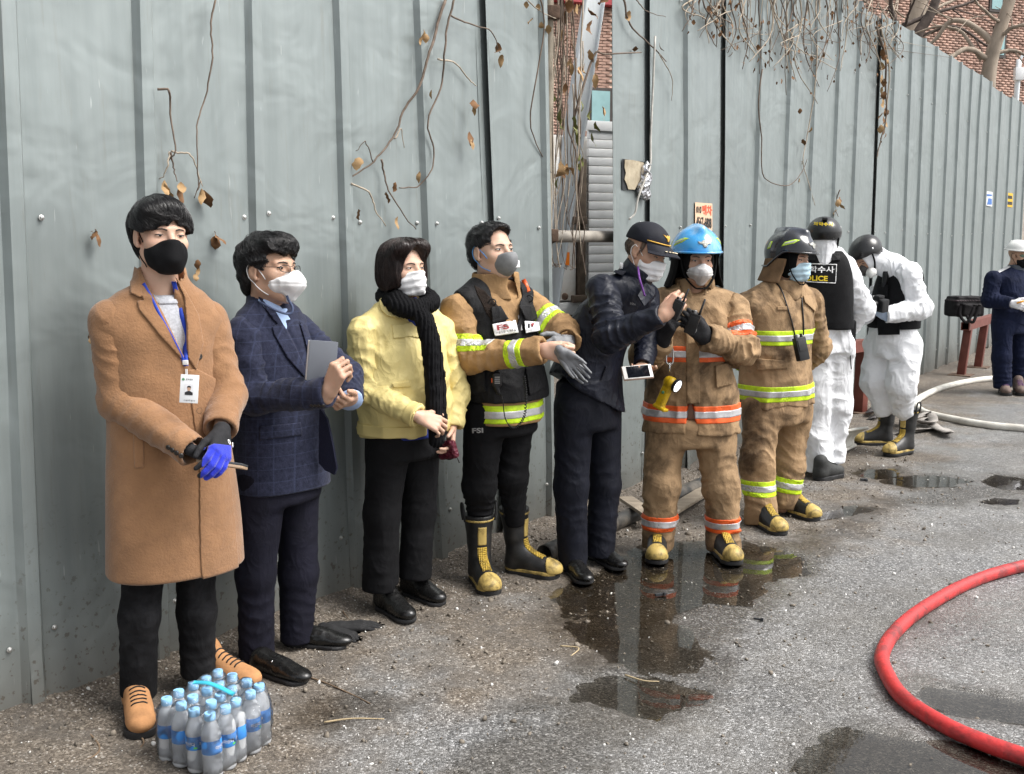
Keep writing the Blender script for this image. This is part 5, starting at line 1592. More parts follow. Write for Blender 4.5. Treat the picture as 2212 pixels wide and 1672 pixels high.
def p2():
    D, yaw = 3.95, 52; g = grab(D)
    root = thing("person", gnd(600, 1425), "person in a navy check blazer and glasses holding a grey notebook", "person")
    rg = lambda u, v, w, d, dy=0: ring(u, v, w, d, D, yaw, dy)
    C = g(584, 585, -.02); sc = 1.06
    piece, hd = make_head(root, C, 62, -6, -3, sc, 'fold', M_WHITEMASK, eyes=.5)
    R = hd['R']
    rs, re, rw = g(526, 725, -.13), g(548, 858, -.17), g(708, 848, -.32)
    ls, le, lw = g(640, 712, .14), g(748, 812, .00), g(757, 862, -.12)
    bl = Shape(.0065)
    bl.add(loft([rg(606, 1050, .205, .155), rg(604, 980, .200, .150), rg(600, 890, .190, .142), rg(592, 800, .188, .138), rg(584, 730, .172, .122), rg(580, 680, .105, .085)], 2.3, .010), .02)
    bl.add(cone(g(560, 668, -.04), rs, .055, .064), .05).add(cone(g(605, 668, .05), ls, .055, .064), .05)
    bl.add(loft([rg(580, 690, .095, .088), rg(576, 630, .074, .076, .02)], 2.0, .01), .015)
    V = [(590, 640), (598, 672), (622, 715), (650, 770), (672, 830), (680, 830), (676, 760), (660, 700), (640, 668), (622, 640)]
    lo, hi = outline_box(V, D, .5, -.06)
    bl.sub(region_prim(outline(V, D), lo, hi), .005)
    bl.sub(loft([rg(580, 700, .070, .068), rg(578, 610, .063, .066)], 2, .002), .006)
    bl.build(); bl.crumple(.004, (4, 4, 2), 51, False)
    v, f = bl.mesh(); bo = obj("blazer", v, f, M_BLAZER, root)
    s1 = sleeve(bo, [rs, re, rw], [.071, .063, .053], M_BLAZER, 52, .009, (2.6, 3.0), crum=.006)
    s2 = sleeve(bo, [ls, le, lw], [.070, .062, .052], M_BLAZER, 54, .007)
    traced(bl, [(556, 640), (566, 628), (590, 664), (606, 690), (640, 752), (668, 815), (664, 822), (620, 772), (592, 722), (588, 706), (600, 700), (590, 690)], D, "lapel", M_BLAZER, bo, .008, .004)
    traced(bl, [(640, 672), (652, 676), (668, 700), (676, 750), (680, 800), (676, 815), (660, 740)], D, "lapel", M_BLAZER, bo, .008, .004)
    traced(bl, [(561, 922), (650, 912), (653, 940), (560, 951)], D, "pocket_flap", M_BLAZER, bo, .007, .004)
    disc(bl, 692, 926, D - .5, D + .1, .011, M_BTN, bo)
    for i in range(4): disc(s1, 674 + i * 8, 876, D - .6, D, .0075, M_BTN, bo, "cuff_button", .003)
    fl = [g(690, 880, -.10), g(706, 905, -.09), (g(718, 960, -.08)), g(727, 1012, -.07), g(722, 1026, -.07), g(702, 1016, -.06), g(688, 1000, -.05)]
    obj("front_flap", np.vstack([fl, np.array(fl) + [.004, .012, 0]]), [tuple(range(7)), tuple(range(7, 14))[::-1]] + [(i, (i + 1) % 7, 7 + (i + 1) % 7, 7 + i) for i in range(7)], M_VESTKNIT, bo, sharp=30)
    # shirt and knitted vest
    sh = Shape(.007)
    sh.add(loft([rg(598, 880, .165, .120), rg(592, 800, .165, .115), rg(584, 730, .155, .104), rg(581, 690, .09, .078), rg(580, 650, .067, .068)], 2.2, .012), .02).build()
    v, f = sh.mesh(); ve = obj("knit_vest", v, f, M_VESTKNIT, root)
    so = traced(sh, [(560, 640), (606, 662), (630, 692), (648, 700), (640, 716), (622, 700), (618, 716), (584, 676), (556, 652)], D, "shirt", M_SHIRT, root, .014, .004, .004, .3, .1)
    cs = Shape(.006); cs.add(loft([rg(581, 690, .088, .084), rg(580, 664, .074, .078)], 2, .006), .01); cs.sub(loft([rg(581, 700, .07, .066), rg(580, 650, .062, .066)], 2, .002), .004); cs.build(); v, f = cs.mesh()
    obj("shirt_collar", v, f, M_SHIRT, root)
    legs(root, [((g(566, 1030, -.09), g(552, 1240, -.10), g(555, 1428, -.10)), (.098, .076, .068)), ((g(640, 1030, .09), g(645, 1235, .07), g(640, 1385, .05)), (.096, .074, .066))], M_NAVYTR, 61, .0045, .006, block=loft([rg(606, 1080, .17, .14), rg(604, 1000, .17, .13)], 2.2, .03))
    shoe(root, gnd(545, 1448), gnd(640, 1476), 'dress', (M_LEATHER, M_RUBBER), sc=1.0)
    so = shoe(root, gnd(612, 1393), gnd(745, 1402), 'dress', (M_LEATHER, M_RUBBER), sc=1.0)
    bp = gnd(580, 1440); bx = unit(gnd(640, 1476) - gnd(545, 1448)); by = np.array([-bx[1], bx[0], 0]); bc_ = gnd(545, 1448) + bx * .135 + np.array([0, 0, .070])
    obj("shoe_buckle", *tube(np.array([bc_ + by * .033 * math.sin(a) + np.array([0, 0, .012]) * math.cos(a) for a in np.linspace(-1.3, 1.3, 10)]), .004, 6), M_STEEL, root)
    # hands
    hr = hand(rw + unit(g(716, 838, -.36) - rw) * .02, g(722, 812, -.34) - g(706, 850, -.32), (.55, .75, -.1), 1, (2.3, 2.4, 2.4, 2.4), thumb=(.35, .9, .3), sc=.98)
    hl = hand(lw, g(722, 884, -.30) - g(757, 862, -.12), (-.5, .2, .85), -1, (1.5, 1.6, 1.7, 1.7), thumb=(.5, .8, .1), sc=.98)
    cu = obj("shirt_cuff", *tube(np.array([lw - unit(lw - le) * .02, lw + unit(lw - le) * .012]), .047, 14), M_SHIRT, bo)
    # glasses
    gm = root
    P = lambda q: place(np.asarray(q, float), C, R, sc)
    go = None
    for s in (-1, 1):
        pts = catmull([(s * .012, .102, .006), (s * .014, .104, -.012), (s * .032, .105, -.016), (s * .052, .094, -.010), (s * .054, .092, .004), (s * .034, .104, .009), (s * .012, .102, .006)], 24)
        o = obj("glasses" if go is None else "glasses_rim", *tube(P(pts), .0013, 6), M_GLASSFR, root if go is None else go); go = go or o
        obj("temple", *tube(P(catmull([(s * .054, .092, .003), (s * .072, .060, .006), (s * .080, .0, .012), (s * .080, -.022, .0)], 12)), .0013, 5), M_GLASSFR, go)
        lp = pts[:-1]; obj("lens", np.vstack([P(lp), P(lp - [0, .0012, 0])]), [tuple(range(23)), tuple(range(23, 46))[::-1]], M_GLASS, go, smooth=False)
    obj("bridge", *tube(P(catmull([(-.012, .104, .004), (0, .108, .008), (.012, .104, .004)], 8)), .0013, 5), M_GLASSFR, go)
    # mask strap hanging behind the neck
    st = catmull([g(617, 612, -.10), g(620, 640, -.10), g(632, 665, -.12), g(625, 678, -.13), g(600, 672, -.14), g(568, 656, -.12), g(556, 652, -.05)], 26)
    strip("mask_strap", st, .009, M_STRAPBL, hd['mask_obj'], face=(-.2, -1, .2))
    H = Shape(.0042)
    H.add(ell((0, -.022, .050), (.088, .112, .088)), .02).add(ell((0, .046, .086), (.074, .052, .036)), .03).add(ell((0, -.075, -.015), (.066, .044, .072)), .03)
    H.sub(region_prim(lambda P: np.maximum(.040 - P[:, 1] + .35 * np.maximum(P[:, 2] - .03, 0), P[:, 2] - .052 - .005 * np.sin(P[:, 0] * 120)), (-.12, .0, -.14), (.12, .16, .10)), .012)
    H.sub(region_prim(lambda P: np.maximum(P[:, 2] - (.016 - .5 * np.maximum(P[:, 1], -.02)), -.032 - P[:, 1]), (-.14, -.035, -.15), (.14, .2, .06)), .008)
    H.build(); H.crumple(.0055, (26, 20, 26), 71, warp=.02)
    finish_hair(root, H, C, R, sc, M_HAIR, 2000, 72, lambda P: np.stack([P[:, 0] * 6, P[:, 1] * 4 + .5, -.3 - 4 * np.maximum(.09 - P[:, 2], 0)], 1), jit=.2, off=.003)
    finish_body(root, [piece, hr.mesh(), hl.mesh(), core([[(g(578, 690, .03), .05), (g(600, 880), .11), (g(606, 1040), .12)], [(g(575, 715), .08), (rs, .05), (re, .04), (rw, .028)], [(g(600, 715), .08), (ls, .05), (le, .04), (lw, .028)], [(g(566, 1040, -.09), .07), (g(552, 1240, -.10), .05), (g(553, 1420, -.10), .04)], [(g(640, 1040, .09), .07), (g(645, 1235, .07), .05), (g(640, 1380, .05), .04)]])], SKIN_B, hd)
    # notebook standing between the forearm and the chest
    nc = g(692, 790, -.27); ax = unit(np.array([.80, .42, -.08])); az = unit(np.array([.10, .05, 1.0])); ay = np.cross(az, ax); ax = np.cross(ay, az)
    nb = thing("notebook", nc - az * .09, "grey covered notebook with white page edges tucked under the navy blazer sleeve", "notebook")
    obj("page_block", *box(nc, (.050, .0085, .088), [ax, ay, az], .001), M_PAPER, nb, sharp=30)
    for s in (-1, 1): obj("cover", *box(nc + ay * s * .0105 + ax * .003, (.053, .002, .090), [ax, ay, az], .001), M_NOTEG, nb, sharp=30)

# ------------------------------------------------------------------ woman in the yellow jacket
M_YELLOW = mat("yellow_jacket_cloth", (.70, .58, .245), .5, var=.05, vscale=8, bump=.10, bscale=160, spec=.35, wr=.4, wrs=5)
M_YELLOWD = mat("yellow_jacket_seam", (.64, .52, .21), .7, var=.08, bump=.1, bscale=160)
M_SCARF = mat("black_pleated_scarf", (.006, .006, .007), .9, var=.3, bump=.5, bscale=90, stretch=(1, 1, .15), spec=.15)
M_BLUESW = mat("royal_blue_jumper", (.012, .025, .17), .9, var=.15, bump=.2, bscale=220)
M_PURSE = mat("burgundy_quilted", (.10, .012, .025), .35, var=.15, bump=.9, bscale=70, btype='voronoi')

def p3():
    D, yaw = 4.5, 44; g = grab(D)
    root = thing("person", gnd(850, 1310), "person with bobbed dark hair in a pale yellow jacket and long black scarf", "person")
    rg = lambda u, v, w, d, dy=0: ring(u, v, w, d, D, yaw, dy)
    C = g(872, 582, -.02); sc = 1.0
    piece, hd = make_head(root, C, 46, -4, 0, sc, 'surgical', M_WHITEMASK, eyes=.85, jaw=.92)
    R = hd['R']
    rs, re, rw = g(786, 716, -.12), g(792, 842, -.14), g(903, 898, -.26)
    ls, le, lw = g(950, 712, .12), g(982, 850, .12), g(976, 922, .04)
    jk = Shape(.0065)
    jk.add(loft([rg(876, 930, .200, .160), rg(876, 905, .200, .160), rg(874, 880, .212, .168), rg(870, 800, .205, .158), rg(866, 730, .185, .135), rg(864, 690, .150, .105), rg(866, 665, .095, .08)], 2.3, .008), .02)
    jk.add(cone(g(838, 672, -.05), rs, .050, .060), .05).add(cone(g(900, 668, .06), ls, .050, .060), .05)
    V = [(868, 648), (882, 690), (905, 722), (913, 770), (918, 820), (918, 870), (920, 945), (962, 945), (957, 880), (952, 800), (944, 730), (935, 690), (928, 660)]
    lo, hi = outline_box(V, D, .6, -.05)
    jk.sub(region_prim(outline(V, D), lo, hi), .005)
    jk.sub(loft([rg(868, 690, .066, .064), rg(868, 620, .062, .062)], 2, .002), .006)
    jk.build(); jk.crumple(.009, (6, 6, 3), 81, True, warp=.06); jk.crumple(.005, (14, 14, 9), 80, True, warp=.05)
    v, f = jk.mesh(); jo = obj("jacket", v, f, M_YELLOW, root)
    s1 = sleeve(jo, [rs, re, rw], [.071, .065, .044], M_YELLOW, 82, .009, (2.4, 3.2), crum=.008)
    s2 = sleeve(jo, [ls, le, lw], [.070, .064, .048], M_YELLOW, 84, .008, (2.4, 3.0), crum=.008)
    traced(jk, [(819, 648), (836, 628), (850, 650), (876, 684), (870, 690), (836, 682), (822, 668)], D, "collar", M_YELLOW, jo, .014, .004)
    traced(jk, [(850, 732), (888, 727), (908, 731), (904, 690), (870, 700), (846, 700)], D, "chest_flap", M_YELLOW, jo, .006, .004)
    traced(jk, [(944, 722), (966, 724), (960, 690), (938, 690)], D, "chest_flap", M_YELLOW, jo, .006, .004)
    traced(jk, [(846, 828), (884, 822), (888, 828), (888, 836), (850, 838)], D, "pocket_zip_flap", M_YELLOWD, jo, .006, .004)
    for a in (0,): band(jk, g(876, 918), (0, 0, 1), .026, (M_YELLOWD, M_YELLOWD), jo, .32, "waistband", .005, mid=.01)
    dc = unit(rw - re); band(s1, rw - dc * .026, dc, .024, (M_YELLOWD, M_YELLOWD), jo, .09, "cuff", .004, mid=.01)
    sw = Shape(.008)
    sw.add(loft([rg(880, 940, .185, .145), rg(874, 860, .170, .128), rg(868, 760, .165, .118), rg(866, 700, .145, .095), rg(867, 670, .09, .078), rg(868, 640, .064, .064)], 2.2, .012), .02).build()
    v, f = sw.mesh(); obj("jumper", v, f, M_BLUESW, root)
    legs(root, [((g(842, 935, -.07), g(825, 1110, -.09), g(822, 1272, -.09)), (.100, .080, .084)), ((g(905, 935, .07), g(905, 1105, .06), g(896, 1248, .04)), (.098, .078, .078))], M_BLACKTR, 91, .0035, .005, block=loft([rg(876, 985, .175, .145), rg(876, 925, .17, .14)], 2.2, .03))
    shoe(root, gnd(818, 1312), gnd(890, 1350), 'ankle_boot', (M_LEATHER, M_RUBBER), "ankle_boot", 1.05)
    shoe(root, gnd(872, 1282), gnd(950, 1310), 'ankle_boot', (M_LEATHER, M_RUBBER), "ankle_boot", 1.05)
    # scarf: a wrap and two hanging ends
    sf = Shape(.0055)
    ringp = catmull([g(830, 640, .02), g(848, 655, -.10), g(880, 668, -.16), g(915, 662, -.12), g(932, 650, .0), g(900, 628, .10), g(850, 618, .10), g(830, 640, .02)], 22)
    for i in range(21): sf.add(cone(ringp[i], ringp[i + 1], .034), .02)
    sf.add(cone(g(858, 640, -.10), g(918, 690, -.19), .028, .036), .02).add(ell(g(920, 706, -.20), (.040, .034, .048)), .02)
    e1 = catmull([g(922, 710, -.20), g(930, 760, -.20), g(936, 840, -.19), g(943, 950, -.19)], 10)
    e2 = catmull([g(926, 706, -.19), g(938, 745, -.19), g(950, 840, -.165), g(952, 935, -.15)], 10)
    for e, r0 in ((e1, .034), (e2, .026)):
        for i in range(9): sf.add(cone(e[i], e[i + 1], r0, r0), .012)
    sf.build()
    I, P = sf.near(.02); sf.d[I] += (.0035 * np.sin((P[:, 0] * 1.0 + P[:, 1] * .5) * 2 * math.pi / .016 + 2.5 * vnoise(P * 8, 4))).astype(np.float32)
    v, f = sf.mesh(); obj("scarf", v, f, M_SCARF, root)
    hr = hand(rw + unit(rw - re) * .015, g(938, 912, -.24) - rw, (.35, .55, -.5), 1, (1.1, 1.15, 1.2, 1.2), spread=.12, thumb=(.6, .7, .1), sc=.9)
    hl = hand(lw + unit(lw - le) * .0, g(972, 962, -.02) - g(976, 915, .04), (-.75, -.4, 0), -1, (1.0, 1.0, 1.0, 1.0), sc=.9)
    H = Shape(.0042)
    H.add(ell((0, -.020, .045), (.093, .112, .094)), .02).add(ell((0, -.052, -.030), (.094, .075, .080)), .04)
    for s in (-1, 1): H.add(ell((s * .066, .004, -.020), (.032, .056, .085)), .03).add(ell((s * .040, .055, .088), (.055, .045, .038)), .03)
    H.sub(ell((.004, .108, .010), (.066, .074, .092)), .012)
    H.sub(region_prim(lambda P: np.maximum(P[:, 2] + .085 - .25 * P[:, 1], -.2 - P[:, 1]), (-.14, -.2, -.2), (.14, .2, -.02)), .01)
    H.build(); H.crumple(.0025, (30, 30, 7), 95)
    finish_hair(root, H, C, R, sc, M_HAIRB, 2400, 96, lambda P: np.stack([P[:, 0] * 4, P[:, 1] * 3 + .1, -.9 + 0 * P[:, 2]], 1), jit=.10, steps=11)
    finish_body(root, [piece, hr.mesh(), hl.mesh(), core([[(g(868, 670), .055), (g(872, 830), .11), (g(876, 950), .12)], [(g(855, 710), .07), (rs, .045), (re, .038), (rw, .026)], [(g(880, 710), .07), (ls, .045), (le, .038), (lw, .026)], [(g(842, 945, -.07), .07), (g(825, 1110, -.09), .05), (g(822, 1235, -.09), .04)], [(g(905, 945, .07), .07), (g(905, 1105, .06), .05), (g(900, 1215, .04), .04)]])], SKIN_A, hd)
    pc = g(966, 972, -.03); ax = unit(np.array([.75, -.55, -.15])); az = unit(np.array([-.28, .0, .96])); ay = np.cross(az, ax); ax = np.cross(ay, az)
    S = Shape(.004); S.add(rbox(pc, (.052, .016, .042), [ax, ay, az], .014), .0).build(); v, f = S.mesh()
    pu = thing("purse", pc - az * .045, "small burgundy quilted purse hanging from a hand below the yellow jacket", "purse")
    obj("purse_body", v, f, M_PURSE, pu)
    zp = np.array([pc + ax * .054 * math.cos(a) + az * .044 * math.sin(a) - ay * .0 for a in np.linspace(-3.3, .2, 18)])
    obj("zip", *tube(zp, .0035, 6), M_BTN, pu)
    obj("zip_pull", *tube(np.array([pc + ax * .05 - az * .03, pc + ax * .054 - az * .065]), .003, 5), M_BTN, pu)
# ------------------------------------------------------------------ firefighters
M_TURN = mat("khaki_turnout_cloth", (.36, .22, .105), .85, var=.12, vscale=10, bump=.25, bscale=130, stain=(.07, .042, .024), stain_amt=.45, stain_scale=4.5, spec=.25, wr=.28, wrs=5)
M_TURN2 = mat("sooty_turnout_cloth", (.34, .225, .125), .85, var=.2, vscale=8, bump=.25, bscale=130, stain=(.055, .035, .022), stain_amt=.85, stain_scale=3.4, spec=.25, wr=.32, wrs=5)
M_LIME = mat("lime_reflective", (.56, .80, .015), .5, var=.08, vscale=30, bump=.1, bscale=120, stain=(.16, .18, .03), stain_amt=.4, stain_scale=22)
M_ORANGE = mat("orange_reflective", (.86, .13, .025), .5, var=.06, vscale=30, bump=.1, bscale=120, stain=(.25, .05, .02), stain_amt=.3, stain_scale=22)
M_SILVER = mat("silver_reflective", (.50, .50, .51), .38, .3, var=.1, vscale=40, stain=(.22, .21, .20), stain_amt=.4, stain_scale=20)
M_BVEST = mat("black_nylon_vest", (.007, .007, .008), .7, var=.3, vscale=20, bump=.25, bscale=200, spec=.3, wr=.3, wrs=6)
M_BMESH = mat("brown_black_mesh", (.018, .012, .009), .8, var=.4, vscale=60, bump=.4, bscale=260, btype='voronoi', spec=.2)
M_BOOTY = mat("boot_yellow_rubber", (.50, .36, .11), .55, var=.15, vscale=20, stain=(.06, .045, .02), stain_amt=.75, stain_scale=20, bump=.1, bscale=80)
M_BOOTYR = mat("boot_yellow_ribbed", (.60, .40, .06), .5, var=.1, vscale=20, stain=(.06, .045, .02), stain_amt=.6, stain_scale=25, bump=.7, bscale=38, btype='weave')
M_BOOTB = mat("boot_black_rubber", (.012, .012, .012), .42, var=.3, vscale=14, stain=(.06, .055, .05), stain_amt=.3, stain_scale=16)
M_WPATCH = mat("white_patch", (.78, .78, .79), .6, var=.03)
M_REDINK = mat("dark_red_print", (.26, .02, .025), .6, var=0)
M_GREYINK = mat("grey_print", (.38, .38, .38), .6, var=0)
M_BLUELOOP = mat("blue_elastic", (.10, .34, .75), .7, var=.05)
M_GREYGL = mat("grey_nitrile_glove", (.17, .175, .185), .55, var=.15, vscale=25, bump=.1, bscale=90)
M_BLACKPL = mat("black_plastic", (.008, .008, .009), .4, var=.2)
M_ORANGEPL = mat("orange_plastic", (.75, .12, .03), .4, var=.05)
M_BOOTS = (M_BOOTB, M_RUBBER, M_BOOTY, M_BOOTYR)
LIME = (M_LIME, M_SILVER); ORNG = (M_ORANGE, M_SILVER)

def stand_collar(rg, u, v0, v1, r0, r1, cut=None, D=None):
    c = Shape(.0055)
    c.add(loft([rg(u, v0, r0, r0 * .95), rg(u, v1, r1, r1 * .95)], 2, .008), .01)
    c.sub(loft([rg(u, v0 + 8, r0 - .014, r0 * .95 - .014), rg(u, v1 - 8, r1 - .012, r1 * .95 - .012)], 2, .002), .004)
    if cut is not None:
        lo, hi = outline_box(cut, D, .4, -.02); c.sub(region_prim(outline(cut, D), lo, hi), .005)
    c.build(); c.crumple(.004, (12, 12, 10), 3, True)
    return c

def p4():
    D, yaw = 4.85, 50; g = grab(D)
    root = thing("person", gnd(1090, 1255), "person in a khaki fire jacket with a black vest over it, pulling at grey gloves", "person")
    rg = lambda u, v, w, d, dy=0: ring(u, v, w, d, D, yaw, dy)
    C = g(1064, 545, -.02); sc = 1.09
    piece, hd = make_head(root, C, 42, -8, 0, sc, 'cup', M_GREYMASK, eyes=1.0, loop_mat=M_BLUELOOP)
    R = hd['R']; mo = hd['mask_obj']
    vv = place(np.array([(.020, .121, -.066)]), C, R, sc)[0]
    obj("exhale_valve", *box(vv, (.017, .006, .017), [R[0], unit(R[1] + .3 * R[0]), R[2]], .004), M_WPATCH, mo)
    rs, re, rw = g(988, 672, -.14), g(1014, 774, -.22), g(1172, 757, -.36)
    ls, le, lw = g(1140, 660, .14), g(1214, 716, .0), g(1226, 742, -.14)
    ct = Shape(.0075)
    ct.add(loft([rg(1090, 905, .205, .165), rg(1088, 850, .202, .160), rg(1080, 780, .195, .150), rg(1072, 700, .188, .138), rg(1068, 650, .160, .115), rg(1066, 625, .10, .085)], 2.3, .008), .02)
    ct.add(cone(g(1040, 632, -.05), rs, .060, .068), .05).add(cone(g(1092, 630, .05), ls, .060, .068), .05)
    ct.build(); ct.crumple(.006, (7, 7, 4), 101, True, warp=.05)
    v, f = ct.mesh(); co = obj("fire_jacket", v, f, M_TURN, root)
    s1 = sleeve(co, [rs, re, rw], [.078, .066, .058], M_TURN, 102, .010, (3.4, 3.4), crum=.010)
    s2 = sleeve(co, [ls, le, lw], [.078, .070, .060], M_TURN, 104, .012, crum=.010)
    d1 = unit(re - rs); band(s1, rs + (re - rs) * .72 + unit(rw - re) * .02, unit(d1 * .9 - unit(rw - re) * .25), .042, LIME, s1.obj, .13)
    d2 = unit(rw - re); band(s1, re + (rw - re) * .66, d2, .042, LIME, s1.obj, .13)
    band(s2, ls + (le - ls) * .62, unit(le - ls), .042, LIME, s2.obj, .13)
    band(ct, g(1090, 882), (0, 0, 1), .043, LIME, co, .34)
    col = stand_collar(rg, 1070, 644, 588, .122, .112, [(1098, 580), (1094, 620), (1106, 650), (1118, 640), (1112, 600), (1108, 580)], D)
    v, f = col.mesh(); obj("collar", v, f, M_TURN, co)
    # vest
    vs = Shape(.0065)
    vs.add(loft([rg(1089, 856, .224, .184), rg(1088, 840, .228, .186), rg(1080, 780, .220, .174), rg(1072, 700, .210, .164), rg(1068, 655, .182, .142), rg(1067, 635, .13, .11)], 2.3, .008), .02)
    vs.add(cone(g(1036, 636, -.05), g(1006, 655, -.11), .084, .078), .04).add(cone(g(1096, 634, .05), g(1124, 648, .10), .084, .078), .04)
    for s_, e_ in ((rs + np.array([-.03, -.02, 0]), g(985, 745, -.17)), (ls + np.array([.03, 0, 0]), g(1165, 730, .13))): vs.sub(cone(s_, e_, .085, .075), .02)
    Vn = [(1050, 600), (1060, 640), (1090, 690), (1104, 712), (1112, 712), (1122, 680), (1126, 640), (1124, 600)]
    lo, hi = outline_box(Vn, D, .5, .02); vs.sub(region_prim(outline(Vn, D), lo, hi), .005)
    vs.build(); vs.crumple(.005, (8, 8, 6), 105, True, warp=.04)
    v, f = vs.mesh(); vo = obj("vest", v, f, M_BVEST, root)
    Z = lambda zx, zy: (936.3 + zx * .2888, 453.5 + zy * .2888)
    tz = lambda pts: [Z(*p) for p in pts]
    traced(vs, tz([(300, 560), (380, 600), (460, 690), (590, 690), (600, 820), (440, 840), (400, 780), (330, 640)]), D, "mesh_yoke", M_BMESH, vo, .003, .004)
    traced(vs, tz([(430, 725), (605, 705), (615, 800), (540, 825), (440, 845)]), D, "pocket_flap", M_BVEST, vo, .014, .004)
    traced(vs, tz([(640, 712), (770, 706), (795, 800), (740, 835), (690, 820)]), D, "pocket_flap", M_BVEST, vo, .014, .004)
    traced(vs, tz([(230, 1200), (380, 1190), (390, 1360), (300, 1385), (240, 1340)]), D, "pocket", M_BVEST, vo, .012, .004)
    traced(vs, tz([(690, 1180), (830, 1160), (835, 1330), (720, 1390)]), D, "pocket", M_BVEST, vo, .012, .004)
    b1 = traced(vs, tz([(438, 855), (615, 822), (638, 918), (460, 945)]), D, "name_patch", M_WPATCH, vo, .018, .004)
    b2 = traced(vs, tz([(680, 830), (790, 838), (800, 905), (690, 922)]), D, "name_patch", M_WPATCH, vo, .018, .004)
    letters(vs, "FSI", .03, Z(478, 903), Z(592, 885), 12, D - .6, D + .1, M_REDINK, vo, lift=.034)
    letters(vs, "서울소방 화재조사", .01, Z(470, 930), Z(620, 906), 6, D - .6, D + .1, M_INK, vo, lift=.034)
    letters(vs, "Fire Safety Investigation", 0.0, Z(695, 912), Z(785, 898), 5, D - .6, D + .1, M_INK, vo, lift=.034)
    traced(vs, tz([(705, 850), (722, 846), (722, 882), (705, 884)]), D, "emblem", M_INK, vo, .0215, 0)
    traced(vs, tz([(728, 850), (756, 842), (742, 880), (732, 868)]), D, "emblem", M_REDINK, vo, .0215, 0)
    for zx, zy in ((440, 690), (717, 662)):
        c = vs.hit(*Z(zx, zy), D - .6, D + .1) - np.array([0, .012, 0]); a = np.linspace(0, 6.28, 14)
        obj("d_ring", *tube(np.array([c + np.array([.017 * math.cos(q), -.004 * math.cos(q), .015 * math.sin(q)]) for q in a]), .0032, 6), M_BLACKPL, vo)
    ot = np.array([vs.hit(*Z(zx, zy), D - .6, D + .1) - np.array([0, .008, 0]) for zx, zy in ((672, 520), (690, 560), (710, 610))]); strip("orange_tab", ot, .022, M_ORANGEPL, vo, .002)
    zp = np.array([vs.hit(*Z(zx, zy), D - .6, D + .1) - np.array([0, .004, 0]) for zx, zy in ((600, 700), (640, 800), (660, 900))]); strip("zip", zp, .008, M_GREYINK, vo)
    # radio microphone on its coiled lead
    mc = vs.hit(*Z(475, 1280), D - .6, D + .1) - np.array([0, .018, 0])
    S = Shape(.004); S.add(rbox(mc + np.array([0, 0, .010]), (.022, .013, .034), None, .010), .0).add(cone(mc - np.array([0, 0, .03]), mc - np.array([-.008, 0, .055]), .014, .008), .01).build(); v, f = S.mesh()
    mic = obj("radio_microphone", v, f, M_BLACKPL, vo)
    for i in range(4): obj("grille_slot", *box(mc + np.array([.002, -.0135, .022 - i * .009]), (.012, .0012, .0018)), M_GREYINK, mic, False)
    obj("side_button", *box(mc + np.array([-.022, -.002, .006]), (.003, .006, .010), None, .002), M_ORANGEPL, mic)
    ld = catmull([mc - np.array([-.008, 0, .055]), g(1085, 860, -.30), g(1092, 905, -.27), g(1110, 925, -.27), g(1132, 900, -.26), g(1136, 850, -.27), g(1132, 812, -.26)], 260)
    w = np.linspace(0, 1, 260); T = np.gradient(ld, axis=0); T /= np.linalg.norm(T, axis=1)[:, None]; A = np.cross(T, (0, 1, 0)); B = np.cross(T, A); th = w * 300
    coil = ld + np.clip((w - .38) / .05, 0, 1)[:, None] * .0055 * (np.cos(th)[:, None] * A + np.sin(th)[:, None] * B)
    obj("coiled_lead", *tube(coil, .0026, 4), M_BLACKPL, mic)
    # trousers and boots
    tr = legs(root, [((g(1048, 890, -.09), g(1036, 1050, -.06), g(1036, 1150, .01)), (.105, .080, .048)), ((g(1112, 885, .08), g(1106, 1030, .04), g(1113, 1132, .08)), (.100, .078, .050))], M_BLACKTR, 111, .010, block=loft([rg(1088, 935, .18, .15), rg(1088, 880, .17, .14)], 2.2, .03))
    letters(tr, "FSI", .03, (1020, 936), (1044, 935), 11, D - .6, D + .1, M_GREYINK, tr.obj)
    shoe(root, gnd(1030, 1250), gnd(1062, 1290), 'boot_fire', M_BOOTS, "fire_boot", 1.0)
    shoe(root, gnd(1094, 1236), gnd(1190, 1250), 'boot_fire', M_BOOTS, "fire_boot", 1.0)
    # hands
    hr = hand(rw + unit(rw - re) * .01, g(1212, 765, -.40) - rw, (.25, .9, -.1), 1, (2.2, 2.3, 2.3, 2.2), thumb=(.35, .9, .3), sc=1.0)
    hl = hand(lw - (le - lw) * -.1, g(1196, 748, -.30) - g(1232, 738, -.16), (-.3, .7, -.4), -1, (1.7, 1.8, 1.9, 1.9), sc=1.0, fat=1.15)
    v, f = hl.mesh(); obj("glove", v, f, M_GREYGL, root)
    H = Shape(.0042)
    H.add(ell((0, -.024, .046), (.083, .103, .082)), .02).add(ell((0, -.070, -.010), (.066, .040, .060)), .03).add(ell((0, .035, .092), (.055, .045, .026)), .03)
    H.sub(ell((0, .098, .020), (.080, .068, .086)), .012)
    H.sub(region_prim(lambda P: np.maximum(P[:, 2] - .022, -.036 - P[:, 1]), (-.14, -.040, -.15), (.14, .2, .06)), .008)
    H.build(); H.crumple(.004, (30, 24, 30), 121, warp=.02)
    finish_hair(root, H, C, R, sc, M_HAIR, 1300, 122, lambda P: np.stack([P[:, 0] * 5, P[:, 1] * 3 + .6, -.2 - 4 * np.maximum(.08 - P[:, 2], 0)], 1), jit=.18, off=.003, steps=6)
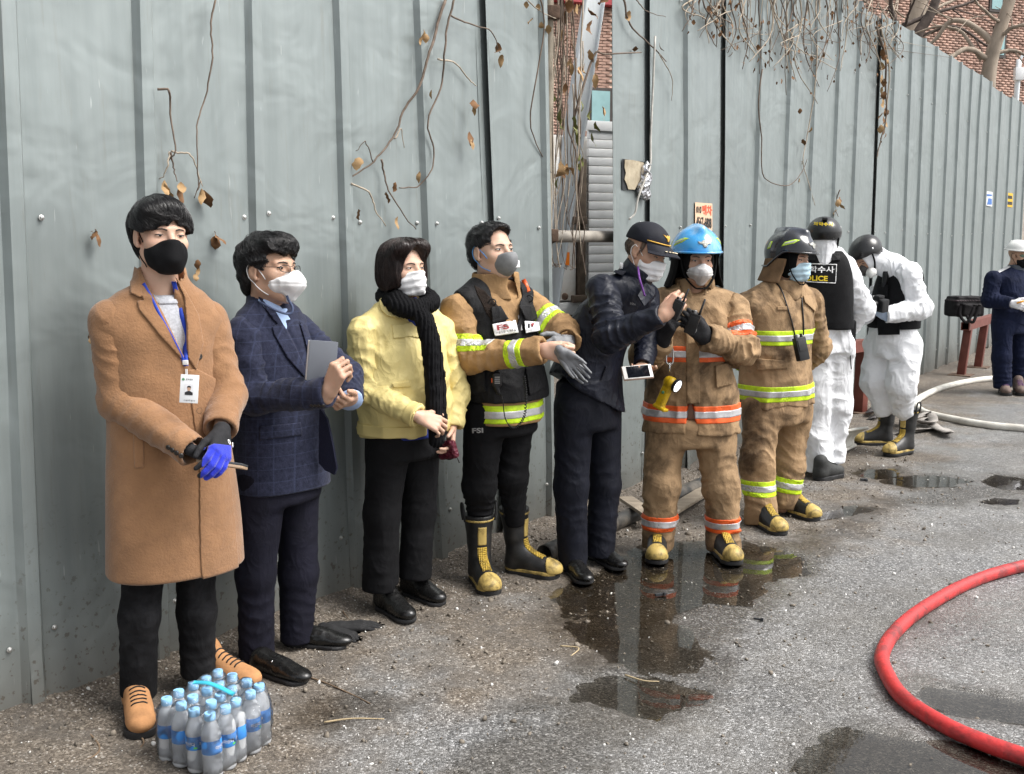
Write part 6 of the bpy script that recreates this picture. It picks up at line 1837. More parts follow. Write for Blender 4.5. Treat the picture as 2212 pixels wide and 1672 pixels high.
    finish_body(root, [piece, hr.mesh(), core([[(g(1066, 640), .055), (g(1078, 780), .11), (g(1088, 890), .11)], [(g(1050, 670), .07), (rs, .05), (re, .04), (rw, .03)], [(g(1085, 665), .07), (ls, .05), (le, .04), (lw, .03)], [(g(1048, 900, -.09), .07), (g(1036, 1050, -.06), .045), (g(1036, 1145, .01), .035)], [(g(1112, 900, .08), .07), (g(1106, 1030, .04), .045), (g(1113, 1126, .08), .035)]])], SKIN_A, hd)
    # the gloves he holds
    for i, (a, b) in enumerate((((1206, 752, -.44), (1252, 800, -.43)), ((1204, 758, -.42), (1262, 818, -.41)))):
        pa, pb = g(*a), g(*b); dd = unit(pb - pa)
        S = hand(pa + dd * .03, dd, (.3, -.8, .3) if i else (.1, -.9, -.2), 1 if i else -1, (.35, .3, .4, .45), spread=.03, thumb=(.3, .95, .1), tcurl=.1, sc=.82, fat=.85)
        v, f = S.mesh(); ax = np.abs(np.array([.4, -.9, .2])); 
        tag(obj("work_glove", v, f, M_GREYGL, None, origin=v.mean(0)), "limp grey work glove dangling from the hand of the black vest" if i else "second grey work glove bunched in the fist above the dangling one", "glove")

# ------------------------------------------------------------------ officer in navy with a cap
M_NAVYJ = mat("navy_nylon_jacket", (.006, .008, .017), .50, var=.2, vscale=10, bump=.08, bscale=160, spec=.35, wr=.4, wrs=5)
M_NAVYK = mat("navy_uniform_cloth", (.006, .007, .013), .75, var=.3, vscale=10, bump=.1, bscale=160, spec=.25, wr=.3, wrs=4)
M_CAP = mat("navy_cap_cloth", (.007, .008, .014), .7, var=.3, bump=.2, bscale=220, spec=.3)
M_GOLD = mat("gold_thread", (.62, .36, .05), .5, .2, var=.2, vscale=60)
M_CREAM = mat("cream_braid", (.70, .60, .42), .6, var=.1)
M_PURPLE = mat("purple_cord", (.13, .035, .22), .6, var=.3, vscale=80)
M_SCREEN = mat("dark_phone_glass", (.006, .007, .010), .06, var=0, spec=.6)
M_PHONEW = mat("white_phone_bezel", (.75, .73, .70), .3, var=.02)

def radio(root_label, base, up, face, sc=1.0, ant=.085):
    az = unit(up); ay = unit(np.asarray(face, float) - az * np.dot(face, az)); ax = np.cross(ay, az); R = np.stack([ax, ay, az])
    o = thing("radio", base, root_label, "radio")
    B = lambda c, h, bev=.002: box(np.asarray(base) + np.asarray(c) @ R * sc, np.asarray(h) * sc, R, bev * sc)
    obj("radio_body", *B((0, 0, .055), (.028, .017, .055), .006), M_BLACKPL, o, sharp=35)
    obj("speaker_panel", *B((0, .018, .070), (.022, .002, .026), .001), M_RUBBER, o, sharp=35)
    obj("belt_clip", *B((0, -.022, .060), (.012, .004, .034), .002), M_RUBBER, o, sharp=35)
    obj("antenna", *tube(np.asarray(base) + np.array([(-.016, 0, .108), (-.016, 0, .125), (-.016, 0, .110 + ant)]) @ R * sc, np.array([.0075, .0062, .0052]) * sc, 8), M_BLACKPL, o)
    obj("channel_knob", *lathe([(.007 * sc, 0), (.007 * sc, .014 * sc), (.005 * sc, .016 * sc)], 10, np.asarray(base) + np.array((.006, 0, .109)) @ R * sc, R), M_GREYINK, o, sharp=35)
    obj("volume_knob", *lathe([(.006 * sc, 0), (.006 * sc, .012 * sc), (.004 * sc, .014 * sc)], 10, np.asarray(base) + np.array((.020, 0, .109)) @ R * sc, R), M_BLACKPL, o, sharp=35)
    return o

def p5():
    D, yaw = 5.05, 50; g = grab(D)
    root = thing("person", gnd(1275, 1235), "person in a dark navy uniform and peaked cap bending over to talk into a radio", "person")
    rg = lambda u, v, w, d, dy=0: ring(u, v, w, d, D, yaw, dy)
    C = g(1396, 545, -.12); sc = 1.0
    piece, hd = make_head(root, C, 50, 20, -6, sc, 'surgical', M_WHITEMASK, eyes=.5, skin=SKIN_B)
    R = hd['R']
    rs, re, rw = g(1302, 628, -.20), g(1318, 725, -.34), g(1428, 682, -.46)
    ls, le, lw = g(1395, 640, .12), g(1400, 740, .05), g(1388, 792, -.12)
    jk = Shape(.0075)
    jk.add(loft([rg(1270, 890, .182, .165, .02), rg(1262, 840, .195, .165, .02), rg(1270, 780, .185, .155, .01), rg(1296, 720, .185, .155, -.02), rg(1328, 660, .170, .150, -.05), rg(1350, 620, .125, .120, -.08), rg(1362, 598, .085, .09, -.10)], 2.2, .01), .02)
    jk.add(cone(g(1345, 612, -.10), rs, .055, .066), .05).add(cone(g(1370, 615, .0), ls, .055, .064), .05)
    hem = [(1100, 806), (1192, 806), (1335, 886), (1450, 890), (1450, 980), (1100, 980)]; lo, hi = outline_box(hem, D, .6, .6); jk.sub(region_prim(outline(hem, D), lo, hi), .006)
    jk.build(); jk.crumple(.011, (5, 5, 4), 131, True, warp=.05)
    v, f = jk.mesh(); jo = obj("jacket", v, f, M_NAVYJ, root)
    s1 = sleeve(jo, [rs, re, rw], [.078, .074, .046], M_NAVYJ, 132, .015, (3.0, 3.4), crum=.008)
    s2 = sleeve(jo, [ls, le, lw], [.070, .064, .046], M_NAVYJ, 134, .009)
    col = Shape(.0055)
    a, b = g(1362, 612, -.10), g(1384, 580, -.12); ax = unit(b - a)
    col.add(cone(a, b, .088, .082), .01); x_, y_, _ = frame(ax); Rr = np.stack([x_, y_, ax])
    col.sub(cone(a - ax * .1, b + ax * .1, .068, .068), .004); col.sub(rbox(b + ax * .10, (.2, .2, .09), Rr, .002), .004); col.sub(rbox(a - ax * .11, (.2, .2, .09), Rr, .002), .004)
    col.build(); v, f = col.mesh(); obj("collar", v, f, M_NAVYJ, jo)
    Z = lambda zx, zy: (1185 + zx * .28, 453.5 + zy * .28)
    fl = [g(*Z(690, 660), -.26), g(*Z(750, 560), -.22), g(*Z(820, 600), -.22), g(*Z(820, 650), -.24), g(*Z(740, 740), -.27)]
    n_ = unit(np.cross(fl[1] - fl[0], fl[2] - fl[0])); obj("collar_flap", np.vstack([fl, np.array(fl) + n_ * .01]), [tuple(range(5)), tuple(range(5, 10))[::-1]] + [(i, (i + 1) % 5, 5 + (i + 1) % 5, 5 + i) for i in range(5)], M_NAVYJ, jo, sharp=30)
    ep = traced(jk, [Z(*q) for q in ((500, 480), (540, 425), (605, 470), (570, 510))], D, "epaulette", M_NAVYK, jo, .016, .004)
    disc(jk, *Z(560, 452), D - .5, D + .1, .009, M_WPATCH, jo, "rank_badge", .020)
    letters(jk, "화재조사", .0, Z(628, 730), Z(668, 738), 5, D - .5, D + .1, M_GREYINK, jo)
    traced(jk, [Z(*q) for q in ((400, 1310), (440, 1205), (452, 1210), (412, 1316))], D, "pocket_welt", M_NAVYK, jo, .005, .003)
    pc = catmull([g(*Z(690, 440), -.20), g(*Z(700, 520), -.30), g(*Z(722, 600), -.31), g(*Z(742, 665), -.31)], 14); obj("lanyard_cord", *tube(pc, .005, 6), M_PURPLE, root)
    legs(root, [((g(1240, 880, -.07), g(1234, 1050, -.08), g(1238, 1228, -.08)), (.098, .084, .072)), ((g(1302, 880, .07), g(1306, 1045, .06), g(1296, 1200, .04)), (.096, .082, .072))], M_NAVYK, 141, .006, block=loft([rg(1268, 925, .160, .14), rg(1266, 820, .155, .14)], 2.2, .03))
    shoe(root, gnd(1222, 1228), gnd(1272, 1268), 'dress', (M_LEATHER, M_RUBBER), sc=1.02)
    shoe(root, gnd(1272, 1204), gnd(1358, 1240), 'dress', (M_LEATHER, M_RUBBER), sc=1.02)
    hr = hand(rw + unit(rw - re) * .012, g(1462, 652, -.46) - rw, (.45, .75, .25), 1, (1.9, 2.0, 2.1, 2.1), thumb=(.3, .85, .4), sc=1.0)
    hl = hand(lw, g(1378, 806, -.22) - lw, (.1, -.2, 1), -1, (.7, .7, .7, .8), sc=.95)
    # cap
    cp = Shape(.0042)
    cp.add(ell((0, -.014, .050), (.090, .112, .094)), .02)
    cp.cut(region_prim(lambda P: .046 + .10 * P[:, 1] - P[:, 2], (-.15, -.2, -.1), (.15, .25, .2)), .004)
    cp.build(); cp.crumple(.0018, (16, 16, 16), 7)
    v, f = cp.mesh(); pl = lambda q: place(np.asarray(q, float), C, R, sc); capo = obj("cap", pl(v), f, M_CAP, root)
    br = []; na, nr = 15, 5
    for i in range(na):
        a = math.radians(-68 + 136 * i / (na - 1))
        for j in range(nr):
            t_ = j / (nr - 1); r0 = .078 + .0 * t_; ext = .078 * t_ * math.cos(a) ** .8
            x = math.sin(a) * (.088 + .012 * t_); y = -.014 + math.cos(a) * .112 + ext; br.append((x, y, .054 + .1 * (math.cos(a) * .1) - .34 * ext - .32 * x * x / .09 * t_))
    br = np.array(br); F = [(i * nr + j, (i + 1) * nr + j, (i + 1) * nr + j + 1, i * nr + j + 1) for i in range(na - 1) for j in range(nr - 1)]
    n = len(br); V = np.vstack([br, br - [0, 0, .004]]); F2 = F + [tuple(k + n for k in q[::-1]) for q in F]
    E = [i * nr + nr - 1 for i in range(na)]; F2 += [(E[i], E[i] + n, E[i + 1] + n, E[i + 1]) for i in range(na - 1)]
    obj("peak", pl(V), F2, M_CAP, capo)
    bd = np.array([br[i * nr] + [0, .002, .006] for i in range(na)]); obj("cap_braid", *tube(pl(bd), .0032, 6), M_GOLD, capo)
    for k in range(6):
        i = 4 + k; q = (br[i * nr + 2] + br[i * nr + 3]) / 2 + [0, 0, .003]
        S = Shape(.003); S.add(ell(q, (.009, .006, .003)), .0).build(); v, f = S.mesh(); obj("peak_leaf", pl(v), f, M_CREAM, capo)
    wing = [(0, -.014), (.007, -.010), (.010, -.002), (.020, .004), (.026, .014), (.014, .010), (.007, .006), (.003, .013), (-.003, .013), (-.007, .006), (-.014, .010), (-.026, .014), (-.020, .004), (-.010, -.002), (-.007, -.010)]
    v, f = cp.patch(lambda P: np.maximum(poly_sdf(P[:, [0, 2]] - [0, .098], wing), -P[:, 1]), (-.03, .03, .08), (.03, .13, .12), .004, .003, .0026); obj("cap_badge", pl(v), f, M_GOLD, capo)
    S = Shape(.0042); S.add(ell((0, -.030, .010), (.080, .082, .060)), .02); S.sub(region_prim(lambda P: -.015 - P[:, 1] + 0 * P[:, 2], (-.14, -.03, -.15), (.14, .2, .1)), .006); S.build()
    for s in (-1, 1): pass
    S2 = Shape(.0042); S2.add(ell((0, -.030, .008), (.079, .080, .058)), .02)
    for s in (-1, 1): S2.add(cone((s * .071, .018, .052), (s * .072, .012, .0), .010, .005), .01)
    S2.sub(region_prim(lambda P: np.maximum(.025 - P[:, 1], -9 + 0 * P[:, 2]), (-.14, .026, -.15), (.14, .2, .1)), .004)
    S2.sub(region_prim(lambda P: np.maximum(P[:, 2] - .020, -.036 - P[:, 1] ) + 0, (-.14, -.040, -.15), (.14, .010, .06)), .006).build(); S2.crumple(.002, (40, 40, 20), 8)
    finish_hair(root, S2, C, R, sc, M_HAIRG, 700, 142, lambda P: np.stack([0 * P[:, 0], -P[:, 1] * 0 - .3, -1 + 0 * P[:, 2]], 1), steps=5, step=.008)
    finish_body(root, [piece, hr.mesh(), hl.mesh(), core([[(g(1358, 615, -.08), .05), (g(1290, 730), .10), (g(1266, 850, .02), .11)], [(g(1340, 645, -.06), .07), (rs, .05), (re, .04), (rw, .028)], [(g(1360, 645), .06), (ls, .045), (le, .04), (lw, .028)], [(g(1240, 880, -.08), .07), (g(1234, 1050, -.08), .05), (g(1236, 1222, -.08), .04)], [(g(1302, 880, .08), .07), (g(1306, 1045, .06), .05), (g(1297, 1195, .04), .04)]])], SKIN_B, hd)
    # radio in his right hand, phone in his left
    p_ = g(1459, 675, -.47); radio("black hand radio held up in the bare hand of the navy officer", p_ - .03 * unit(g(1482, 622, -.50) - p_), g(1482, 622, -.50) - p_, (-.3, -.8, .3), .82, .075)
    pc = g(1377, 804, -.30); ax = unit(g(1409, 800, -.29) - g(1345, 806, -.31)); ay = unit(np.array([-.02, -.80, .60])); ay = unit(ay - ax * ay.dot(ax)); az = np.cross(ax, ay)
    ph = thing("phone", pc - np.array([0, 0, .03]), "white phone in an open case held flat below the navy sleeve", "phone")
    obj("phone_case", *box(pc - ay * .004, (.072, .0045, .037), [ax, ay, az], .003), mat("case_pink_tan", (.50, .34, .26), .5), ph, sharp=30)
    obj("phone_front", *box(pc + ay * .0025, (.070, .0035, .0345), [ax, ay, az], .002), M_PHONEW, ph, sharp=30)
    obj("phone_screen", *box(pc + ay * .0065 + ax * .002, (.053, .0012, .030), [ax, ay, az]), M_SCREEN, ph, False)

# ------------------------------------------------------------------ fire helmets
M_HBLUE = mat("glossy_blue_helmet", (.045, .33, .70), .18, var=.06, vscale=12, coat=.6, stain=(.45, .62, .75), stain_amt=.55, stain_scale=9)
M_HBLACK = mat("glossy_black_helmet", (.006, .007, .011), .16, var=.2, coat=.6, stain=(.03, .04, .07), stain_amt=.5, stain_scale=9)
M_FLAP = mat("black_neck_flap", (.006, .006, .006), .85, var=.3, bump=.2, bscale=150, spec=.15)
M_FLAPB = mat("brown_neck_flap", (.16, .10, .055), .85, var=.25, vscale=14, bump=.2, bscale=150, spec=.15)
M_EMBLEM = mat("silver_emblem", (.34, .34, .31), .4, .5, var=.2, vscale=60, bump=.3, bscale=150)
M_LIMEOUT = mat("lime_trim", (.50, .72, .05), .5, var=.05)
M_CLEAR = mat("clear_blue_visor", (.35, .60, .85), .08, var=0, alpha=.45)

def fire_helmet(root, C, R, sc, mt, flap_mt, badge=True, deep=False):
    pl = lambda q: place(np.asarray(q, float), C, R, sc)
    S = Shape(.0048)
    S.add(ell((0, -.012, .036), (.122, .148, .132)), .02)
    S.add(cone((0, .070, .150), (0, -.10, .152), .018, .016), .04)                 # crown ridge
    S.sub(ell((0, .000, .000), (.108, .132, .112)), .006)
    S.cut(region_prim(lambda P: (.040 - (.9 if deep else .45) * np.clip(-P[:, 1] + .02, 0, .1)) - P[:, 2], (-.2, -.25, -.2), (.2, .25, .3)), .006)
    S.build(); v, f = S.mesh(); ho = obj("helmet", pl(v), f, mt, root)
    a = np.linspace(0, 2 * math.pi, 41)
    rim = np.array([(.123 * math.sin(q), -.012 + .149 * math.cos(q) * (1.07 if math.cos(q) > 0 else 1), .042 - (.9 if deep else .45) * min(max(-(-.012 + .146 * math.cos(q)) + .02, 0), .1)) for q in a])
    obj("brim", *tube(pl(rim), .0058 * sc, 6, False), mt, ho)
    for s in (-1, 1):
        for pts in ([(.000, .066), (.062, .088), (.085, .110), (.060, .112), (.012, .092)], [(-.098, .045), (-.072, .052), (-.066, .092), (-.084, .090)]):
            reg = lambda P, p_=pts: np.maximum(poly_sdf(P[:, [1, 2]], p_), -s * P[:, 0] + .02)
            lo = (min(s * .03, s * .14), -.12, .03); hi = (max(s * .03, s * .14), .11, .13)
            v, f = S.patch(reg, lo, hi, .0022, .003, .0034)
            if len(v):
                o = obj("reflective_trim", pl(v), f, M_LIMEOUT, ho)
                v, f = S.patch(lambda P, r_=reg: r_(P) + .0055, lo, hi, .0034, .002, .0034)
                if len(v): obj("reflective_panel", pl(v), f, M_SILVER, o)
    if badge:
        em = [(0, -.020), (.010, -.014), (.012, -.004), (.030, .0), (.034, .012), (.018, .010), (.008, .018), (-.008, .018), (-.018, .010), (-.034, .012), (-.030, .0), (-.012, -.004), (-.010, -.014)]
        v, f = S.patch(lambda P: np.maximum(poly_sdf(P[:, [0, 2]] - [0, .084], em), -P[:, 1]), (-.04, .02, .06), (.04, .16, .115), .004, .003, .003); obj("emblem", pl(v), f, M_EMBLEM, ho)
    F = Shape(.005)
    F.add(loft([(0, -.030, -.140, .150, .140, math.pi), (0, -.020, -.06, .122, .130, math.pi), (0, -.015, .06, .112, .124, math.pi)], 2.2, .004), .01); F.sub(loft([(0, -.012, -.150, .138, .140, math.pi), (0, -.005, -.06, .110, .124, math.pi), (0, -.003, .07, .100, .116, math.pi)], 2.2, .002), .003)
    F.cut(region_prim(lambda P: np.maximum.reduce([P[:, 1] - .028 - .10 * (P[:, 2] + .03), P[:, 2] - (.0 if deep else .05), -.132 + .15 * np.maximum(P[:, 1], 0) - P[:, 2]]), (-.2, -.25, -.2), (.2, .2, .2)), .005)
    F.build(); F.crumple(.004, (10, 10, 6), 3, False); v, f = F.mesh(); obj("neck_flap", pl(v), f, flap_mt, ho)
    hd_ = Shape(.005); hd_.add(ell((0, .004, -.010), (.084, .098, .118)), .02); hd_.sub(ell((0, .105, -.012), (.062, .070, .080)), .01); hd_.sub(ell((0, .03, -.15), (.1, .1, .05)), .01); hd_.build(); v, f = hd_.mesh()
    obj("hood", pl(v), f, M_FLAP, ho)
    for s in (-1, 1): obj("chin_strap", *tube(pl(catmull([(s * .088, .035, .045), (s * .086, .040, -.02), (s * .070, .060, -.080), (s * .030, .085, -.128), (0, .088, -.132)], 14)), .006 * sc, 6, True, .45), M_FLAP, ho)
    return S, ho

def p6():
    D, yaw = 5.3, 2; g = grab(D)
    root = thing("person", gnd(1500, 1225), "person in khaki fire gear with orange bands, blue helmet and black gloves", "person")
    rg = lambda u, v, w, d, dy=0: ring(u, v, w, d, D, yaw, dy)
    C = g(1504, 562, -.03); sc = 1.04
    piece, hd = make_head(root, C, 8, 2, 0, sc, 'fold', mat("soiled_white_mask", (.66, .65, .64), .8, var=.12, vscale=14, bump=.1, bscale=200, stain=(.35, .33, .31), stain_amt=.5, stain_scale=14), eyes=.6, ears=False, loops=False)
    R = hd['R']
    fire_helmet(root, C, R, sc, M_HBLUE, M_FLAP)
    vp = [place(np.array([q]), C, R, sc)[0] for q in ((-.10, .075, .045), (-.112, .06, .0), (-.112, .045, -.02), (-.104, .075, -.005))]
    rs, re, rw = g(1412, 664, .0), g(1395, 775, -.08), g(1430, 735, -.24)
    ls, le, lw = g(1580, 668, .0), g(1602, 752, -.10), g(1524, 728, -.28)
    ct = Shape(.0075)
    ct.add(loft([rg(1493, 930, .236, .168), rg(1493, 870, .230, .164), rg(1493, 800, .218, .156), rg(1495, 730, .210, .146), rg(1496, 670, .188, .122), rg(1498, 640, .13, .095)], 2.3, .008), .02)
    ct.add(cone(g(1468, 642), rs, .060, .076), .05).add(cone(g(1530, 642), ls, .060, .076), .05)
    slit = [(1487, 873), (1496, 873), (1506, 945), (1483, 945)]; lo, hi = outline_box(slit, D, .5, -.05); ct.sub(region_prim(outline(slit, D), lo, hi), .004)
    ct.build(); ct.crumple(.010, (5, 5, 4), 151, True, warp=.06); ct.crumple(.005, (13, 13, 11), 152, True, warp=.05)
    v, f = ct.mesh(); co = obj("fire_jacket", v, f, M_TURN2, root)
    s1 = sleeve(co, [rs, re, rw], [.084, .078, .062], M_TURN2, 153, .012, crum=.013)
    s2 = sleeve(co, [ls, le, lw], [.086, .082, .062], M_TURN2, 155, .012, crum=.013)
    band(ct, g(1493, 886), (0, 0, 1), .046, ORNG, co, .36)
    band(ct, g(1493, 758), (0, 0, 1), .042, ORNG, co, .36)
    band(s2, ls + (le - ls) * .62, unit(le - ls), .044, ORNG, s2.obj, .14); band(s1, rs + (re - rs) * .6, unit(re - rs), .044, ORNG, s1.obj, .14)
    col = stand_collar(rg, 1500, 652, 600, .108, .098, [(1486, 590), (1490, 625), (1498, 650), (1520, 640), (1524, 590)], D); v, f = col.mesh(); obj("collar", v, f, M_TURN2, co)
    traced(ct, [(1545, 790), (1580, 782), (1582, 830), (1548, 838)], D, "pocket_flap", M_TURN2, co, .010, .004)
    traced(ct, [(1480, 700), (1510, 700), (1512, 872), (1484, 872)], D, "storm_flap", M_TURN2, co, .006, .004)
    lg = legs(root, [((g(1446, 915), g(1428, 1050, -.03), g(1424, 1182, .0)), (.114, .093, .086)), ((g(1545, 915), g(1558, 1050, -.03), g(1563, 1184, .0)), (.114, .093, .088))], M_TURN2, 161, .012, .008, crs=(8, 8, 8), rid=True, block=loft([rg(1494, 960, .20, .15), rg(1494, 900, .20, .15)], 2.2, .03))
    band(lg, g(1424, 1124, -.01), (0, 0, 1), .042, ORNG, lg.obj, .15); band(lg, g(1562, 1128, -.01), (0, 0, 1), .042, ORNG, lg.obj, .15)
    shoe(root, gnd(1420, 1188), gnd(1417, 1240), 'boot_fire', M_BOOTS, "fire_boot", .98, low=True)
    shoe(root, gnd(1548, 1190), gnd(1602, 1236), 'boot_fire', M_BOOTS, "fire_boot", .98, low=True)
    hl = hand(lw + unit(lw - le) * .01, g(1480, 678, -.34) - g(1522, 722, -.28), (-.35, .55, .4), -1, (1.3, 1.4, 1.5, 1.6), fat=1.3, thumb=(.35, .85, .35), sc=1.05)
    v, f = hl.mesh(); go = obj("glove", v, f, M_GLOVEK, root)
    hr = hand(rw + unit(rw - re) * .01, g(1448, 695, -.30) - g(1430, 740, -.24), (.6, .3, .2), 1, (1.5, 1.6, 1.6, 1.6), fat=1.3, sc=1.05)
    v, f = hr.mesh(); obj("glove", v, f, M_GLOVEK, root)
    gp = np.array([hl.hit(u, v_, D - .6, D) - np.array([0, .002, 0]) for u, v_ in ((1496, 700), (1504, 708), (1502, 718), (1492, 716))]); obj("glove_logo", *tube(catmull(list(gp) + [gp[0]], 18), .0018, 5), M_GREYINK, go)
    finish_body(root, [piece, core([[(g(1500, 650), .055), (g(1494, 800), .12), (g(1494, 900), .12)], [(g(1475, 665), .08), (rs, .06), (re, .05), (rw, .03)], [(g(1520, 665), .08), (ls, .06), (le, .05), (lw, .03)], [(g(1446, 920), .09), (g(1428, 1050, -.03), .06), (g(1424, 1180), .05)], [(g(1545, 920), .09), (g(1558, 1050, -.03), .06), (g(1563, 1180), .05)]])], SKIN_B, hd)
    p_ = g(1494, 700, -.37); radio("black hand radio in the black glove of the blue helmet firefighter", p_ - .05 * unit(g(1506, 660, -.39) - p_), g(1511, 655, -.39) - p_, (-.2, -.9, .2), .95, .085)
    # torch on a snap hook
    hk = g(1447, 760, -.24); fc = catmull([hk + np.array(q) for q in ((0, 0, .03), (.014, 0, .015), (.017, 0, -.04), (.010, 0, -.06), (-.010, 0, -.06), (-.017, 0, -.04), (-.014, 0, .015), (0, 0, .03))], 30)
    cb = thing("snap_hook", hk - np.array([0, 0, .1]), "steel snap hook hanging between the orange bands with a torch below", "snap hook")
    obj("hook_ring", *tube(fc, .0042, 7), M_STEEL, cb); obj("swivel", *tube(np.array([hk - np.array([0, 0, .055]), hk - np.array([0, 0, .10])]), .005, 7), M_STEEL, cb)
    a, b = g(1447, 825, -.26), g(1424, 878, -.24); dz = unit(a - b); fx = unit(np.array([.75, -.62, .1])); fx = unit(fx - dz * fx.dot(dz)); fy = np.cross(dz, fx); Rr = np.stack([fx, fy, dz])
    tr = thing("torch", b, "yellow right angle torch hanging in front of the orange jacket band, lamp lit", "torch")
    m_y = mat("yellow_torch_plastic", (.62, .40, .01), .4, var=.1, vscale=30, stain=(.12, .08, .01), stain_amt=.5, stain_scale=30)
    S = Shape(.004); S.add(rbox((a + b) / 2, (.024, .020, np.linalg.norm(a - b) / 2), Rr, .010), .0).add(cone(a - fx * .005, a + fx * .008, .028, .031), .012).add(rbox(b + fx * .010 - dz * .002, (.036, .024, .008), Rr, .004), .006).build(); v, f = S.mesh(); obj("torch_body", v, f, m_y, tr)
    obj("lamp_ring", *lathe([(.033, 0), (.036, .004), (.036, .016), (.031, .018), (.030, .010), (.001, .010)], 20, a + fx * .034, np.stack([fy, dz, fx])), M_BLACKPL, tr, sharp=35)
    obj("lamp", *lathe([(.030, .010), (.029, .013), (.001, .016)], 20, a + fx * .0365, np.stack([fy, dz, fx])), mat("torch_lamp", (.95, .97, 1.0), .3, var=0, emit=2.5), tr)
    obj("switch", *lathe([(.008, 0), (.008, .004), (.001, .005)], 12, (a + b) / 2 + fy * -.020 + dz * .01, np.stack([fx, dz, -fy])), M_GREENINK, tr)

def p7():
    D, yaw = 6.0, 36; g = grab(D)
    root = thing("person", gnd(1690, 1135), "person in khaki fire gear with lime bands and a black helmet, hands behind the back", "person")
    rg = lambda u, v, w, d, dy=0: ring(u, v, w, d, D, yaw, dy)
    C = g(1709, 560, -.03); sc = 1.04
    piece, hd = make_head(root, C, 44, 4, -2, sc, 'surgical', M_BLUEMASK, eyes=.5, ears=False, loops=False)
    R = hd['R']
    fire_helmet(root, C, R, sc, M_HBLACK, M_FLAPB, deep=True)
    rs, re, rw = g(1622, 662, -.10), g(1602, 768, .02), g(1640, 800, .24)
    ls, le, lw = g(1744, 655, .13), g(1762, 752, .22), g(1720, 800, .28)
    ct = Shape(.008)
    ct.add(loft([rg(1678, 872, .236, .176), rg(1678, 820, .232, .172), rg(1680, 760, .224, .165), rg(1682, 700, .216, .152), rg(1684, 655, .195, .130), rg(1688, 630, .12, .09)], 2.3, .008), .02)
    ct.add(cone(g(1660, 630, -.04), rs, .062, .076), .05).add(cone(g(1715, 628, .06), ls, .062, .074), .05)
    slit = [(1758, 812), (1768, 812), (1762, 890), (1744, 890)]; 
    ct.build(); ct.crumple(.010, (5, 5, 4), 171, True, warp=.06); ct.crumple(.004, (13, 13, 11), 172, True, warp=.05)
    v, f = ct.mesh(); co = obj("fire_jacket", v, f, M_TURN2, root)
    s1 = sleeve(co, [rs, re, rw], [.086, .080, .064], M_TURN2, 173, .012, crum=.013, opened=False)
    s2 = sleeve(co, [ls, le, lw], [.088, .082, .066], M_TURN2, 175, .010, crum=.013, opened=False)
    band(ct, g(1680, 725), (0, 0, 1), .043, LIME, co, .36); band(ct, g(1678, 842), (0, 0, 1), .046, LIME, co, .36)
    band(s1, rs + (re - rs) * .50, unit(re - rs), .044, LIME, s1.obj, .14); band(s1, re + (rw - re) * .20, unit(rw - re), .036, LIME, s1.obj, .14)
    col = stand_collar(rg, 1696, 646, 604, .118, .108); v, f = col.mesh(); obj("collar", v, f, M_TURN2, co)
    Z = lambda zx, zy: (1536 + zx * .2888, 438.9 + zy * .2888)
    traced(ct, [Z(*q) for q in ((340, 1160), (570, 1180), (572, 1240), (345, 1250))], D, "pocket_flap", M_TURN2, co, .012, .004)
    traced(ct, [Z(*q) for q in ((495, 770), (570, 770), (570, 800), (495, 800))], D, "chest_tab", M_TURN2, co, .008, .004)
    traced(ct, [Z(*q) for q in ((690, 690), (770, 690), (785, 820), (745, 780), (700, 740))], D, "pocket_flap", M_TURN2, co, .012, .004)
    lg = legs(root, [((g(1645, 870, -.08), g(1636, 1000, -.15), g(1644, 1128, -.17)), (.112, .096, .092)), ((g(1716, 870, .10), g(1706, 995, .06), g(1690, 1098, .05)), (.108, .092, .084))], M_TURN2, 181, .012, .009, crs=(8, 8, 8), rid=True, block=loft([rg(1680, 910, .20, .16), rg(1680, 850, .20, .16)], 2.2, .03))
    band(lg, g(1638, 1050, -.155), (0, 0, 1), .046, LIME, lg.obj, .16); band(lg, g(1700, 1044, .055), (.15, 0, 1), .046, LIME, lg.obj, .15)
    shoe(root, gnd(1636, 1132), gnd(1682, 1156), 'boot_fire', M_BOOTS, "fire_boot", .98, low=True)
    shoe(root, gnd(1690, 1106), gnd(1750, 1124), 'boot_fire', M_BOOTS, "fire_boot", .98, low=True)
    finish_body(root, [piece, core([[(g(1690, 640), .055), (g(1680, 760), .12), (g(1680, 860), .12)], [(g(1665, 660), .08), (rs, .06), (re, .05), (rw, .03)], [(g(1705, 660), .08), (ls, .06), (le, .05), (lw, .03)], [(g(1645, 880, -.08), .09), (g(1636, 1000, -.15), .06), (g(1643, 1120, -.17), .05)], [(g(1716, 880, .10), .09), (g(1706, 995, .06), .06), (g(1690, 1095, .05), .05)]])], SKIN_B, hd)
    # two-way radio in a leather case slung round the neck
    pc = g(*Z(670, 1080), -.22); up = unit(g(*Z(650, 980), -.21) - g(*Z(690, 1170), -.23))
    radio("black radio in a leather case slung on a strap over lime banded khaki jacket", pc - up * .075, up, (.35, -.9, .1), 1.22, .0)
    for pts in (((450, 560), (520, 640), (570, 780), (605, 900), (625, 985)), ((672, 640), (680, 760), (690, 900), (690, 985))):
        P = np.array([ct.hit(*Z(*q), D - .6, D + .1) - np.array([0, .006, 0]) for q in pts]); obj("radio_strap", *tube(catmull(P, 20), .0042, 6), M_BLACKPL, root)
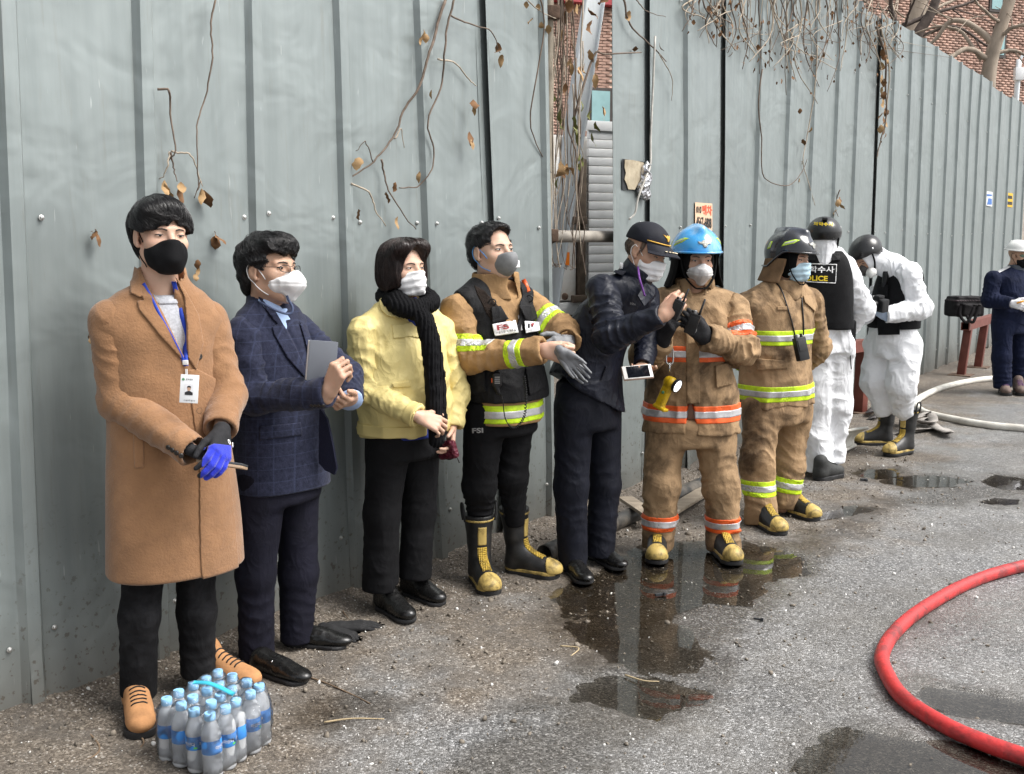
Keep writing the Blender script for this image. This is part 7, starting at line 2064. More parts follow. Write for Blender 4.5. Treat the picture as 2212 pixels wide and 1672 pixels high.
# ------------------------------------------------------------------ forensic officers in white coveralls
M_TYVEK = mat("white_coverall", (.80, .81, .83), .75, var=.03, vscale=5, bump=.12, bscale=30, spec=.25, wr=.5, wrs=4)
M_PVEST = mat("black_tactical_vest", (.006, .006, .007), .75, var=.3, vscale=20, bump=.25, bscale=200, spec=.2)
M_YINK = mat("yellow_print", (.75, .55, .02), .6, var=0)
M_WINK = mat("white_print", (.8, .8, .8), .6, var=0)
M_GREYSH = mat("grey_black_hiking_shoe", (.03, .031, .03), .7, var=.4, vscale=25, bump=.3, bscale=90)
M_HMATT = mat("satin_black_helmet", (.008, .008, .009), .3, var=.3, vscale=14, coat=.25)
M_BLUENIT = mat("pale_blue_nitrile", (.42, .52, .68), .5, var=.08)
M_RESPG = mat("grey_respirator_rubber", (.055, .05, .047), .5, var=.2)
M_RESPW = mat("white_filter", (.72, .72, .69), .6, var=.06, bump=.2, bscale=60)

def tac_helmet(root, C, R, sc, mt, text=None):
    pl = lambda q: place(np.asarray(q, float), C, R, sc)
    S = Shape(.0048)
    S.add(ell((0, -.014, .036), (.112, .132, .108)), .02); S.sub(ell((0, -.006, .010), (.098, .116, .100)), .006)
    S.add(cone((0, .10, .06), (0, .132, .058), .010, .006), .05)
    S.cut(region_prim(lambda P: np.where(P[:, 1] > .02, .045 + .15 * (P[:, 1] - .02), .045 - 1.1 * np.clip(.02 - P[:, 1], 0, .055)) - P[:, 2], (-.2, -.25, -.2), (.2, .25, .3)), .006)
    S.build(); v, f = S.mesh(); ho = obj("helmet", pl(v), f, mt, root)
    for s in (-1, 1):
        obj("chin_strap", *tube(pl(catmull([(s * .096, .02, .04), (s * .088, .030, -.02), (s * .068, .055, -.085), (s * .02, .082, -.125)], 12)), .0075 * sc, 6, True, .4), M_FLAP, ho)
        obj("chin_strap", *tube(pl(catmull([(s * .088, -.085, .0), (s * .085, -.03, -.055), (s * .070, .050, -.08)], 10)), .0075 * sc, 6, True, .4), M_FLAP, ho)
        v, f = S.patch(lambda P: np.maximum(np.hypot(P[:, 1] - .0, (P[:, 2] - .075)) - .008, -s * P[:, 0]), (min(s * .05, s * .13), -.02, .05), (max(s * .05, s * .13), .02, .1), .003, .003, .003)
        if len(v): obj("rivet", pl(v), f, M_STEEL, ho)
    return S, ho, pl

def p8():
    D, yaw = 7.1, 172; g = grab(D)
    root = thing("person", gnd(1778, 1040), "person seen from behind in white coveralls with a black police vest and helmet", "person")
    rg = lambda u, v, w, d, dy=0: ring(u, v, w, d, D, yaw, dy)
    C = g(1779, 516, .0); sc = 1.05
    piece, hd = make_head(root, C, 165, 4, 0, sc, None, eyes=0, neck=False)
    R = hd['R']
    S, ho, pl = tac_helmet(root, C, R, sc, M_HMATT)
    hood = Shape(.0055); hood.add(ell((0, -.008, -.012), (.090, .108, .120)), .02).add(cone((0, -.03, -.09), (0, -.03, -.15), .075, .078), .03); hood.sub(ell((0, .10, -.01), (.062, .07, .08)), .01); hood.build(); hood.crumple(.004, (12, 12, 12), 4, True, warp=.04)
    v, f = hood.mesh(); obj("hood", pl(v), f, M_TYVEK, root)
    letters(S_world(S, C, R, sc), "과학수사", .02, (1757, 487), (1800, 489), 8, D - .3, D + .1, M_YINK, ho)
    vb = catmull([np.array(q) for q in ((-.092, -.06, .028), (-.06, -.115, .020), (0, -.137, .018), (.06, -.115, .020), (.092, -.06, .028))], 14); obj("goggle_strap", *tube(pl(vb + [0, -.004, .004]), .011 * sc, 6, True, .4, (0, 1, 0)), M_BLACKPL, ho)
    obj("rear_clip", *box(pl(np.array([(0, -.118, .118)]))[0], (.018, .012, .008), R, .003), M_BLACKPL, ho)
    rs, re, rw = g(1822, 580, .02), g(1862, 668, .10), g(1832, 712, .24)
    ls, le, lw = g(1738, 580, .02), g(1726, 670, .10), g(1750, 720, .20)
    st = Shape(.008)
    st.add(loft([rg(1780, 760, .175, .150), rg(1781, 720, .172, .145), rg(1780, 660, .170, .130), rg(1779, 600, .178, .120), rg(1779, 560, .150, .095), rg(1779, 542, .10, .08)], 2.2, .012), .02)
    st.add(cone(g(1765, 552), ls, .055, .070), .05).add(cone(g(1794, 552), rs, .055, .070), .05)
    for (a, k, e), r in ((( g(1762, 740, .0), g(1760, 870, .0), g(1768, 1012, -.02)), (.128, .105, .092)), ((g(1806, 740, .0), g(1808, 870, .04), g(1796, 990, .10)), (.120, .10, .088))):
        st.add(cone(a, k, r[0], r[1]), .03).add(cone(k, e, r[1], r[2]), .03); cut_end(st, k, e, r[2], 0, False)
    st.build(); st.crumple(.010, (5, 5, 5), 201, True, warp=.09); st.crumple(.007, (11, 11, 11), 202, True, warp=.05)
    v, f = st.mesh(); so = obj("coverall", v, f, M_TYVEK, root)
    sleeve(so, [rs, re, rw], [.088, .086, .058], M_TYVEK, 203, .007, crum=.010); sleeve(so, [ls, le, lw], [.086, .082, .056], M_TYVEK, 205, .007, crum=.010)
    vs = Shape(.007)
    vs.add(loft([rg(1779, 708, .196, .165), rg(1779, 660, .192, .156), rg(1779, 600, .186, .142), rg(1779, 556, .150, .110), rg(1779, 542, .12, .09)], 2.6, .008), .02)
    for a_, b_ in ((rs + np.array([.035, 0, .02]), g(1838, 650, .02)), (ls - np.array([.035, 0, -.02]), g(1722, 650, .02))): vs.sub(cone(a_, b_, .075, .06), .015)
    vs.build(); vs.crumple(.004, (8, 8, 6), 206, True); v, f = vs.mesh(); vo = obj("tactical_vest", v, f, M_PVEST, root)
    Z = lambda zx, zy: (1536 + zx * .2888, 438.9 + zy * .2888)
    o1 = [Z(*q) for q in ((655, 448), (942, 455), (934, 602), (655, 588))]; i1 = [Z(*q) for q in ((661, 456), (935, 462), (928, 594), (661, 581))]
    ro, ri = outline(o1, D), outline(i1, D); lo, hi = outline_box(o1, D, .35, 0)
    v, f = vs.patch(lambda P: np.maximum(ro(P), -ri(P)), lo, hi, .003, .003, .004); obj("label_border", v, f, M_WINK, vo)
    letters(vs, "과학수사", .02, Z(668, 518), Z(922, 522), 14.5, D - .4, D + .1, M_WINK, vo)
    letters(vs, "POLICE", .03, Z(672, 578), Z(872, 584), 11.5, D - .4, D + .1, M_YINK, vo)
    for zx in (745, 930): traced(vs, [Z(*q) for q in ((zx - 30, 375), (zx + 35, 375), (zx + 35, 430), (zx - 30, 430))], D, "strap_end", M_BVEST, vo, .008, .003)
    shoe(root, gnd(1762, 1042), gnd(1812, 1030), 'hiker', (M_GREYSH, M_RUBBER, M_LACE), sc=1.05)
    shoe(root, gnd(1735, 1016), gnd(1740, 990), 'hiker', (M_GREYSH, M_RUBBER, M_LACE), sc=1.0)
    hr = hand(rw, rw - re, (-.5, .5, .3), 1, 1.4, fat=1.05); v, f = hr.mesh(); obj("glove", v, f, M_BLUENIT, root)
    finish_body(root, [piece, core([[(g(1779, 560), .055), (g(1780, 660), .11), (g(1781, 740), .11)], [(g(1790, 580), .07), (rs, .05), (re, .04), (rw, .03)], [(g(1768, 580), .07), (ls, .05), (le, .04), (lw, .03)], [(g(1762, 760), .08), (g(1760, 870), .06), (g(1768, 1010, -.02), .05)], [(g(1806, 760), .08), (g(1808, 870, .04), .06), (g(1797, 985, .10), .05)]])], SKIN_B, hd)
    pc = g(1828, 718, -.05); S = Shape(.005); S.add(rbox(pc, (.050, .045, .085), rows(20), .02), .0).build(); S.crumple(.006, (14, 14, 14), 6); v, f = S.mesh()
    po = thing("pouch", pc - np.array([0, 0, .09]), "black belt pouch with a dangling cord beside the white coverall sleeve", "pouch")
    obj("pouch_body", v, f, M_PVEST, po); obj("pouch_cord", *tube(catmull([pc + np.array((.03, -.04, -.06)), pc + np.array((.02, -.05, -.16)), pc + np.array((.03, -.05, -.25))], 10), .004, 5), M_BLACKPL, po)

def S_world(S, C, R, sc):
    """view of a head-space shape in world space (for placing lettering)"""
    class W: pass
    w = W()
    def hit(u, v, Y0, Y1, steps=80):
        Ys = np.linspace(Y0, Y1, steps); r = ray(u, v); P = np.array([0, 0, EYE]) + r * (Ys / r[1])[:, None]
        q = ((P - np.asarray(C)) @ R.T) / sc; f = S.sample(q); inside = np.all((q > S.lo) & (q < S.lo + S.h * (np.array(S.n) - 1)), axis=1); k = np.nonzero((f < 0) & inside)[0]
        return (P[k[0]] - (P[1] - P[0]) * min(1.0, abs(f[k[0]]) * sc / np.linalg.norm(P[1] - P[0]))) if len(k) else P[np.argmin(np.where(inside, f, 9))]
    w.hit = hit
    return w

def p9():
    D, yaw = 7.9, -58; g = grab(D)
    root = thing("person", gnd(1925, 975), "person in white coveralls, helmet and respirator bending over with a camera", "person")
    rg = lambda u, v, w, d, dy=0: ring(u, v, w, d, D, yaw, dy)
    C = g(1871, 553, -.05); sc = 1.05
    piece, hd = make_head(root, C, -62, 42, 0, sc, None, eyes=.6, ears=False, neck=False)
    R = hd['R']
    S, ho, pl = tac_helmet(root, C, R, sc, M_HMATT)
    hood = Shape(.0055); hood.add(ell((0, -.008, -.012), (.090, .108, .120)), .02); hood.sub(ell((0, .105, -.01), (.060, .07, .08)), .01); hood.build(); hood.crumple(.004, (12, 12, 12), 4, True, warp=.04)
    v, f = hood.mesh(); obj("hood", pl(v), f, M_TYVEK, root)
    nk = Shape(.0065); nk.chain([place(np.array([(0, -.02, -.03)]), C, R, sc)[0], g(1925, 575, -.02), g(1955, 600, .0)], [.100, .095, .13], .03); nk.build(); nk.crumple(.006, (9, 9, 9), 5, True, warp=.04); v, f = nk.mesh(); obj("hood_neck", v, f, M_TYVEK, root)
    # respirator
    rp = Shape(.004); rp.add(ell((0, .085, -.055), (.045, .045, .050)), .02); rp.build(); v, f = rp.mesh(); ro = obj("respirator", pl(v), f, M_RESPG, root)
    for s in (-1, 1):
        q = Shape(.004); q.add(ell((s * .062, .085, -.082), (.034, .040, .036)), .01).build(); q.crumple(.002, (30, 30, 30), 3); v, f = q.mesh(); obj("filter", pl(v), f, M_RESPW, ro)
    rs, re, rw = g(1925, 588, .17), g(1880, 668, .12), g(1868, 684, -.08)
    ls, le, lw = g(1962, 592, -.16), g(1988, 665, -.18), g(1910, 682, -.30)
    st = Shape(.008)
    st.add(loft([rg(1930, 770, .185, .150), rg(1930, 720, .185, .150), rg(1936, 670, .178, .145), rg(1944, 620, .175, .135), rg(1948, 585, .150, .115), rg(1948, 570, .10, .09)], 2.2, .012), .02)
    st.add(cone(g(1945, 580, -.04), ls, .06, .074), .05).add(cone(g(1935, 580, .05), rs, .06, .070), .05)
    for (a, k, e), r in (((g(1956, 745, -.08), g(1948, 830, -.13), g(1954, 905, -.02)), (.118, .100, .064)), ((g(1900, 745, .08), g(1890, 825, .06), g(1908, 892, .08)), (.116, .098, .064))):
        st.add(cone(a, k, r[0], r[1]), .03).add(cone(k, e, r[1], r[2]), .03); cut_end(st, k, e, r[2], 0, False)
    st.build(); st.crumple(.010, (5, 5, 5), 221, True, warp=.09); st.crumple(.007, (11, 11, 11), 222, True, warp=.05)
    v, f = st.mesh(); so = obj("coverall", v, f, M_TYVEK, root)
    sleeve(so, [ls, le, lw], [.086, .082, .058], M_TYVEK, 223, .007, crum=.010); sleeve(so, [rs, re, rw], [.084, .080, .058], M_TYVEK, 225, .012, crum=.008)
    vs = Shape(.007)
    vs.add(loft([rg(1930, 708, .195, .168), rg(1934, 670, .192, .160), rg(1942, 620, .186, .150), rg(1946, 585, .155, .125), rg(1946, 572, .13, .10)], 2.4, .008), .02)
    vs.sub(cone(ls + np.array([.02, -.03, .02]), g(1992, 650, -.22), .088, .075), .015); vs.sub(cone(rs, g(1900, 650, .2), .085, .07), .015)
    vs.build(); v, f = vs.mesh(); vo = obj("tactical_vest", v, f, M_PVEST, root)
    Z = lambda zx, zy: (1814 + zx * .2013, 468.2 + zy * .2013)
    traced(vs, [Z(*q) for q in ((400, 1100), (640, 1080), (645, 1265), (410, 1270))], D, "pouch", M_PVEST, vo, .030, .004)
    traced(vs, [Z(*q) for q in ((400, 730), (520, 730), (510, 860), (395, 850))], D, "pocket", M_PVEST, vo, .020, .004)
    lc = vs.hit(*Z(475, 690), D - .5, D + .1); obj("chest_lamp", *tube(np.array([lc + np.array((0, -.02, -.05)), lc + np.array((0, -.03, .05)), lc + np.array((0, -.03, .075))]), [.024, .024, .034], 12), M_BLACKPL, vo)
    hl = hand(lw + unit(lw - le) * .0, g(1886, 664, -.34) - lw, (-.1, .5, .8), -1, (1.2, 1.2, 1.3, 1.3), fat=1.05, thumb=(.4, .8, .4)); v, f = hl.mesh(); obj("glove", v, f, M_BLUENIT, root)
    hr = hand(rw, g(1885, 668, -.20) - rw, (.4, .2, .8), 1, 1.3, fat=1.05); v, f = hr.mesh(); obj("glove", v, f, M_BLUENIT, root)
    shoe(root, gnd(1966, 978), gnd(1912, 988), 'boot_fire', M_BOOTS, "fire_boot", 1.05)
    shoe(root, gnd(1926, 962), gnd(1850, 962), 'boot_fire', M_BOOTS, "fire_boot", 1.05)
    finish_body(root, [piece, core([[(g(1945, 590), .06), (g(1936, 670), .11), (g(1930, 745), .11)], [(g(1950, 600, -.05), .07), (ls, .05), (le, .04), (lw, .03)], [(g(1940, 600, .05), .07), (rs, .05), (re, .04), (rw, .03)], [(g(1952, 755, -.07), .08), (g(1938, 840, -.12), .06), (g(1954, 900, -.02), .05)], [(g(1900, 755, .07), .08), (g(1896, 835, .04), .06), (g(1908, 888, .08), .05)]])], SKIN_B, hd)
    # camera
    cc = g(1898, 658, -.36); dl = unit(np.array([-.85, -.5, -.12])); up = unit(np.array([.0, -.15, 1.0])); sx = unit(np.cross(dl, up)); up = np.cross(sx, dl); Rr = np.stack([sx, dl, up])
    ca = thing("camera", cc - up * .05, "black photo camera with a large lens held at the waist of the bending coverall", "camera")
    B = lambda c, h, bev: box(cc + np.asarray(c) @ Rr, h, Rr, bev)
    obj("camera_body", *join([B((0, 0, 0), (.070, .032, .048), .010), B((0, .0, .055), (.026, .030, .016), .008), B((-.055, .02, .0), (.016, .022, .044), .008)]), M_BLACKPL, ca, sharp=40)
    obj("lens", *lathe([(.038, 0), (.040, .03), (.040, .075), (.044, .080), (.046, .135), (.041, .138), (.038, .120), (.001, .112)], 22, cc + dl * .03, np.stack([sx, up, dl])), M_BLACKPL, ca, sharp=35)
    obj("lens_glass", *lathe([(.037, .0), (.025, .004), (.001, .007)], 20, cc + dl * .145, np.stack([sx, up, dl])), M_SCREEN, ca)
    obj("shutter_dial", *lathe([(.010, 0), (.010, .008), (.008, .009)], 12, cc + np.array((.050, .0, .048)) @ Rr, Rr), M_GREYINK, ca, sharp=35)

# ------------------------------------------------------------------ man in the white hard hat
M_NAVYW = mat("navy_work_jacket", (.008, .012, .034), .8, var=.2, vscale=12, bump=.2, bscale=120, spec=.2, wr=.4, wrs=5)
def p10():
    D, yaw = 11.1, 25; g = grab(D)
    root = thing("person", gnd(2180, 850), "person in a navy work suit, white hard hat and black mask walking by the hose", "person")
    rg = lambda u, v, w, d, dy=0: ring(u, v, w, d, D, yaw, dy)
    C = g(2201, 552, -.02); sc = 1.03
    piece, hd = make_head(root, C, 35, 5, 0, sc, 'cloth', M_BLACKMASK, eyes=.6, loop_mat=M_BLACKMASK)
    R = hd['R']; pl = lambda q: place(np.asarray(q, float), C, R, sc)
    S = Shape(.006); S.add(ell((0, -.010, .045), (.112, .136, .115)), .02).add(cone((0, .09, .13), (0, -.10, .135), .014, .012), .03); S.sub(ell((0, .0, .01), (.100, .120, .105)), .006)
    S.cut(region_prim(lambda P: .050 - P[:, 2], (-.2, -.25, -.2), (.2, .25, .3)), .004); S.build(); v, f = S.mesh(); m_w = mat("white_hard_hat", (.80, .80, .78), .3, var=.04, coat=.3)
    ho = obj("hard_hat", pl(v), f, m_w, root)
    a = np.linspace(0, 6.283, 33); obj("hat_brim", *tube(pl(np.array([(.116 * math.sin(q), -.01 + .140 * math.cos(q) * (1.16 if math.cos(q) > 0 else 1), .054) for q in a])), .008 * sc, 6, False), m_w, ho)
    v, f = S.patch(lambda P: np.maximum(np.hypot(P[:, 0], P[:, 2] - .10) - .018, -P[:, 1]), (-.03, .02, .07), (.03, .16, .13), .003, .003, .004); obj("hat_badge", pl(v), f, M_REDINK, ho)
    gg = Shape(.005); gg.add(ell((0, .062, .004), (.070, .050, .026)), .01); gg.cut(region_prim(lambda P: np.maximum(np.abs(P[:, 2] - .004) - .022, .03 - P[:, 1]), (-.1, 0, -.1), (.1, .2, .1)), .004); gg.build(); v, f = gg.mesh(); obj("goggles", pl(v), f, mat("green_goggles", (.12, .32, .26), .12, var=0, alpha=.55), root)
    rs, re, rw = g(2146, 602, -.08), g(2138, 648, -.10), g(2186, 656, -.32)
    ls, le, lw = g(2236, 602, .08), g(2250, 650, .05), g(2226, 660, -.22)
    ct = Shape(.010)
    ct.add(loft([rg(2184, 700, .215, .165), rg(2185, 670, .215, .160), rg(2188, 630, .210, .150), rg(2190, 600, .180, .120), rg(2194, 584, .11, .09)], 2.2, .012), .02)
    ct.add(cone(g(2180, 588, -.03), rs, .06, .075), .05).add(cone(g(2208, 588, .03), ls, .06, .075), .05)
    ct.build(); ct.crumple(.010, (6, 6, 5), 241, True, warp=.06); v, f = ct.mesh(); co = obj("work_jacket", v, f, M_NAVYW, root)
    sleeve(co, [rs, re, rw], [.088, .084, .062], M_NAVYW, 242, .012, h=.009, crum=.006); sleeve(co, [ls, le, lw], [.088, .084, .062], M_NAVYW, 244, .012, h=.009, crum=.006)
    traced(ct, [(2155, 585), (2181, 572), (2183, 577), (2157, 590)], D, "shoulder_stripe", M_SILVER, co, .012, .004)
    col = stand_collar(rg, 2197, 592, 572, .100, .092); v, f = col.mesh(); obj("collar", v, f, mat("grey_scarf", (.07, .08, .10), .8), co)
    legs(root, [((g(2165, 700, -.06), g(2164, 770, -.08), g(2166, 836, -.06)), (.115, .100, .092)), ((g(2205, 700, .06), g(2203, 770, .05), g(2200, 832, .10)), (.112, .098, .090))], M_NAVYW, 251, .010, .008, h=.010, block=loft([rg(2184, 720, .19, .15), rg(2184, 690, .19, .15)], 2.2, .03))
    m_s = mat("brown_purple_boots", (.14, .10, .085), .8, var=.3, vscale=20); m_p = mat("purple_laces", (.10, .03, .14), .8, var=.1)
    shoe(root, gnd(2165, 848), gnd(2180, 862), 'hiker', (m_s, M_RUBBER, m_p), sc=1.1); shoe(root, gnd(2196, 848), gnd(2212, 860), 'hiker', (m_s, M_RUBBER, m_p), sc=1.1)
    m_g = mat("white_cotton_glove", (.80, .80, .82), .9, var=.05, bump=.2, bscale=150)
    hr = hand(rw, rw - re, (.3, .8, -.2), 1, 1.9, fat=1.2, h=.004, sc=1.05); v, f = hr.mesh(); obj("glove", v, f, m_g, root)
    hl = hand(lw, lw - le, (-.3, .8, -.2), -1, 1.9, fat=1.2, h=.004, sc=1.05); v, f = hl.mesh(); obj("glove", v, f, m_g, root)
    finish_body(root, [piece, core([[(g(2195, 595), .055), (g(2188, 640), .12), (g(2184, 700), .12)], [(g(2180, 604), .08), (rs, .06), (re, .05), (rw, .03)], [(g(2205, 604), .08), (ls, .06), (le, .05), (lw, .03)], [(g(2165, 705, -.06), .08), (g(2164, 770, -.08), .06), (g(2166, 834, -.06), .05)], [(g(2205, 705, .06), .08), (g(2203, 770, .05), .06), (g(2200, 830, .10), .05)]])], SKIN_B, hd)
    pe = g(2196, 655, -.42); tag(obj("marker_pen", *tube(np.array([pe, pe + np.array((.08, -.02, .03))]), .009, 8), mat("orange_pen", (.8, .35, .02), .4), None, origin=pe), "orange marker pen held in the white cotton glove", "pen")
# ------------------------------------------------------------------ things on the ground
def on(u, v, z=.0): return gnd(u, v, z)
M_REDHOSE = mat("red_rubber_hose", (.50, .035, .035), .42, var=.15, vscale=6, stain=(.09, .025, .025), stain_amt=.7, stain_scale=10, bump=.25, bscale=60)
M_WHOSE = mat("white_canvas_hose", (.66, .64, .58), .7, var=.1, vscale=8, bump=.3, bscale=90, stain=(.34, .30, .25), stain_amt=.4, stain_scale=6)
P = [gnd(u, v, .033) for u, v in ((2330, 1205), (2212, 1222), (2100, 1256), (2000, 1310), (1936, 1362), (1906, 1412), (1914, 1452), (1952, 1508), (2040, 1566), (2130, 1606), (2230, 1642), (2340, 1690))]
hs = catmull(P, 120); tag(obj("fire_hose", *tube(hs, .029, 16), M_REDHOSE, None, origin=hs[60]), "thick red rubber hose curving over the wet asphalt", "hose")
P = [gnd(u, v, .034) for u, v in ((2420, 800), (2212, 814), (2120, 820), (2040, 836), (1990, 858), (1978, 874), (2000, 892), (2060, 906), (2130, 918), (2212, 926), (2420, 945))]
hs = catmull(P, 110); tag(obj("fire_hose", *tube(hs, .034, 14), M_WHOSE, None, origin=hs[50]), "white inflated fire hose looping round past the brown boots", "hose")
# flat folded hose
fh = []; pts = [(1935, 938), (1985, 930), (2030, 922), (2050, 938), (2030, 925), (2000, 905), (1985, 912), (2015, 908), (2005, 893), (1975, 900), (1950, 890), (1960, 905), (1990, 896)]
P = [gnd(u, v, .012 + .010 * i) for i, (u, v) in enumerate(pts)]
fo = thing("canvas_hose", gnd(1990, 925), "flattened grey canvas hose lying folded beside the yellow toed boots", "hose")
fP = catmull(P, 90); fP[:, 2] += .012 * np.sin(np.linspace(0, 30, 90)); strip("hose_band", fP, .085, mat("grey_canvas_hose", (.26, .24, .22), .85, var=.4, vscale=10, bump=.3, bscale=90), fo, .004, (0, .45, 1))
strip("hose_band_inner", catmull([gnd(1880, 905, .02), gnd(1905, 890, .05), gnd(1925, 885, .03), gnd(1895, 878, .03), gnd(1880, 890, .06)], 30), .09, mat("dark_canvas_hose", (.06, .055, .055), .85, var=.4, vscale=10), fo, .004, (0, .5, 1))
# black drain pipe and planks by the fence foot
c0, c1, c2 = gnd(1176, 1196, .048), gnd(1345, 1122, .048), gnd(1530, 1040, .05)
po = thing("drain_pipe", gnd(1200, 1190), "dirty black plastic drain pipe lying along the fence foot", "pipe")
M_PIPE = mat("dirty_black_pipe", (.035, .034, .032), .5, var=.5, vscale=8, stain=(.22, .19, .15), stain_amt=.55, stain_scale=5)
pa = np.array([c0, c0 + (c1 - c0) * .5, c1, c2]); pa = catmull(pa, 20); dd = unit(pa[1] - pa[0]); x, y, _ = frame(dd)
th = np.linspace(0, 6.283, 20, endpoint=False); V = []; n = 20
for r in (.047, .040):
    for q in pa: V += [q + r * (math.cos(a) * x + math.sin(a) * y) for a in th]
m = len(pa); F = [(i * n + j, i * n + (j + 1) % n, (i + 1) * n + (j + 1) % n, (i + 1) * n + j) for i in range(m - 1) for j in range(n)]
F += [tuple(k + m * n for k in q[::-1]) for q in F]; F += [(j, (j + 1) % n, m * n + (j + 1) % n, m * n + j)[::-1] for j in range(n)]
obj("pipe_wall", V, F, M_PIPE, po)
M_WOOD = mat("weathered_plank", (.30, .25, .19), .85, var=.3, vscale=8, bump=.4, bscale=30, stretch=(1, 6, 6))
for lab, a, b, w in (("weathered plank lying beside the black drain pipe", gnd(1440, 1110, .05), gnd(1535, 1052, .05), .05), ("short grey board propped across the drain pipe", gnd(1350, 1075, .12), gnd(1405, 1112, .10), .045), ("thin broken lath under the fence edge behind the orange bands", gnd(1275, 1050, .16), gnd(1268, 1105, .05), .03)):
    d = unit(b - a); s_ = unit(np.cross((0, 0, 1), d)); u_ = np.cross(d, s_)
    tag(obj("plank", *box((a + b) / 2, (np.linalg.norm(b - a) / 2, w, .010), [d, s_, u_], .002), M_WOOD, None, sharp=30, origin=(a + b) / 2), lab, "plank")
# white moulded panel
po = thing("moulded_panel", gnd(1800, 985), "dirty white moulded plastic panel lying behind the coverall legs", "panel")
g0, g1, h0, h1 = gnd(1700, 1035, .02), gnd(1846, 962, .03), gnd(1720, 985, .16), gnd(1874, 925, .17); V = []; nu, nv = 16, 9
for i in range(nu):
    for j in range(nv):
        a, b = i / (nu - 1), j / (nv - 1); q = (g0 * (1 - a) + g1 * a) * (1 - b) + (h0 * (1 - a) + h1 * a) * b; q = q + np.array([-.06, .10, 0]) * math.sin(b * math.pi) * .5; q[2] += .05 * math.sin(a * 3.1) * b; V.append(q)
V = np.array(V); F = [(i * nv + j, (i + 1) * nv + j, (i + 1) * nv + j + 1, i * nv + j + 1) for i in range(nu - 1) for j in range(nv - 1)]; n = len(V)
E_ = [i * nv for i in range(nu)]; E2 = [i * nv + nv - 1 for i in range(nu)]
F2 = F + [tuple(k + n for k in q[::-1]) for q in F] + [(E_[i], E_[i + 1], E_[i + 1] + n, E_[i] + n) for i in range(nu - 1)] + [(E2[i + 1], E2[i], E2[i] + n, E2[i + 1] + n) for i in range(nu - 1)]
M_PANELW = mat("dirty_white_plastic", (.62, .61, .56), .5, var=.1, vscale=5, stain=(.30, .26, .20), stain_amt=.5, stain_scale=6)
obj("panel_shell", np.vstack([V, V + [0.01, .02, -.012]]), F2, M_PANELW, po)
obj("panel_lip", *tube(np.array([V[i * nv] + np.array([.0, -.012, .004]) for i in range(nu)]), .014, 8), M_PANELW, po)
obj("panel_lip", *tube(np.array([V[i * nv + nv - 1] for i in range(nu)]), .012, 8), M_PANELW, po)
# red-brown steel barriers
M_RED = mat("red_oxide_steel", (.155, .045, .032), .5, .1, var=.2, vscale=9, bump=.1, bscale=60)
def barrier(label, A, B, zt, posts, w=.055, lean=(0, 0)):
    A = np.array([*A, zt]); B = np.array([*B, zt]); d = unit(B - A); s_ = np.cross((0, 0, 1), d)
    o = thing("steel_barrier", (A + B) / 2 * [1, 1, 0], label, "barrier")
    L = np.linalg.norm(B - A) / 2; t_ = .006; c = (A + B) / 2
    for k, (off, hs_) in enumerate((((0, 0, w - t_), (L, w, t_)), ((0, 0, -w + t_), (L, w, t_)), ((0, w - t_, 0), (L, t_, w - 2 * t_)), ((0, -w + t_, 0), (L, t_, w - 2 * t_)))):
        pass
    R = np.stack([d, s_, (0, 0, 1)]); parts = [box(c + np.array(off) @ R, hs_, R) for off, hs_ in (((0, 0, w - t_), (L, w, t_)), ((0, 0, -w + t_), (L, w, t_)), ((0, w - t_, 0), (L, t_, w - 2 * t_)), ((0, -w + t_, 0), (L, t_, w - 2 * t_)))]
    obj("rail", *join(parts), M_RED, o, False)
    for f_ in posts:
        q = A + (B - A) * f_; bot = np.array([q[0] + lean[0], q[1] + lean[1], .01]); top = q - np.array([0, 0, w]); ax = unit(top - bot)
        obj("post", *box((top + bot) / 2, (w * .92, w * .92, np.linalg.norm(top - bot) / 2), [d, np.cross(ax, d), ax], .003), M_RED, o, sharp=30); obj("base_plate", *box(bot, (.13, .13, .008), R), M_RUST, o, False)
a, b = gnd(1853, 893)[:2], gnd(1700, 930)[:2]
barrier("red brown steel barrier half hidden behind the white coveralls", (a[0] + .05, a[1] + .05), (b[0], b[1]), .66, (.02, .9))
a, b = gnd(2074, 812)[:2], gnd(2121, 790)[:2]; d = unit(np.array([*(b - a), 0]))[:2]
barrier("red brown steel barrier with a black bag resting on it", a - d * .12 + [.05, 0], b + d * .35 + [.05, 0], .62, (.10, .66), .05, (-.06, -.02))
bc = at(2083, 664, 12.45); S = Shape(.008); Rb = rows(12)
S.add(rbox(bc, (.20, .12, .105), Rb, .03), .01).add(rbox(bc + np.array([-.01, 0, .115]), (.165, .11, .02), Rb, .015), .015).add(rbox(bc + np.array([.03, -.13, -.02]), (.12, .03, .07), Rb, .02), .01).build(); S.crumple(.006, (12, 12, 12), 6); v, f = S.mesh()
M_BAG = mat("black_camera_bag_nylon", (.010, .009, .010), .75, var=.3, vscale=12, bump=.3, bscale=150, spec=.25)
bo = thing("camera_bag", bc - np.array([0, 0, .11]), "black camera bag with loose straps on the far barrier", "bag"); obj("bag_body", v, f, M_BAG, bo)
v, f = S.patch(lambda P: np.abs(P[:, 2] - (bc[2] + .085)) - .012, bc - [.25, .2, .0], bc + [.25, .2, .15], .003, .003, .008); obj("lid_edge", v, f, mat("dark_purple_trim", (.03, .018, .022), .7), bo)
for x0, x1 in ((-.10, .02), (-.02, .08)): strip("carry_strap", catmull([bc + np.array((x0, -.15, .05)), bc + np.array((x0 - .02, -.17, -.08)), bc + np.array(((x0 + x1) / 2, -.18, -.17)), bc + np.array((x1, -.17, -.06)), bc + np.array((x1 + .03, -.16, .04))], 18), .035, M_BAG, bo, .003)
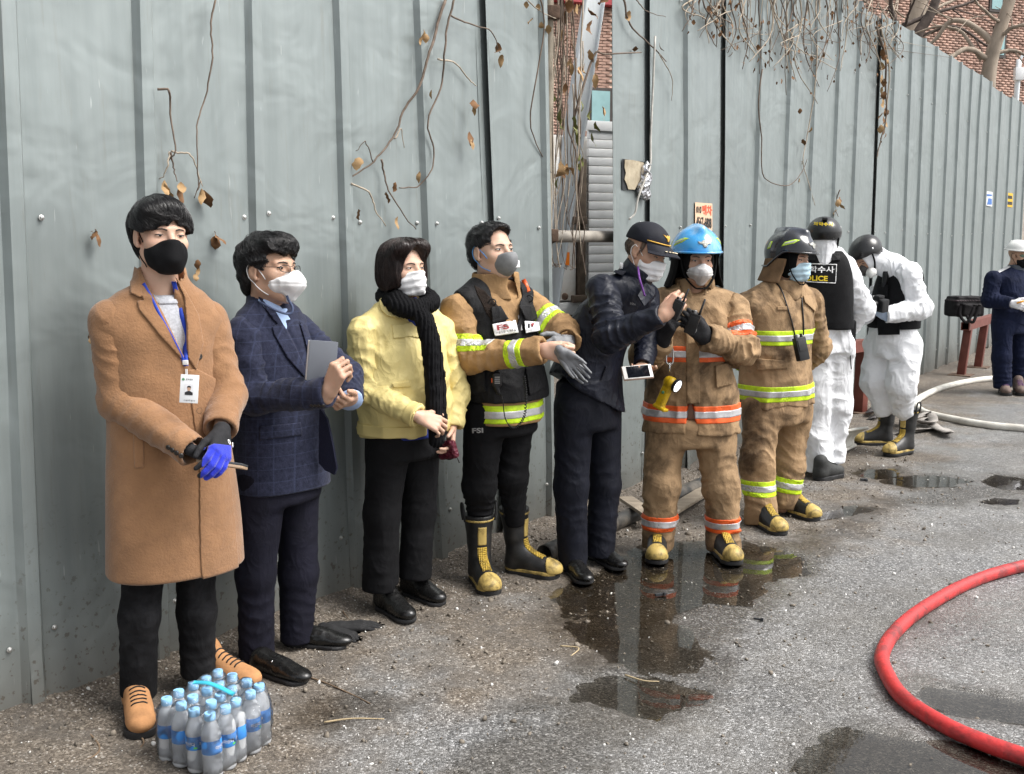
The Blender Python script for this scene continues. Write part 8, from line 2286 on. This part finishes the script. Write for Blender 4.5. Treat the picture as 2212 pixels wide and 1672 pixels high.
# work gloves dropped by the fence
M_GLK = mat("black_work_glove", (.012, .012, .013), .85, var=.3, vscale=50, bump=.3, bscale=160)
for lab, a, b, n_, cu in (("black work glove lying flat on the grit beside a shiny shoe", gnd(735, 1356, .02), gnd(790, 1350, .02), (0, 0, -1), .35), ("crumpled black work glove with a red cuff under the flat one", gnd(716, 1364, .025), gnd(760, 1374, .02), (.2, -.3, -1), 1.3)):
    S = hand(a, b - a, n_, 1, cu, spread=.05, fat=1.15, sc=1.0, wrist=.04); v, f = S.mesh(); v[:, 2] = np.maximum(v[:, 2], .008); go = thing("work_glove", a * [1, 1, 0], lab, "glove"); obj("glove_body", v, f, M_GLK, go)
    d_ = unit(a - b); obj("cuff", *tube(np.array([a + d_ * .02, a + d_ * .045]), .030, 12), mat("dark_red_knit", (.13, .015, .022), .9, var=.2) if cu > 1 else M_GLK, go)
# twigs and bits
M_TWIG = mat("dry_twig", (.16, .11, .07), .9, var=.3, vscale=20); M_STRAW = mat("straw", (.42, .33, .2), .9, var=.2)
for i, pts in enumerate((((612, 1448), (690, 1470), (760, 1500), (800, 1520)), ((700, 1560), (760, 1552), (830, 1553)), ((180, 1570), (215, 1620), (150, 1660)), ((270, 1560), (310, 1600), (290, 1625)), ((1350, 1458), (1390, 1470), (1424, 1472)), ((480, 1395), (492, 1415), (510, 1420)), ((735, 1300), (742, 1322), (752, 1335)), ((1210, 1395), (1250, 1400), (1230, 1420)))):
    P = catmull([gnd(u, v, .008 + .004 * (j % 2)) for j, (u, v) in enumerate(pts)], 14); lab = ("crooked dry twig on the grit before the shiny loafers", "pale straw across the dark damp stain", "bent brown twig at the fence foot left of the suede shoe", "short dark twig between suede shoe and fence", "curled pale stick on the wet mud", "small twig by the loafer heel", "dark upright twig near the dropped gloves", "pale straw in the damp mud left of the puddle")[i]
    tag(obj("twig", *tube(P, np.linspace(.004, .002, 14), 5), M_STRAW if i in (1, 4, 7) else M_TWIG, None, origin=P[0]), lab, "twig")
for lab, u, v, h_, rz in (("black plastic shard lying in the puddle", 1427, 1284, (.028, .007, .006), .35), ("black plastic sliver on the pale asphalt right of the puddle", 1638, 1337, (.020, .004, .003), -.5), ("dark bolt on the ground by the hiking shoe", 1866, 1037, (.022, .012, .010), 0)):
    c, s = math.cos(rz), math.sin(rz); tag(obj("plastic_shard", *join([box(gnd(u, v, .010), h_, [(c, s, 0), (-s, c, 0), (0, 0, 1)], .001), box(gnd(u, v, .014) + np.array([c, s, 0]) * h_[0] * .8, (.006, h_[1] * .9, .007), [(c, s, 0), (-s, c, 0), (0, 0, 1)])]), M_DARKFILL, None, False, origin=gnd(u, v)), lab, "shard")

# ------------------------------------------------------------------ shrink-wrapped water bottles
def glassy(name, tint, dens, rough=.04, white=.10, ior=1.33, bumpscale=0, bs=.3):
    t = NT(name); t.n.remove(t.b)
    tr = t.n.new("ShaderNodeBsdfTransparent"); tr.inputs[0].default_value = (*tint, 1)
    gl = t.n.new("ShaderNodeBsdfGlossy"); gl.inputs["Roughness"].default_value = rough
    d0 = t.n.new("ShaderNodeBsdfDiffuse"); d0.inputs[0].default_value = (.93, .96, .99, 1); d1 = t.n.new("ShaderNodeBsdfTranslucent"); d1.inputs[0].default_value = (.95, .98, 1, 1); df = t.n.new("ShaderNodeMixShader"); t.l.new(d0.outputs[0], df.inputs[1]); t.l.new(d1.outputs[0], df.inputs[2])
    fr = t.n.new("ShaderNodeFresnel"); fr.inputs[0].default_value = ior
    m1 = t.n.new("ShaderNodeMixShader"); m1.inputs[0].default_value = white; m2 = t.n.new("ShaderNodeMixShader")
    t.l.new(tr.outputs[0], m1.inputs[1]); t.l.new(df.outputs[0], m1.inputs[2]); t.l.new(fr.outputs[0], m2.inputs[0]); t.l.new(m1.outputs[0], m2.inputs[1]); t.l.new(gl.outputs[0], m2.inputs[2])
    if bumpscale:
        b = t.bump(t.noise(bumpscale, 4, .6, dist=1.0), bs, .02)
        for n_ in (gl, fr): t.l.new(b, n_.inputs["Normal"])
    t.l.new(m2.outputs[0], t.out.inputs[0]); return t.m
M_PET = glassy("clear_bottle", (.99, 1.0, 1.0), 0, .03, .82, 1.45)
M_FILM = glassy("shrink_film", (.97, .98, 1.0), 0, .08, .07, 1.4, 30, .5)
M_CAPB = mat("pale_blue_cap", (.28, .55, .82), .4, var=.05)
M_LBL = mat("blue_label", (.05, .25, .66), .45, var=.12, vscale=12)
M_LGR = mat("label_green", (.12, .50, .10), .5, var=0); M_LWH = mat("label_white", (.8, .82, .85), .5, var=0)
cA, cB, cC = gnd(358, 1511, .205), gnd(455, 1545, .205), gnd(564, 1482, .205)
e1 = (cB - cA) / 3; e2 = (cC - cB) / 4; e1[2] = e2[2] = 0
prof = [(.024, .0), (.0295, .004), (.031, .012), (.0300, .022), (.031, .032), (.0300, .042), (.031, .052), (.0300, .062), (.031, .074), (.031, .132), (.0305, .140), (.026, .158), (.018, .174), (.0135, .181), (.0130, .186), (.0155, .188)]
bmesh_ = mesh_data("bottle_body", *lathe(prof, 20)); bmesh_.materials.append(M_PET)
cprof = [(.0165, .183), (.0172, .184), (.0172, .203), (.0160, .2055), (.001, .2058)]; cmesh = mesh_data("cap", *lathe(cprof, 20), True, 40); cmesh.materials.append(M_CAPB)
lprof = [(.0312, .080), (.0318, .081), (.0318, .123), (.0312, .124)]; lm_ = lathe(lprof, 24); lmesh = mesh_data("label_band", lm_[0], lm_[1][:-2], True, 40); lmesh.materials.append(M_LBL)
tv, tf = text2d("아산다", .02); tv2, tf2 = text2d("ada", .02)
def wrap(tv, tf, a0, w, z, hgt): return mesh_data("lettering", [(.0324 * math.cos(a0 + w * x / tv[:, 0].max()), .0324 * math.sin(a0 + w * x / tv[:, 0].max()), z + hgt * y) for x, y in tv], tf, False)
tx1 = wrap(tv, tf, -2.1, 1.1, .095, .013); tx2 = wrap(tv2, tf2, -.6, .8, .097, .013)
for q in (tx1, tx2): q.materials.append(M_LWH)
gm = mesh_data("label_mark", [(.0324 * math.cos(a), .0324 * math.sin(a), z) for z in (.086, .092) for a in (-1.15, -.98, -.8)], [(0, 1, 4, 3), (1, 2, 5, 4)], False); gm.materials.append(M_LGR)
pack = thing("water_pack", cB * [1, 1, 0] + e2 * 2 - e1 * 1.5, "shrink wrapped pack of small water bottles with blue caps beside the suede shoes", "bottle pack")
rb = np.random.default_rng(12); cents = []
for i in range(4):
    for j in range(5):
        p = cA * [1, 1, 0] + e1 * i + e2 * j + np.array([*rb.normal(0, .0025, 2), .006]); cents.append(p)
        b_ = inst("bottle", bmesh_, pack, loc=Vector(p.tolist()) - pack.location); b_.rotation_euler = (rb.normal(0, .02), rb.normal(0, .02), 0)
        for nm, me_ in (("cap", cmesh), ("label_band", lmesh)): inst(nm, me_, b_)
        rz = rb.uniform(0, 6.28)
        for me_ in (tx1, tx2, gm): inst("label_print", me_, b_).rotation_euler = (0, 0, rz)
S = Shape(.0055)
for p in cents:
    S.add(cone(p + np.array([0, 0, .03]), p + np.array([0, 0, .135]), .0335, .0335), .03); S.add(cone(p + np.array([0, 0, .14]), p + np.array([0, 0, .190]), .026, .0175), .03)
for a_ in range(4):
    for b_ in range(4): S.add(cone(cents[a_ * 5 + b_] + np.array([0, 0, .175]), cents[a_ * 5 + b_ + 1] + np.array([0, 0, .175]), .012), .03)
S.build(); S.crumple(.006, (20, 20, 14), 5, True, warp=.05, mask=lambda P: np.clip((P[:, 2] - .02) / .05, 0, 1)); v, f = S.mesh()
obj("shrink_film", v, f, M_FILM, pack)
h0, h1 = cents[0 * 5 + 2] + np.array([0, 0, .215]), cents[3 * 5 + 3] + np.array([0, 0, .205]); hm = (h0 + h1) / 2 + np.array([0, 0, .035])
h0 = gnd(418, 1474, .225); h1 = gnd(505, 1500, .215)
strip("carry_handle", catmull([h0, (h0 * .65 + h1 * .35) + np.array([0, 0, .012]), (h0 * .35 + h1 * .65) + np.array([0, 0, .010]), h1], 16), .014, mat("cyan_tape", (.06, .50, .66), .35, var=.1), pack, .001, (0, -.5, 1))
PEOPLE = [n for n in ("p1", "p2", "p3", "p4", "p5", "p6", "p7", "p8", "p9", "p10") if n in globals()]
for n in PEOPLE:
    globals()[n]()
